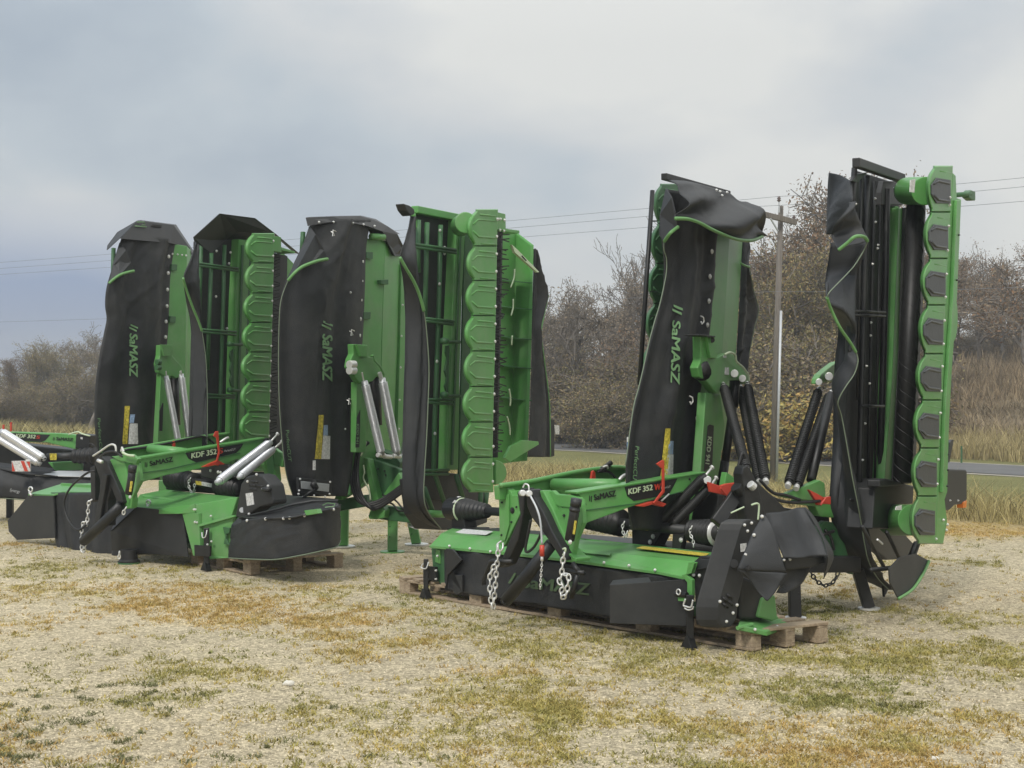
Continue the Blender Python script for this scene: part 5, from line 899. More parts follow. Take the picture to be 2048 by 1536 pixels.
for q in ([(1650, 1060), (1662, 1075), (1668, 1100)], [(1645, 1070), (1668, 1062)]): hose([cP(x, y, .1) for x, y in q], .012, 'hydraulic_hose', 'rubber', C)
# ================================================================== pallets
def pallet(corner, a, b, la, lb, nb, label, nrow=4, gap=.02):
    """corner = near corner on the ground, a along the long side, b along the short side"""
    a = Vector((a[0], a[1], 0)).normalized(); b = Vector((b[0], b[1], 0)).normalized(); c = Vector((corner[0], corner[1], 0)); r = thing('pallet', c, label, 'pallet', 'wooden pallets under the low mowers')
    up = Vector((0, 0, 1))
    def board(p, q, w_, z0, h, nm):
        mb = MB(); t = (q - p).normalized(); s = up.cross(t); mb.poly([p + s * (w_ / 2) + up * z0, q + s * (w_ / 2) + up * z0, q - s * (w_ / 2) + up * z0, p - s * (w_ / 2) + up * z0], up * h); mb.build(nm, 'pallet_wood', r, bevel=.003)
    for k in range(3):
        o = c + b * (.05 + (lb - .10) * k / 2); board(o, o + a * la, .10, .004, .02, 'bottom_board')
        for j in range(nb):
            p = o + a * (.07 + (la - .14) * j / (nb - 1)); board(p - a * .07, p + a * .07, .095, .0245, .078, 'block')
        board(o + a * .001, o + a * (la - .001), .10, .103, .019, 'stringer_board')
    n = int(la / .17)
    for j in range(n):
        p = c + a * (.06 + (la - .12) * j / (n - 1)); board(p - b * .005, p + b * (lb + .005), .10 if j % 2 else .125, .1225, .019, 'deck_board')
    return r
pallet((1.56, 9.80), (-.675, .738), (.86, .51), 3.72, .68, 5, 'long pale wooden pallet under the right low mower')
pallet((-2.39, 13.70), (-.64, .77), (.80, .60), 1.15, .98, 3, 'weathered wooden pallet under the left low mower')
# ================================================================== shared pieces of the low front mowers
def g3(p, z): return Vector((p.x, p.y, z))
def tubep(pl, pts, r, name, m, parent, n=12, off=0.): return MB().tube([pl(*o3(p, off)) for p in pts], r, n).build(name, m, parent, smooth=True)
def beam_decals(pl, side, parent, brand, panel, model, tail, off, tailtxt='S'):
    lettering('SaMASZ', *brand[:2], brand[2], 'lettering', 'letter_black', parent, lambda x, y: pl(x, y, off + .004), shear=.12); logo(brand[3], brand[4], brand[2] * 1.15, 'letter_black', parent, lambda x, y: pl(x, y, off + .004))
    d = prism(pl, panel, off + .004, .004, 'black_decal', 'letter_black', parent, 0)
    lettering('KDF 352', *model[:2], model[2], 'lettering', 'letter_pale', d, lambda x, y: pl(x, y, off + .008), shear=.2)
    lettering(tailtxt, *tail[:2], tail[2], 'lettering', 'red_plastic', d, lambda x, y: pl(x, y, off + .008), shear=.2)
    lettering('PerfectCUT', *tail[3:5], tail[5], 'lettering', 'letter_white', d, lambda x, y: pl(x, y, off + .008), shear=.2, bold=0)
# ================================================================== mower D (right, low)
U2 = (.64, -.768); PD = Pl(-.71, 12.3, *U2)
Dm = thing('front_mower', (.5, 11.4, 0), 'low green mower on the long pallet at right, with black springs and draped rubber flaps', 'mower', 'low mowers in the yard')
D = Dm
mat('shaded_letter', (.075, .13, .06), .55)  # letter green darkened: the shadow over the apron lettering is put into its colour
pd = PD
dk = MB(); dk.poly([pd(859, 1092, .02), pd(883, 1066, -.12), pd(1150, 1098, -.12), pd(1391, 1123, -.12), pd(1375, 1155, .02), pd(1365, 1152, .02), pd(1317, 1144, .02), pd(1130, 1118, .02), pd(1000, 1104, .02)], Vector((0, 0, -.012)))
dk.poly([pd(883, 1066, -.12), pd(905, 1056, -.55), pd(1020, 1064, -.55), pd(1160, 1076, -.55), pd(1440, 1106, -.55), pd(1391, 1123, -.12), pd(1150, 1098, -.12)], Vector((0, 0, -.012)))
deck = dk.build('deck', 'green_paint', D, bevel=.004)
lip = MB(); lip.poly([pd(859, 1091, .022), pd(1000, 1103, .022), pd(1130, 1117.5, .022), pd(1317, 1143.5, .022), pd(1375, 1155, .022), pd(1375, 1161, .022), pd(1317, 1149, .022), pd(1130, 1123, .022), pd(1000, 1109, .022), pd(859, 1096, .022)], pd.n * -.006); lip.build('deck_lip', 'green_paint', deck, bevel=.002)
bolts([pd(x, y, .03) for x, y in ((899, 1092), (940, 1097), (981, 1103), (1208, 1125), (1258, 1131), (1310, 1140), (1369, 1152))], (pd.n.x, pd.n.y, .4), D, .009)
def flat(pl, pts, lift, name, m, parent, n=10):
    mb = MB(); mb.poly([pl(*p) + Vector((0, 0, lift)) for p in pts], Vector((0, 0, -.003))); return mb.build(name, m, parent)
flat(pd, [(1273, 1097.5, -.30), (1284, 1093.5, -.40), (1419, 1108.5, -.40), (1410, 1113.5, -.28)], .006, 'yellow_warning_strip', 'yellow_sticker', deck)
flat(pd, [(908, 1067, -.25), (927, 1059, -.45), (986, 1064, -.45), (972, 1071, -.25)], .006, 'paper_label', 'white_sticker', deck)
flat(pd, [(1160, 1100, -.11), (1222, 1106, -.11), (1220, 1112, -.06), (1158, 1106, -.06)], .006, 'clear_label', 'green_paint', deck)
# front curtain and side panels
cD = sheet(pd, [(889, 1096, .0), (889, 1130, .0), (890, 1180, .0)], [(1375, 1158, .0), (1374, 1200, .0), (1373, 1258, .0)], 'front_apron', 'black_fabric', D, nu=60, nv=20, folds=((5.5, .014, .1), (13, .004, 0)), seed=41)
lettering('SaMASZ', (1046, 1174), (1180, 1190), 23, 'lettering', 'shaded_letter', cD, on(cD), shear=0); logo((1018, 1170), (1040, 1173), 26, 'shaded_letter', cD, on(cD))
prism(pd, [(862, 1093), (893, 1093), (893, 1170), (868, 1166)], -.03, .25, 'end_plate', 'dark_green_paint', D, .006)
ep = prism(pd, [(891, 1097), (905, 1099), (923, 1120), (895, 1150), (891, 1180)], .05, .02, 'corner_guard', 'black_plastic', D); prism(pd, [(900, 1150), (905, 1140), (905, 1181), (912, 1190), (924, 1184), (924, 1150)], .03, .02, 'corner_guard', 'black_plastic', D)
prism(pd, [(872, 1098), (880, 1100), (880, 1128), (870, 1124)], -.02, .03, 'hinge_tab', 'green_paint', D); bolts([pd(875, 1112, .0), pd(872, 1141, .02), pd(872, 1158, .02)], pd.n, D, .009)
# rear skirt, underside and rear body so the mower has its real depth
BK = -1.05
prism(pd, [(895, 1100), (1380, 1160), (1375, 1246), (930, 1178)], -.10, .03, 'inner_baffle', 'black_paint', D)
bd = MB(); bd.poly([pd(905, 1062, -.56), pd(1440, 1106, -.56), pd(1440, 1180, -.56), pd(905, 1130, -.56)], pd.n * -.5); bd.build('conditioner_housing', 'black_paint', D, bevel=.02)
cbm = MB(); p0, p1 = pd(935, 1180, -.25), pd(1400, 1250, -.25); cbm.bar(g3(p0, .19), g3(p1, .19), .35, .06); cbm.build('cutter_bar', 'dark_green_paint', D, bevel=.01)
# right-hand deflector
df = MB(); df.poly([pd(1219, 1170, .25), pd(1375, 1158, .02), pd(1375, 1252, .02), pd(1219, 1247, .25)], pd.n * -.012); df = df.build('deflector_panel', 'black_plastic', D, bevel=.003)
MB().poly([pd(1219, 1170, .25), pd(1226, 1160, .18), pd(1297, 1154, .06), pd(1303, 1164, .12)], Vector((0, 0, -.008))).build('panel_flange', 'grey_fabric', df, bevel=.002)
prisms(pd, [([(1362, 1150), (1382, 1145), (1388, 1126), (1378, 1126), (1373, 1150), (1384, 1160), (1384, 1196), (1374, 1196), (1374, 1165)], .06, .03)], 'corner_bracket', 'green_paint', D, .004)
MB().tube([pd(1352, 1188, .1), pd(1374, 1190, .1)], .02, 8).build('pin_shaft', 'black_paint', D); ring_ = [pd(1357 + 4 * math.cos(a), 1184 + 5.5 * math.sin(a), .12) for a in [k * .524 for k in range(13)]]; MB().tube(ring_, .005, 5, cap=False).build('lynch_pin', 'zinc', D, smooth=True)
prism(pd, [(1355, 1194), (1372, 1196), (1372, 1203), (1356, 1202)], .1, .03, 'pin_bracket', 'green_paint', D)
hose([pd(1371, 1198, .14), pd(1367, 1210, .14), pd(1372, 1213, .14), pd(1382, 1214, .14), pd(1386, 1200, .14)], .006, 'locking_clip', 'zinc', D); hose([pd(1369, 1216, .14), pd(1376, 1220, .14), pd(1385, 1218, .14), pd(1387, 1213, .14)], .005, 'locking_clip', 'zinc', D)
def stand(pl, x, yt, yb, off, w_, parent):
    b = pl(x, yb, off); b.z = .01; t = Vector((b.x, b.y, pl(x, yt, off).z)); s = MB(); s.bar(b + Vector((0, 0, .06)), t, w_, w_ * .6, (0, 1, 0)); o = s.build('stand_leg', 'black_paint', parent, bevel=.005)
    f = MB(); u = pl.t; f.poly([b - u * .06 + pl.n * .03, b + u * .045 + pl.n * .03, b + u * .035 + pl.n * .03 + Vector((0, 0, .012)), b + u * .005 + pl.n * .03 + Vector((0, 0, .08)), b - u * .012 + pl.n * .03 + Vector((0, 0, .08)), b - u * .05 + pl.n * .03 + Vector((0, 0, .015))], pl.n * -.06); f.build('stand_foot', 'black_paint', o, bevel=.004); return o
def gnd(px, py): d = EYE * F_ / (py - 768); return Vector(((px - 1024) / F_ * d, d, 0))
def off_of(pl, px, py): return (gnd(px, py) - pl.p).dot(pl.n)
stand(pd, 1380, 1190, 1298, off_of(pd, 1378, 1298), .05, D); stand(pd, 852, 1118, 1198, off_of(pd, 848, 1198), .04, D)
prism(pd, [(846, 1132), (870, 1134), (871, 1162), (858, 1160), (855, 1168), (846, 1166)], .03, .03, 'stand_plate', 'black_paint', D); hose([pd(852, 1122, .06), pd(842, 1134, .08), pd(852, 1137, .08), pd(857, 1124, .06)], .005, 'locking_clip', 'zinc', D)
# end plate, belt case
prism(pd, [(1387, 1124), (1400, 1112), (1437, 1113), (1440, 1250), (1392, 1250)], -.02, .10, 'side_plate', 'black_plastic', D, .006)
prism(pd, [(1387, 1126), (1398, 1118), (1430, 1121), (1420, 1135), (1383, 1142)], .01, .02, 'shoulder_plate', 'grey_fabric', D)
bolts([pd(x, y, .02) for x, y in ((1387, 1150), (1399, 1151), (1382, 1162), (1386, 1193), (1400, 1195), (1411, 1240), (1420, 1131), (1413, 1242), (1430, 1116))], pd.n, D, .010)
PDe = Pl(*(lambda q: (q.x, q.y))(pd(1437, 1200, 0)), .768, .64)      # end plane, facing along the long axis: right-hand side of the mower
bc = MB(); outl = [(1480, 1060), (1487, 1044), (1500, 1037), (1512, 1040), (1518, 1052), (1510, 1090), (1490, 1153), (1478, 1206), (1474, 1240), (1462, 1256), (1446, 1255), (1437, 1240), (1436, 1215), (1440, 1197)]
bq = Pl(*(lambda q: (q.x, q.y))(pd(1439, 1230, .06)), .9, .436); front = [bq(x, y) for x, y in outl]; tb = Vector((-.62, .05, 0)).normalized() * .15
bc.poly(front, tb); bcs = bc.build('belt_case', 'black_plastic', D, bevel=.018)
bolts([bq(x, y, .002) for x, y in ((1440, 1203), (1466, 1226), (1474, 1210), (1413 + 40, 1243), (1489, 1050), (1495, 1062), (1503, 1046))], bq.n, D, .009)
vt = MB()
for x, y in ((1456, 1200), (1448, 1213), (1462, 1210), (1470, 1192)): vt.add([bq(x - 7, y - 5, .008), bq(x - 3, y - 8, .008), bq(x + 7, y + 2, .008), bq(x + 3, y + 5, .008)], [(0, 1, 2, 3)])
for i, (x, y) in enumerate(((1450, 1199), (1459, 1193), (1451, 1211), (1461, 1206))): MB().tube([bq(x - 5, y - 4, .004), bq(x + 5, y + 4, .004)], .010, 6).build('vent_louvre', 'rubber', bcs, smooth=True)
prism(bq, [(1481, 1088), (1493, 1086), (1493, 1102), (1482, 1104)], .006, .004, 'small_sticker', 'white_sticker', bcs, 0)
MB().tube([bq(1468, 1127, .0), bq(1468, 1127, .012)], .028, 16).build('case_cap', 'rubber', bcs)
# draped flaps
fA = sheet(bq, [(1526, 1031, .10), (1505, 1066, .10), (1488, 1105, .12), (1474, 1140, .12)], [(1529, 1029, .10), (1547, 1060, .18), (1567, 1128, .24), (1574, 1146, .24)], 'rubber_flap', 'grey_fabric', D, nu=14, nv=20, folds=((.5, .004, .2),), seed=43)
fA2 = sheet(bq, [(1474, 1140, .12), (1490, 1152, .13), (1500, 1162, .14), (1516, 1184, .16), (1533, 1201, .2)], [(1574, 1146, .24), (1568, 1158, .24), (1560, 1170, .23), (1548, 1188, .22), (1535, 1202, .2)], 'rubber_flap', 'grey_fabric', D, nu=12, nv=14, folds=((.5, .003, .2),), seed=44)
bolts([bq(x, y, .125) for x, y in ((1524, 1033), (1508, 1070), (1491, 1109))], bq.n, D, .010); bolts([bq(1496, 1137, .16)], bq.n, D, .018, 'flap_hole', 'rubber')
fB = sheet(bq, [(1532, 1027, .04), (1538, 1050, .06), (1556, 1090, .10), (1568, 1117, .14)], [(1608, 1015, .0), (1622, 1040, .06), (1642, 1075, .12), (1655, 1112, .2)], 'draped_flap', 'grey_fabric', D, nu=26, nv=24, folds=((1.0, .03, .1),), bulge=.0, seed=46)
fC = sheet(bq, [(1608, 1015, -.02), (1624, 1040, .02), (1644, 1075, .08), (1655, 1112, .18), (1652, 1140, .12)], [(1612, 1015, -.1), (1630, 1036, -.1), (1648, 1072, -.06), (1667, 1112, .0), (1647, 1158, .05)], 'draped_flap', 'black_fabric', D, nu=10, nv=24, folds=((.5, .008, .2),), seed=47)
prism(bq, [(1568, 1117), (1600, 1113), (1650, 1112), (1651, 1126), (1620, 1136), (1585, 1140), (1572, 1140)], .10, .06, 'skirt_panel', 'black_plastic', D, .01)
fD = sheet(bq, [(1572, 1138, .05), (1568, 1150, .05), (1560, 1172, .05), (1553, 1186, .05)], [(1622, 1134, .0), (1614, 1150, .02), (1600, 1170, .04), (1570, 1186, .05)], 'lower_skirt', 'black_fabric', D, nu=12, nv=14, folds=((.6, .01, .2),), seed=48)
bolts([bq(1568, 1120, .13), bq(1580, 1119, .13)], bq.n, D, .007)
# green end foot
fb = Pl(*(lambda q: (q.x, q.y))(pd(1500, 1240, -.25)), .9, .436)
ft = MB(); ft.poly([fb(1476, 1250, .15), fb(1534, 1262, .15), fb(1576, 1247, -.1), fb(1579, 1239, -.15), fb(1534, 1234, -.2), fb(1480, 1238, -.1)], Vector((0, 0, -.035))); foot = ft.build('skid_plate', 'green_paint', D, bevel=.006)
MB().poly([fb(x, y, -.0) for x, y in ((1524, 1196), (1551, 1190), (1555, 1231), (1560, 1237), (1545, 1243), (1514, 1234))], fb.n * -.14).build('end_post', 'green_paint', foot, bevel=.012)
MB().tube([fb(1475, 1256, .16), fb(1504, 1249, .1)], .014, 8).build('skid_strut', 'green_paint', foot); bolts([fb(1510, 1259, .16), fb(1554, 1253, .05)], fb.n, foot, .009)
prism(fb, [(1478, 1150), (1530, 1170), (1530, 1240), (1478, 1240)], -.02, .3, 'side_shield', 'black_paint', D, .02)
# beams of the carrying frame
q0 = pd(1157, 985, .35); PBm = Pl(q0.x, q0.y, .768, .64); q1 = q0 - pd.t * .72; PBk = Pl(q1.x, q1.y, .768, .64)
bm = prism(PBm, [(1157, 985), (1411, 945), (1419, 948), (1420, 958), (1408, 975), (1394, 983), (1356, 986), (1261, 1014), (1174, 1046), (1171, 1021), (1166, 1004)], 0, .10, 'carrying_beam', 'green_paint', D, .006)
MB().poly([PBm(1153, 984, .012), PBm(1411, 943.5, .012), PBm(1411, 946.5, .012), PBm(1154, 988, .012)], PBm.n * -.125).build('beam_flange', 'green_paint', bm, bevel=.003)
MB().poly([PBm(1174, 1019.5, .006), PBm(1278, 1005.5, .006), PBm(1390, 975, .006), PBm(1390, 976.5, .006), PBm(1278, 1007.5, .006), PBm(1174, 1021.5, .006)], PBm.n * -.01).build('beam_seam', 'dark_green_paint', bm)
beam_decals(PBm, 0, bm, ((1189, 1001), (1232, 992), 11.5, (1179, 1005), (1188, 1002)), [(1250, 974), (1355, 957), (1345, 977), (1338, 989), (1268, 1002), (1255, 992)], ((1257, 989), (1305, 980), 11), ((1309, 981), (1321, 979), 12, (1322, 978), (1341, 975), 4), .0, 'W')
bolts([PBm(1379, 958, .0)], PBm.n, bm, .008, 'pin_hole', 'rubber')
b2 = prism(PBk, [(997, 972), (1060, 964), (1154, 945), (1224, 936), (1250, 936), (1256, 940), (1250, 966), (1190, 985), (1120, 990), (1030, 1000), (1000, 1000)], 0, .06, 'carrying_beam', 'green_paint', D, .006)
MB().tube(cat([PBk(1000, 971, .02), PBk(1060, 963, .02), PBk(1154, 944, .02), PBk(1224, 935, .02), PBk(1250, 936, .02)]), .018, 8).build('beam_flange', 'green_paint', b2, smooth=True)
MB().tube([PBk(1107, 969, .04), PBm(1236, 970, -.1)], .045, 16).build('cross_tube', 'green_paint', D, smooth=True)
hose([PBk(1195, 944, .04), PBk(1215, 943, .05), PBk(1228, 952, .06), PBk(1234, 966, .06), PBk(1233, 980, .05)], .010, 'hydraulic_hose', 'rubber', D); hose([PBk(1232, 968, .1), PBk(1242, 956, .12), PBk(1250, 950, .1)], .014, 'hose_fitting', 'zinc', D)
hose([PBk(1198, 941, .02), PBk(1210, 935, .05), PBk(1222, 925, .05)], .02, 'cable_bundle', 'rubber', D); hose([PBk(1206, 934, .08), PBk(1214, 932, .09), PBk(1216, 937, .08)], .008, 'cable_tie', 'letter_white', D)
prism(PBk, [(1182, 961), (1185, 943), (1188, 941), (1191, 945), (1192, 962)], .06, .02, 'red_safety_clip', 'red_plastic', D); prism(PBk, [(1177, 961), (1200, 961), (1200, 964), (1177, 964)], .07, .04, 'clip_base', 'letter_pale', D)
# headstock
PH = pd.shift(.40)
hs = MB(); hs.poly([PH(x, y, .0) for x, y in ((997, 971), (1010, 973), (1022, 984), (1024, 991), (1034, 990), (1038, 1022), (1041, 1027), (1012, 1086), (1006, 1094), (999, 1089), (998, 1040))], PH.n * -.06); hs1 = hs.build('headstock_plate', 'green_paint', D, bevel=.006)
MB().poly([PH(x, y, .015) for x, y in ((1012, 990), (1017, 988), (1018, 1050), (1009, 1082), (1004, 1080))], PH.n * -.03).build('headstock_rib', 'green_paint', hs1, bevel=.004)
bolts([PH(1025, 1021, .0)], PH.n, hs1, .02, 'pin_hole', 'rubber'); bolts([PH(x, y, .003) for x, y in ((1004, 1005), (1003, 1070), (1023, 1044), (1033, 1014))], PH.n, hs1, .006, 'pin_hole', 'rubber')
prism(PH, [(1016, 981), (1045, 980), (1050, 1000), (1020, 1002)], -.06, .06, 'headstock_box', 'green_paint', D, .006); prism(PH, [(1086, 982), (1105, 981), (1112, 988), (1140, 990), (1160, 996), (1160, 1018), (1120, 1014), (1095, 1005)], -.02, .04, 'headstock_box', 'green_paint', D, .008)
v1 = prism(PH, [(1064, 981), (1086, 981), (1106, 1020), (1133, 1084), (1139, 1100), (1133, 1110), (1126, 1106), (1098, 1040)], .03, .08, 'headstock_leg', 'green_paint', D, .008)
v2 = prism(PH, [(1162, 998), (1146, 1012), (1138, 1085), (1137, 1104), (1146, 1112), (1152, 1080), (1166, 1046), (1164, 1010)], .03, .04, 'headstock_leg', 'green_paint', D, .008)
prism(PH, [(1095, 984), (1112, 987), (1124, 1015), (1148, 1012), (1142, 1085), (1136, 1095)], -.03, .02, 'headstock_web', 'green_paint', D, .004); bolts([PH(x, y, -.025) for x, y in ((1128, 1031), (1170, 1009), (1166, 1041))], PH.n, D, .008, 'pin_hole', 'rubber')
prism(PH, [(1120, 1097), (1127, 1097), (1142, 1112), (1152, 1117), (1151, 1124), (1143, 1122), (1140, 1111), (1128, 1112), (1120, 1108)], .06, .14, 'headstock_foot', 'green_paint', D, .006)
tri = MB(); tri.poly([PH(x, y, .06) for x, y in ((1034, 985), (1041, 977), (1048, 976), (1050, 984), (1046, 1030), (1036, 1080), (1012, 1130), (996, 1136), (1012, 1095), (1040, 1030))], PH.n * -.10); tri = tri.build('coupling_frame', 'black_paint', D, bevel=.01)
MB().poly([PH(x, y, .10) for x, y in ((1051, 983), (1058, 978), (1064, 980), (1068, 995), (1086, 1025), (1104, 1064), (1128, 1106), (1132, 1120), (1124, 1122), (1095, 1078), (1062, 1034), (1054, 1014))], PH.n * -.10).build('coupling_frame', 'black_paint', D, bevel=.01)
for x, y in ((1043, 986), (1056, 987)): MB().tube([PH(x, y, .10), PH(x + 3, y, .17)], .022, 12).build('coupling_pin', 'zinc', D, bevel=.004)
hose([PH(1046, 975, .12), PH(1050, 968, .12), PH(1057, 971, .12), PH(1058, 980, .12)], .006, 'spring_clip', 'zinc', D)
tubep(PH, [(1103, 1088, .05), (1055, 1150, .10), (1011, 1202, .14)], .045, 'support_tube', 'black_paint', D, 18); tubep(PH, [(1012, 1201, .15), (1009.5, 1204, .15)], .033, 'tube_opening', 'rubber', D, 18)
for pts in ([(1024, 1123), (984, 1122), (981, 1124), (967, 1160), (968, 1170)], [(1131, 1141), (1168, 1146)], [(1146, 1126), (1158, 1146)], [(1155, 1150), (1142, 1196)]): tubep(PH, pts, .017, 'hook_bar', 'black_paint', D, 8, .08)
dt = tubep(PH, [(1152, 1001), (1148, 1030), (1139, 1080)], .034, 'document_tube', 'black_plastic', D, 16, .12); tubep(PH, [(1153, 998), (1151, 1012)], .038, 'tube_cap', 'black_plastic', dt, 16, .12); tubep(PH, [(1150, 1016), (1149, 1022)], .037, 'tube_strap', 'rubber', dt, 16, .12)
prism(PH, [(1149, 1041), (1153, 1042), (1149, 1069), (1145, 1068)], .158, .004, 'yellow_label', 'yellow_sticker', dt, 0); bolts([PH(1140, 1084, .14)], PH.n, D, .014)
chain([PH(996, 1090, .12), PH(996, 1110, .13), PH(993, 1140, .13), PH(990, 1180, .13), PH(986, 1218, .13)], .05, .0065, 'chain', D); chain([PH(986, 1218, .13), PH(981, 1195, .15), PH(980, 1160, .15), PH(982, 1145, .15), PH(990, 1130, .15)], .05, .0065, 'chain', D)
hose([PH(1003, 1082, .1), PH(994, 1090, .12), PH(997, 1103, .12), PH(1005, 1098, .12), PH(1006, 1086, .1)], .007, 'shackle', 'zinc', D)
chain([PH(1129, 1105, .12), PH(1126, 1120, .12), PH(1123, 1150, .12), PH(1119, 1162, .12), PH(1126, 1172, .12), PH(1122, 1186, .12), PH(1124, 1196, .12), PH(1133, 1186, .12), PH(1136, 1165, .12), PH(1137, 1152, .12), PH(1128, 1148, .12)], .048, .0065, 'chain', D)
hose([PH(1126, 1098, .12), PH(1131, 1097, .12), PH(1130, 1104, .12), PH(1126, 1110, .12)], .007, 'hook', 'letter_pale', D)
hose([PH(1061, 992, .2), PH(1074, 1018, .2), PH(1081, 1045, .2), PH(1084, 1088, .2)], .0075, 'lift_cable', 'galvanised', D); tubep(PH, [(1084, 1090, .2), (1084, 1112, .2)], .017, 'red_connector', 'red_plastic', D, 12); tubep(PH, [(1084, 1112, .2), (1084, 1122, .2)], .011, 'connector_tip', 'zinc', D, 10)
chain([PH(1084, 1123, .2), PH(1082, 1150, .2), PH(1080, 1178, .2)], .022, .003, 'small_chain', D)
hose([PH(1062, 1040, .1), PH(1056, 1070, .1), PH(1051, 1097, .1), PH(1055, 1104, .1), PH(1068, 1094, .1), PH(1080, 1072, .12), PH(1084, 1055, .15)], .010, 'hydraulic_hose', 'rubber', D)
# drive line
O5 = -.62
pg = [pd(x, y, O5) for x, y in ((899, 1018), (924, 1018))]; gb = MB().tube([pg[0], pg[0].lerp(pg[1], .1), pg[1]], [.085, .10, .105], 24).build('gearbox', 'black_paint', D, smooth=False, bevel=.008)
prism(pd, [(903, 1020), (925, 1022), (930, 1060), (902, 1058)], O5 + .06, .14, 'gearbox_pedestal', 'black_paint', D, .01); prism(pd, [(893, 1056), (942, 1057), (945, 1063), (893, 1060)], O5 + .1, .2, 'pedestal_base', 'black_paint', D); tubep(pd, [(918, 1000), (918, 993)], .018, 'breather', 'zinc', gb, 8, O5)
prism(pd, [(904, 1006), (909, 1000), (915, 1004)], O5 + .105, .004, 'warning_triangle', 'white_sticker', gb, 0)
bellows(pd(924, 1020, O5), pd(974, 1022, O5), .10, .055, 7, 'shaft_boot', 'rubber', D); tubep(pd, [(924, 1020), (926, 1020)], .106, 'boot_ring', 'letter_pale', D, 24, O5); tubep(pd, [(972, 1022), (1170, 1034)], .036, 'drive_shaft', 'black_plastic', D, 16, O5)
bellows(pd(1170, 1038, O5), pd(1242, 1046, O5), .07, .095, 8, 'shaft_boot', 'rubber', D); sh = tubep(pd, [(1242, 1047), (1386, 1062)], .040, 'drive_shaft', 'black_plastic', D, 18, O5)
prism(pd, [(1259, 1050), (1273, 1051.5), (1275, 1059), (1262, 1057)], O5 + .043, .004, 'shaft_label', 'white_sticker', sh, 0); prism(pd, [(1273, 1051.5), (1294, 1053.5), (1295, 1061), (1275, 1059)], O5 + .043, .004, 'shaft_label', 'yellow_sticker', sh, 0)
bellows(pd(1384, 1062, O5), pd(1432, 1066, O5), .075, .092, 6, 'shaft_boot', 'rubber', D); tubep(pd, [(1431, 1066), (1433, 1066)], .094, 'boot_ring', 'zinc', D, 24, O5); tubep(pd, [(1433, 1066), (1462, 1069)], .06, 'shaft_joint', 'black_paint', D, 16, O5)
for y in (1055, 1062, 1070, 1078): tubep(pd, [(1436, y), (1444, y)], .008, 'joint_bolt', 'zinc', D, 6, O5 + .09)
chain([pd(1249, 1043, O5 + .08), pd(1245, 1056, O5 + .09), pd(1250, 1074, O5 + .09), pd(1255, 1062, O5 + .08)], .03, .0045, 'shaft_chain', D, 'zinc'); chain([pd(1384, 1052, O5 + .08), pd(1380, 1066, O5 + .09), pd(1386, 1080, O5 + .09), pd(1387, 1094, O5 + .09)], .028, .004, 'shaft_chain', D, 'zinc')
prism(pd, [(1262, 1016), (1300, 1018), (1340, 1030), (1325, 1060), (1305, 1098), (1264, 1092)], O5 - .06, .12, 'suspension_bracket', 'black_paint', D, .008); prism(pd, [(1345, 1068), (1368, 1070), (1360, 1102), (1343, 1099)], O5 + .06, .05, 'suspension_bracket', 'black_paint', D, .006)
bolts([pd(x, y, O5 + (.07 if x > 1350 else -.05)) for x, y in ((1298, 1023), (1307, 1029), (1323, 1025), (1306, 1073), (1300, 1084), (1362, 1080))], pd.n, D, .015)
spring(PBm(1407, 956, .12), pd(1318, 1046, O5 - .0), .034, 46, 'black_paint', D, wire=.0085, core=.025); spring(PBm(1416, 978, .12), pd(1347, 1048, O5 - .0), .030, 40, 'black_paint', D, wire=.008, core=.022)
for a_, b_ in (((1406, 957), (1425, 934)), ((1416, 978), (1433, 955))): tubep(PBm, [a_, b_], .009, 'spring_rod', 'zinc', D, 8, .12); tubep(PBm, [(b_[0] - 2, b_[1] + 2), b_], .02, 'rod_nut', 'zinc', D, 6, .12)
MB().tube([PBm(1415, 960, .1), PBm(1415, 960, .16)], .03, 14).build('rod_pivot', 'zinc', D, bevel=.004); prism(PBm, [(1408, 950), (1422, 952), (1428, 968), (1412, 974)], .08, .04, 'rod_bracket', 'black_paint', D)
rd1 = MB(); rd1.poly([PBm(x, y, .05) for x, y in ((1313, 928), (1325, 920), (1329, 921), (1330, 984), (1310, 1008), (1307, 1006), (1325, 982), (1325, 938))], PBm.n * -.012); rd1 = rd1.build('red_safety_lever', 'red_plastic', D, bevel=.003)
MB().poly([PBm(x, y, .03) for x, y in ((1275, 1012), (1300, 1004), (1318, 1002), (1334, 1008), (1327, 1014), (1306, 1009), (1288, 1014))], PBm.n * -.05).build('lever_foot', 'red_plastic', rd1, bevel=.004)
tubep(PBm, [(1323, 1002), (1338, 988)], .007, 'lever_pin', 'zinc', rd1, 6, .02)
# ================================================================== mower D1 (left, low, no conditioner)
U1 = (.72, -.694); PE = Pl(-2.39, 13.67, *U1); pe = PE
E = thing('front_mower', (-3.2, 14.6, 0), 'low green mower left of centre, with silver springs and a rounded black skirt', 'mower', 'low mowers in the yard')
prism(pe, [(57, 990), (62, 988), (106, 989), (110, 1076), (33, 1080), (17, 1063), (15, 1041)], .02, .02, 'side_deflector', 'black_plastic', E, .004)
flatE = lambda pts, name, m, parent, th=-.02: MB().poly([pe(*p) for p in pts], Vector((0, 0, th))).build(name, m, parent, bevel=.004)
flatE([(56, 988, .02), (121, 968, -.35), (185, 966, -.45), (240, 975, -.4), (240, 986, -.1), (125, 983, -.05), (106, 989, .02)], 'wing_deck', 'green_paint', E)
prism(pe, [(121, 966), (184, 970), (240, 976), (240, 983), (121, 978)], -.30, .02, 'deck_upstand', 'green_paint', E)
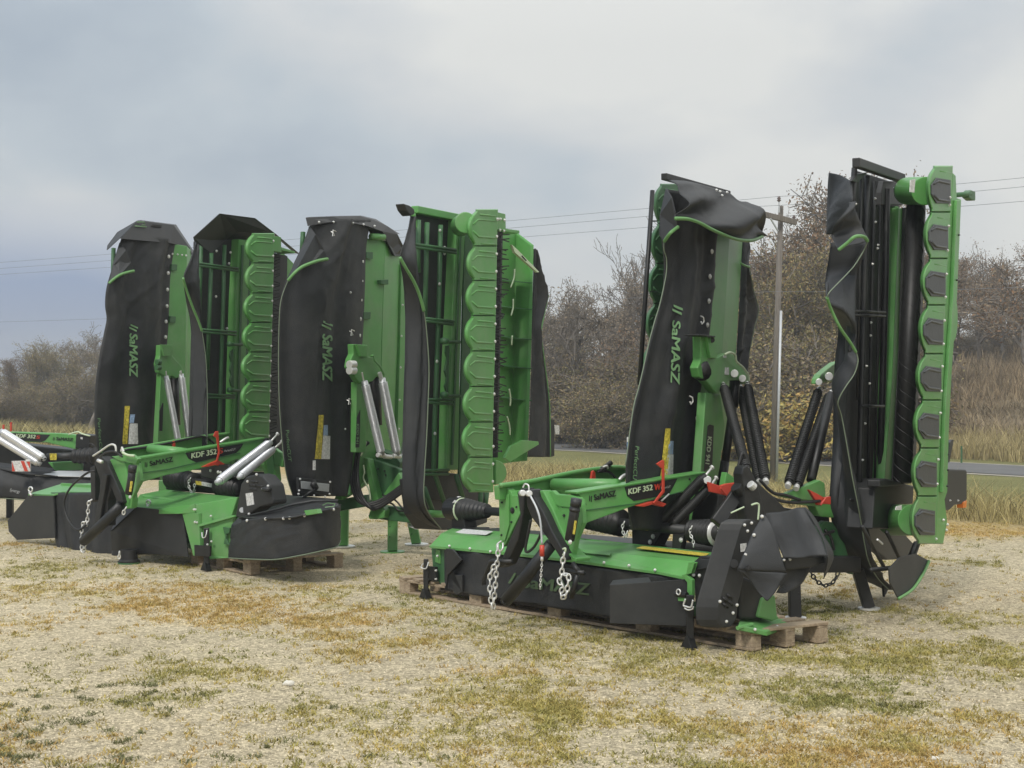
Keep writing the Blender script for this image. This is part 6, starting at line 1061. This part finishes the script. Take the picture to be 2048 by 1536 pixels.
for cx_, cy_ in ((61, 979), (297, 1005)):
    MB().tube([pe(cx_ + 4 * math.cos(a), cy_ + 5 * math.sin(a), .05) for a in [k * .524 for k in range(13)]], .009, 6, cap=False).build('lynch_pin', 'zinc', E, smooth=True); tubep(pe, [(cx_ - 2, cy_ + 6), (cx_ + 2, cy_ + 12)], .014, 'pin_shaft', 'zinc', E, 8, .05)
cE = sheet(pe, [(102, 985, -.02), (104, 1030, -.02), (110, 1075, -.02), (117, 1106, -.02)], [(262, 984, -.05), (258, 1040, -.05), (252, 1090, -.05), (246, 1115, -.05)], 'left_apron', 'black_fabric', E, nu=40, nv=20, folds=((3.2, .035, .1), (6, .01, -.3)), seed=51)
piping(pe, [(117, 1107, .0), (164, 1108, .0), (246, 1115, -.03)], cE, .005, m='edge_thread')
prism(pe, [(200, 1000), (420, 1020), (420, 1085), (200, 1080)], -.45, .06, 'inner_baffle', 'black_paint', E)
de = MB(); de.poly([pe(273, 1014, .18), pe(365, 1024, .06), pe(376, 1114, .06), pe(223, 1101, .22), pe(221, 1062, .24)], pe.n * -.012); de = de.build('deflector_panel', 'black_plastic', E, bevel=.003)
MB().poly([pe(273, 1013, .20), pe(221, 1062, .25), pe(232, 1040, .16), pe(252, 1018, .12)], pe.n * -.01).build('panel_flange', 'grey_fabric', de, bevel=.002)
deckE = flatE([(262, 1013, .1), (280, 989, -.4), (331, 979, -.75), (473, 993, -.75), (473, 995, -.15), (389, 1009, .05), (340, 1017, .1)], 'deck', 'green_paint', E)
MB().poly([pe(262, 1013, .12), pe(316, 1018, .12), pe(389, 1008, .09), pe(390, 1026, .09), (pe(356, 1028, .12)), pe(299, 1028, .12), pe(292, 1020, .12)], pe.n * -.015).build('deck_lip', 'green_paint', deckE, bevel=.004)
flatE([(284, 988, -.3), (382, 1000, -.25), (384, 1004, -.2), (285, 992, -.27)], 'deck_ridge', 'green_paint', deckE, -.04)
flatE([(360, 993, -.5), (380, 989, -.55), (440, 999, -.45), (432, 1003, -.35)], 'yellow_warning_strip', 'yellow_sticker', MB().add([pe(360, 992, -.5), pe(361, 992, -.5), pe(361, 993, -.5)], [(0, 1, 2)]).build('sticker_backing', 'yellow_sticker', deckE), .006)
side = MB(); side.poly([pe(389, 1009, .08), pe(475, 994, -.10), pe(462, 1034, -.06), pe(396, 1051, .08)], pe.n * -.03); side = side.build('deck_side', 'green_paint', E, bevel=.006)
MB().poly([pe(396, 1049, .10), pe(467, 1030, -.03), pe(468, 1034, -.03), pe(397, 1054, .10)], pe.n * -.03).build('side_flange', 'green_paint', side, bevel=.003)
MB().poly([pe(396, 1053, .07), pe(466, 1033, -.05), pe(461, 1116, -.05), pe(420, 1118, .05), pe(402, 1110, .07)], pe.n * -.03).build('side_plate', 'green_paint', E, bevel=.006)
MB().poly([pe(364, 1027, .10), pe(396, 1026, .10), pe(401, 1110, .10), pe(386, 1112, .10)], pe.n * -.04).build('side_leg', 'green_paint', E, bevel=.006)
bolts([pe(x, y, .11) for x, y in ((388, 1019), (391, 1019), (390, 1044), (394, 1045))] + [pe(422, 1032, .04), pe(423, 1083, .06), pe(415, 1089, .1)], pe.n, E, .009)
stand(pe, 413, 1056, 1143, off_of(pe, 413, 1143), .05, E); prism(pe, [(388, 1090), (420, 1092), (419, 1113), (389, 1112)], .12, .02, 'stand_plate', 'black_paint', E); hose([pe(404, 1065, .18), pe(405, 1075, .2), pe(411, 1073, .2), pe(414, 1060, .18)], .005, 'locking_clip', 'zinc', E)
prism(pe, [(445, 1054), (459, 1056), (458, 1066), (452, 1068), (452, 1078), (458, 1090), (447, 1088), (450, 1074)], .0, .02, 'catch_plate', 'dark_green_paint', E)
# right hand rounded skirt
arc = [(463, 1052, 1115, .0), (492, 1040, 1117, .10), (520, 1036, 1118, .14), (552, 1034, 1118, .16), (590, 1030, 1112, .12), (625, 1024, 1105, .02), (655, 1019, 1098, -.12), (674, 1012, 1092, -.30), (681, 1008, 1080, -.52)]
tp = [(x, y0, o) for x, y0, y1, o in arc]; bt = [(x if i else x - 6, y1, o) for i, (x, y0, y1, o) in enumerate(arc)]
cS = sheet(pe, tp, bt, 'round_apron', 'black_fabric', E, nu=26, nv=58, folds=((.3, .0, 3.2),), seed=52)
sk = cS
piping(pe, [(x, y + 1, o + .02) for x, y, o in bt], cS, .006, m='edge_thread')
bolts([pe(x, y, o) for x, y, o in ((494, 1041, .13), (531, 1038, .17), (567, 1037, .18), (579, 1036, .17), (609, 1031, .09), (638, 1024, -.02), (667, 1019, -.2))], pe.n, E, .012)
cov_ = MB(); cov_.poly([pe(463, 1050, .02), pe(478, 1034, -.05), pe(530, 1036, .18), pe(582, 1034, .19), pe(625, 1025, .05), pe(660, 1018, -.12), pe(679, 1014, -.36), pe(675, 1002, -.42), pe(625, 1003, -.25), pe(575, 1013, -.12)], Vector((0, 0, -.012))); cov_ = cov_.build('skirt_cover', 'black_plastic', E, bevel=.004)
MB().poly([pe(478, 1035, -.2), pe(575, 1013, -.2), pe(625, 1003, -.33), pe(676, 1002, -.5), pe(676, 998, -.95), pe(548, 987, -1.1), pe(480, 1010, -.8)], Vector((0, 0, -.012))).build('skirt_cover', 'black_plastic', E, bevel=.004)
tubep(pe, [(480, 1036, -.02), (560, 1017, -.05), (580, 1010, -.1), (625, 1002, -.22), (676, 1003, -.4)], .012, 'cover_fold', 'black_plastic', cov_, 8)
prism(pe, [(608, 1021), (633, 1018), (636, 1027), (612, 1031)], .14, .05, 'green_tab', 'green_paint', E); MB().tube([pe(*p) + Vector((0, 0, .01)) for p in ((645, 1013, -.1), (655, 1008, -.15), (670, 1010, -.2), (668, 1015, -.15), (650, 1017, -.1))], .004, 4).build('cover_logo', 'letter_green', cov_)
# belt guard
PEe = pe.shift(-.05)
bg_ = prism(PEe, [(470, 1034), (482, 967), (493, 953), (512, 948), (524, 951), (540, 970), (546, 1000), (546, 1008), (520, 1014), (485, 1036)], .0, .16, 'belt_guard', 'black_plastic', E, .015)
for x, y in ((503, 963), (498, 970), (513, 972), (500, 978)): MB().tube([PEe(x, y, .002), PEe(x + 13, y + 1, .002)], .009, 6).build('vent_louvre', 'rubber', bg_, smooth=True)
prism(PEe, [(491, 987), (505, 985), (508, 1009), (494, 1012)], .006, .004, 'instruction_label', 'white_sticker', bg_, 0); MB().tube([PEe(484, 1020, 0), PEe(484, 1020, .008)], .025, 16).build('reflector', 'galvanised', bg_)
bolts([PEe(x, y, .003) for x, y in ((495, 963), (525, 978), (536, 972), (498, 1028), (513, 949))], pe.n, E, .011)
tubep(PEe, [(527, 979), (540, 979)], .025, 'gearbox_stub', 'black_paint', E, 12, .03)
# beams
q0 = pe(281, 916, .35); PFm = Pl(q0.x, q0.y, .694, .72); q1 = q0 - pe.t * .55; PFk = Pl(q1.x, q1.y, .694, .72)
bm = prism(PFm, [(281, 916), (520, 877), (545, 878), (548, 890), (520, 905), (483, 915), (453, 927), (333, 950), (286, 964), (283, 940)], 0, .10, 'carrying_beam', 'green_paint', E, .006)
MB().poly([PFm(279, 915, .012), PFm(530, 875, .012), PFm(530, 878, .012), PFm(280, 919, .012)], PFm.n * -.125).build('beam_flange', 'green_paint', bm, bevel=.003); MB().poly([PFm(284, 945, .006), PFm(335, 938, .006), PFm(480, 905, .006), PFm(480, 906.5, .006), PFm(335, 940, .006), PFm(284, 947, .006)], PFm.n * -.01).build('beam_seam', 'dark_green_paint', bm)
beam_decals(PFm, 0, bm, ((300, 932), (346, 923), 9.5, (290, 936), (298, 933)), [(371, 906), (487, 887), (481, 897), (472, 906), (393, 925), (377, 917)], ((383, 917), (433, 908), 10.5), ((437, 908), (446, 906), 10, (449, 904), (471, 900), 4), .0, 'S')
b2 = prism(PFk, [(245, 902), (396, 875), (450, 866), (460, 869), (458, 884), (380, 912), (300, 925), (262, 925)], 0, .06, 'carrying_beam', 'green_paint', E, .006); MB().tube(cat([PFk(245, 900, .02), PFk(396, 874, .02), PFk(458, 867, .02)]), .016, 8).build('beam_flange', 'green_paint', b2, smooth=True)
MB().tube([PFk(299, 898, .05), PFm(372, 906, -.08)], .05, 16).build('cross_tube', 'green_paint', E, smooth=True); hose([PFk(250, 900, .04), PFk(310, 892, .05), PFk(375, 878, .05), PFk(405, 873, .05), PFk(425, 884, .05), PFk(432, 895, .05)], .012, 'hydraulic_hose', 'rubber', E)
prism(PFk, [(345, 888), (346, 882), (351, 882), (351, 895), (346, 895)], .06, .02, 'red_safety_clip', 'red_plastic', E); hose([PFk(440, 885, .08), PFk(450, 878, .1), PFk(457, 875, .1)], .014, 'hose_fitting', 'zinc', E)
rd1 = MB(); rd1.poly([PFm(x, y, .05) for x, y in ((427, 872), (431, 863), (437, 862), (440, 906), (436, 922), (432, 924), (437, 904), (433, 876))], PFm.n * -.012); rd1 = rd1.build('red_safety_lever', 'red_plastic', E, bevel=.003)
MB().poly([PFm(x, y, .03) for x, y in ((405, 934), (420, 927), (436, 920), (450, 928), (446, 935), (432, 930), (415, 934))], PFm.n * -.05).build('lever_foot', 'red_plastic', rd1, bevel=.004)
# headstock
PG = pe.shift(.40)
v1 = prism(PG, [(219, 919), (236, 914), (250, 925), (262, 1000), (260, 1016), (252, 1018), (246, 1005)], .03, .08, 'headstock_leg', 'green_paint', E, .008); v2 = prism(PG, [(277, 928), (267, 922), (260, 950), (256, 1012), (261, 1018), (264, 995), (281, 962)], .03, .04, 'headstock_leg', 'green_paint', E, .008)
prism(PG, [(238, 916), (278, 921), (272, 950), (262, 1010), (250, 960)], -.03, .02, 'headstock_web', 'green_paint', E, .004); prism(PG, [(222, 913), (262, 908), (276, 918), (272, 928), (240, 922)], .05, .04, 'headstock_box', 'green_paint', E, .006)
MB().poly([PG(x, y, .08) for x, y in ((188, 925), (193, 915), (203, 913), (212, 922), (240, 985), (245, 1005), (236, 1010), (222, 975), (215, 1000), (214, 1052), (195, 1052), (200, 960))], PG.n * -.10).build('coupling_frame', 'black_paint', E, bevel=.01)
MB().poly([PG(x, y, .12) for x, y in ((205, 948), (214, 950), (196, 1060), (186, 1058))], PG.n * -.06).build('coupling_arm', 'black_paint', E, bevel=.008); prism(PG, [(180, 935), (190, 930), (190, 1000), (182, 1005)], .02, .06, 'coupling_arm', 'black_paint', E, .006)
tubep(PG, [(242, 1011, .08), (205, 1048, .12), (167, 1083, .15)], .05, 'support_tube', 'black_paint', E, 18); tubep(PG, [(168, 1082, .155), (165.5, 1084, .155)], .037, 'tube_opening', 'rubber', E, 18)
hose([PG(186, 912, .1), PG(200, 903, .1), PG(216, 892, .1), PG(225, 889, .1), PG(231, 893, .1), PG(232, 906, .1)], .010, 'bright_handle', 'letter_white', E); tubep(PG, [(196, 921, .14), (204, 924, .14)], .018, 'coupling_pin', 'zinc', E, 10)
hose([PG(200, 914, .14), PG(212, 905, .15), PG(228, 903, .15), PG(238, 909, .12), PG(245, 914, .1)], .010, 'hydraulic_hose', 'rubber', E); hose([PG(245, 905, .1), PG(255, 910, .1), PG(268, 912, .1)], .012, 'hose_fitting', 'letter_pale', E); prism(PG, [(240, 903), (242, 893), (246, 903)], .05, .02, 'pointed_tag', 'zinc', E)
hose([PG(190, 942, .14), PG(176, 945, .18), PG(156, 960, .2), PG(139, 978, .2), PG(129, 1000, .2), (PG(130, 1022, .2)), PG(140, 1047, .2), PG(156, 1060, .2), PG(172, 1050, .16)], .011, 'looped_cable', 'rubber', E)
dt = tubep(PG, [(265, 934), (262, 960), (257, 988)], .036, 'document_tube', 'black_plastic', E, 16, .12); tubep(PG, [(265.5, 931), (264, 944)], .040, 'tube_cap', 'black_plastic', dt, 16, .12); prism(PG, [(261, 962), (265, 963), (262, 984), (258, 983)], .16, .004, 'yellow_label', 'yellow_sticker', dt, 0); bolts([PG(260, 994, .14)], PG.n, E, .014)
chain([PG(183, 1000, .13), PG(178, 1005, .13), PG(176, 1025, .13), PG(174, 1052, .13)], .05, .007, 'chain', E); chain([PG(172, 1042, .14), PG(165, 1050, .14), PG(163, 1075, .14), PG(165, 1103, .14), PG(172, 1090, .14)], .05, .007, 'chain', E); chain([PG(253, 1014, .14), PG(248, 1022, .14), PG(247, 1030, .14)], .045, .007, 'chain', E); chain([PG(239, 1103, .12), PG(238, 1117, .12)], .04, .007, 'chain', E)
# drive line of the left one
O6 = -.62
bellows(pe(345, 955, O6), pe(384, 963, O6), .11, .085, 6, 'shaft_boot', 'rubber', E); tubep(pe, [(384, 963), (388, 964)], .095, 'boot_ring', 'rubber', E, 20, O6); sh = tubep(pe, [(386, 964), (436, 972)], .042, 'drive_shaft', 'black_plastic', E, 16, O6)
prism(pe, [(391, 961.5), (403, 963.5), (403, 971), (391, 969)], O6 + .046, .004, 'shaft_label', 'yellow_sticker', sh, 0); prism(pe, [(403, 963.5), (424, 967), (424, 975), (403, 971)], O6 + .046, .004, 'shaft_label', 'white_sticker', sh, 0)
bellows(pe(440, 972, O6), pe(476, 976, O6), .09, .105, 5, 'shaft_boot', 'rubber', E); tubep(pe, [(475, 976), (480, 977)], .085, 'shaft_joint', 'black_paint', E, 16, O6); chain([pe(381, 956, O6 + .1), pe(377, 968, O6 + .1), pe(382, 983, O6 + .1), pe(388, 982, O6 + .1), pe(389, 968, O6 + .1)], .035, .005, 'shaft_chain', E)
prism(pe, [(400, 928), (455, 930), (470, 955), (440, 962), (402, 952)], O6 + .1, .2, 'suspension_bracket', 'black_paint', E, .01); bolts([pe(x, y, O6 + .12) for x, y in ((421, 941), (436, 944), (441, 945))], pe.n, E, .013); prism(pe, [(330, 960), (480, 975), (478, 992), (330, 980)], O6 - .1, .3, 'rear_housing', 'black_paint', E, .02)
spring(PFm(538, 887, .14), pe(437, 963, O6 + .42), .038, 46, 'steel', E, wire=.010); spring(PFm(546, 899, .14), pe(480, 953, O6 + .36), .032, 36, 'steel', E, wire=.009)
for a_, b_ in (((538, 887), (556, 867)), ((546, 899), (565, 882))): tubep(PFm, [a_, b_], .010, 'spring_rod', 'zinc', E, 8, .14); tubep(PFm, [(b_[0] - 2, b_[1] + 2), b_], .022, 'rod_nut', 'zinc', E, 6, .14)
prism(PFm, [(535, 876), (552, 880), (556, 892), (545, 900), (530, 890)], .06, .05, 'rod_bracket', 'black_paint', E)
lp = prism(PFm, [(527, 915), (543, 900), (556, 905), (552, 925), (552, 958), (546, 966), (540, 960), (528, 930)], -.25, .06, 'swing_arm', 'green_paint', E, .01); bolts([PFm(540, 922, -.24), PFm(545, 957, -.24)], PFm.n, lp, .014)
# skid drum under the left mower
sk_ = gnd(258, 1128); MB().tube([sk_ + Vector((0, 0, .005)), sk_ + Vector((0, 0, .03)), sk_ + Vector((0, 0, .05)), sk_ + Vector((0, 0, .14))], [.10, .105, .085, .08], 24).build('skid_drum', 'rubber', E); MB().tube([sk_ + Vector((0, 0, .004)), sk_ + Vector((0, 0, .02))], .108, 24).build('skid_rim', 'dark_green_paint', E)
cbm = MB(); p0, p1 = pe(130, 1080, -.35), pe(455, 1100, -.35); cbm.bar(g3(p0, .17), g3(p1, .17), .35, .06); cbm.build('cutter_bar', 'dark_green_paint', E, bevel=.01)
for k in (.15, .5, .85): c0 = g3(p0, .0).lerp(g3(p1, .0), k); MB().tube([c0 + Vector((0, 0, .01)), c0 + Vector((0, 0, .15))], .09, 16).build('skid_drum', 'rubber', E)
# ================================================================== mower F (far left, low)
PFf = Pl(-5.9, 19.3, .95, -.31)
G = thing('front_mower', (-6.3, 19.6, 0), 'low mower at the far left edge with a red and white striped warning board', 'mower', 'low mowers in the yard')
P = PFf
bm = prism(P, [(-60, 862), (0, 863), (123, 867), (152, 870), (152, 899), (123, 892), (93, 885), (60, 884), (20, 880), (-60, 878)], .1, .12, 'carrying_beam', 'green_paint', G, .008)
d = prism(P, [(-60, 864), (0, 865), (100, 869.5), (90, 881), (82, 884), (27, 880), (-60, 876)], .104, .004, 'black_decal', 'letter_black', bm, 0); lettering('KDF 352', (31, 874.5), (70, 877), 7, 'lettering', 'letter_pale', d, lambda x, y: P(x, y, .11), shear=.2); lettering('S', (72, 877), (79, 877.5), 6, 'lettering', 'red_plastic', d, lambda x, y: P(x, y, .11)); lettering('SaMASZ', (112, 880), (145, 882), 6, 'lettering', 'letter_black', bm, lambda x, y: P(x, y, .108), shear=.12); logo((105, 881), (110, 881), 7, 'letter_black', bm, lambda x, y: P(x, y, .108))
prism(P, [(152, 868), (180, 871), (178, 901), (150, 897)], .18, .25, 'headstock', 'black_paint', G, .01); prism(P, [(161, 874), (165, 875), (165, 879), (161, 878)], .186, .004, 'small_sticker', 'white_sticker', G, 0); hose([P(137, 869, .2), P(155, 864, .2), P(165, 868, .2), P(180, 872, .2)], .010, 'frame_edge', 'letter_pale', G); hose([P(178, 888, .2), P(187, 890, .2), P(188, 900, .2)], .012, 'cable', 'rubber', G)
spring(P(5, 864, .6), P(86, 916, .6), .042, 60, 'steel', G, wire=.010); spring(P(-3, 877, .6), P(77, 926, .6), .042, 60, 'steel', G, wire=.010); MB().tube([P(84, 914, .6), P(88, 920, .6)], .035, 10).build('spring_anchor', 'black_paint', G, bevel=.004)
tubep(P, [(95, 914), (152, 912)], .048, 'drive_shaft', 'black_plastic', G, 14, .25); prism(P, [(99, 907), (113, 907), (113, 920), (100, 920)], .30, .004, 'shaft_label', 'yellow_sticker', G, 0); bellows(P(150, 912, .25), P(190, 912, .25), .085, .10, 4, 'shaft_boot', 'rubber', G)
prism(P, [(168, 915), (190, 915), (192, 948), (165, 945)], .2, .2, 'pedestal', 'black_paint', G, .01); prism(P, [(-40, 880), (150, 900), (175, 940), (60, 945), (-40, 925)], -.2, .3, 'rear_housing', 'black_paint', G, .02); prism(P, [(95, 925), (160, 922), (168, 940), (110, 942)], .15, .2, 'deck', 'green_paint', G, .01)
cG = sheet(P, [(-60, 926, .5), (-60, 960, .6), (-60, 990, .6)], [(200, 956, .3), (205, 985, .4), (208, 1012, .4)], 'front_apron', 'black_fabric', G, nu=40, nv=14, folds=((3.2, .02, .1), (7, .006, .2)), seed=61); lettering('Synergy', (20, 982), (40, 986), 6, 'lettering', 'galvanised', cG, on(cG), bold=0, shear=.15)
MB().poly([P(-60, 926, .5), P(60, 948, .5), P(200, 957, .32), P(176, 942, -.1), P(110, 940, -.1), P(60, 932, 0), P(-60, 918, .1)], Vector((0, 0, -.012))).build('apron_top', 'black_fabric', G)
MB().poly([P(70, 952, .46), P(116, 943, .3), P(180, 944, .25), P(185, 955, .38)], Vector((0, 0, .012))).build('top_plate', 'galvanised', G, bevel=.003); piping(P, [(-60, 991, .62), (60, 1001, .5), (207, 1013, .42)], cG, .006, m='edge_thread')
wb = prism(P, [(23, 922), (60, 921), (60, 943), (24, 943)], .72, .02, 'warning_board', 'white_sticker', G, .002)
for x in (23, 41): prism(P, [(x, 922), (x + 6.5, 922), (x + 14 if x < 30 else x + 15, 942.5), (x + 8, 942.5)] if x > 30 else [(x + 1, 924), (x + 7, 942.5), (x + 1, 942.5)], .724, .003, 'red_stripe', 'red_plastic', wb, 0)
prism(P, [(52, 921.5), (59.5, 921.5), (59.5, 937)], .724, .003, 'red_stripe', 'red_plastic', wb, 0); prism(P, [(51, 919), (60, 919), (60, 923), (51, 923)], .73, .01, 'board_tag', 'paper', wb)
for x, y0, y1 in ((6, 850, 862), (21, 845, 863)): prism(P, [(x - 1.5, y0), (x + 1.5, y0 - 1), (x + 1.5, y1), (x - 1.5, y1)], .2, .02, 'red_safety_lever', 'red_plastic', G)
for x in (20, 150): q = P(x, 985, -.1); MB().bar(Vector((q.x, q.y, 0)), Vector((q.x, q.y, .5)), .08, .08, (0, 1, 0)).build('stand_leg', 'black_paint', G, bevel=.005)
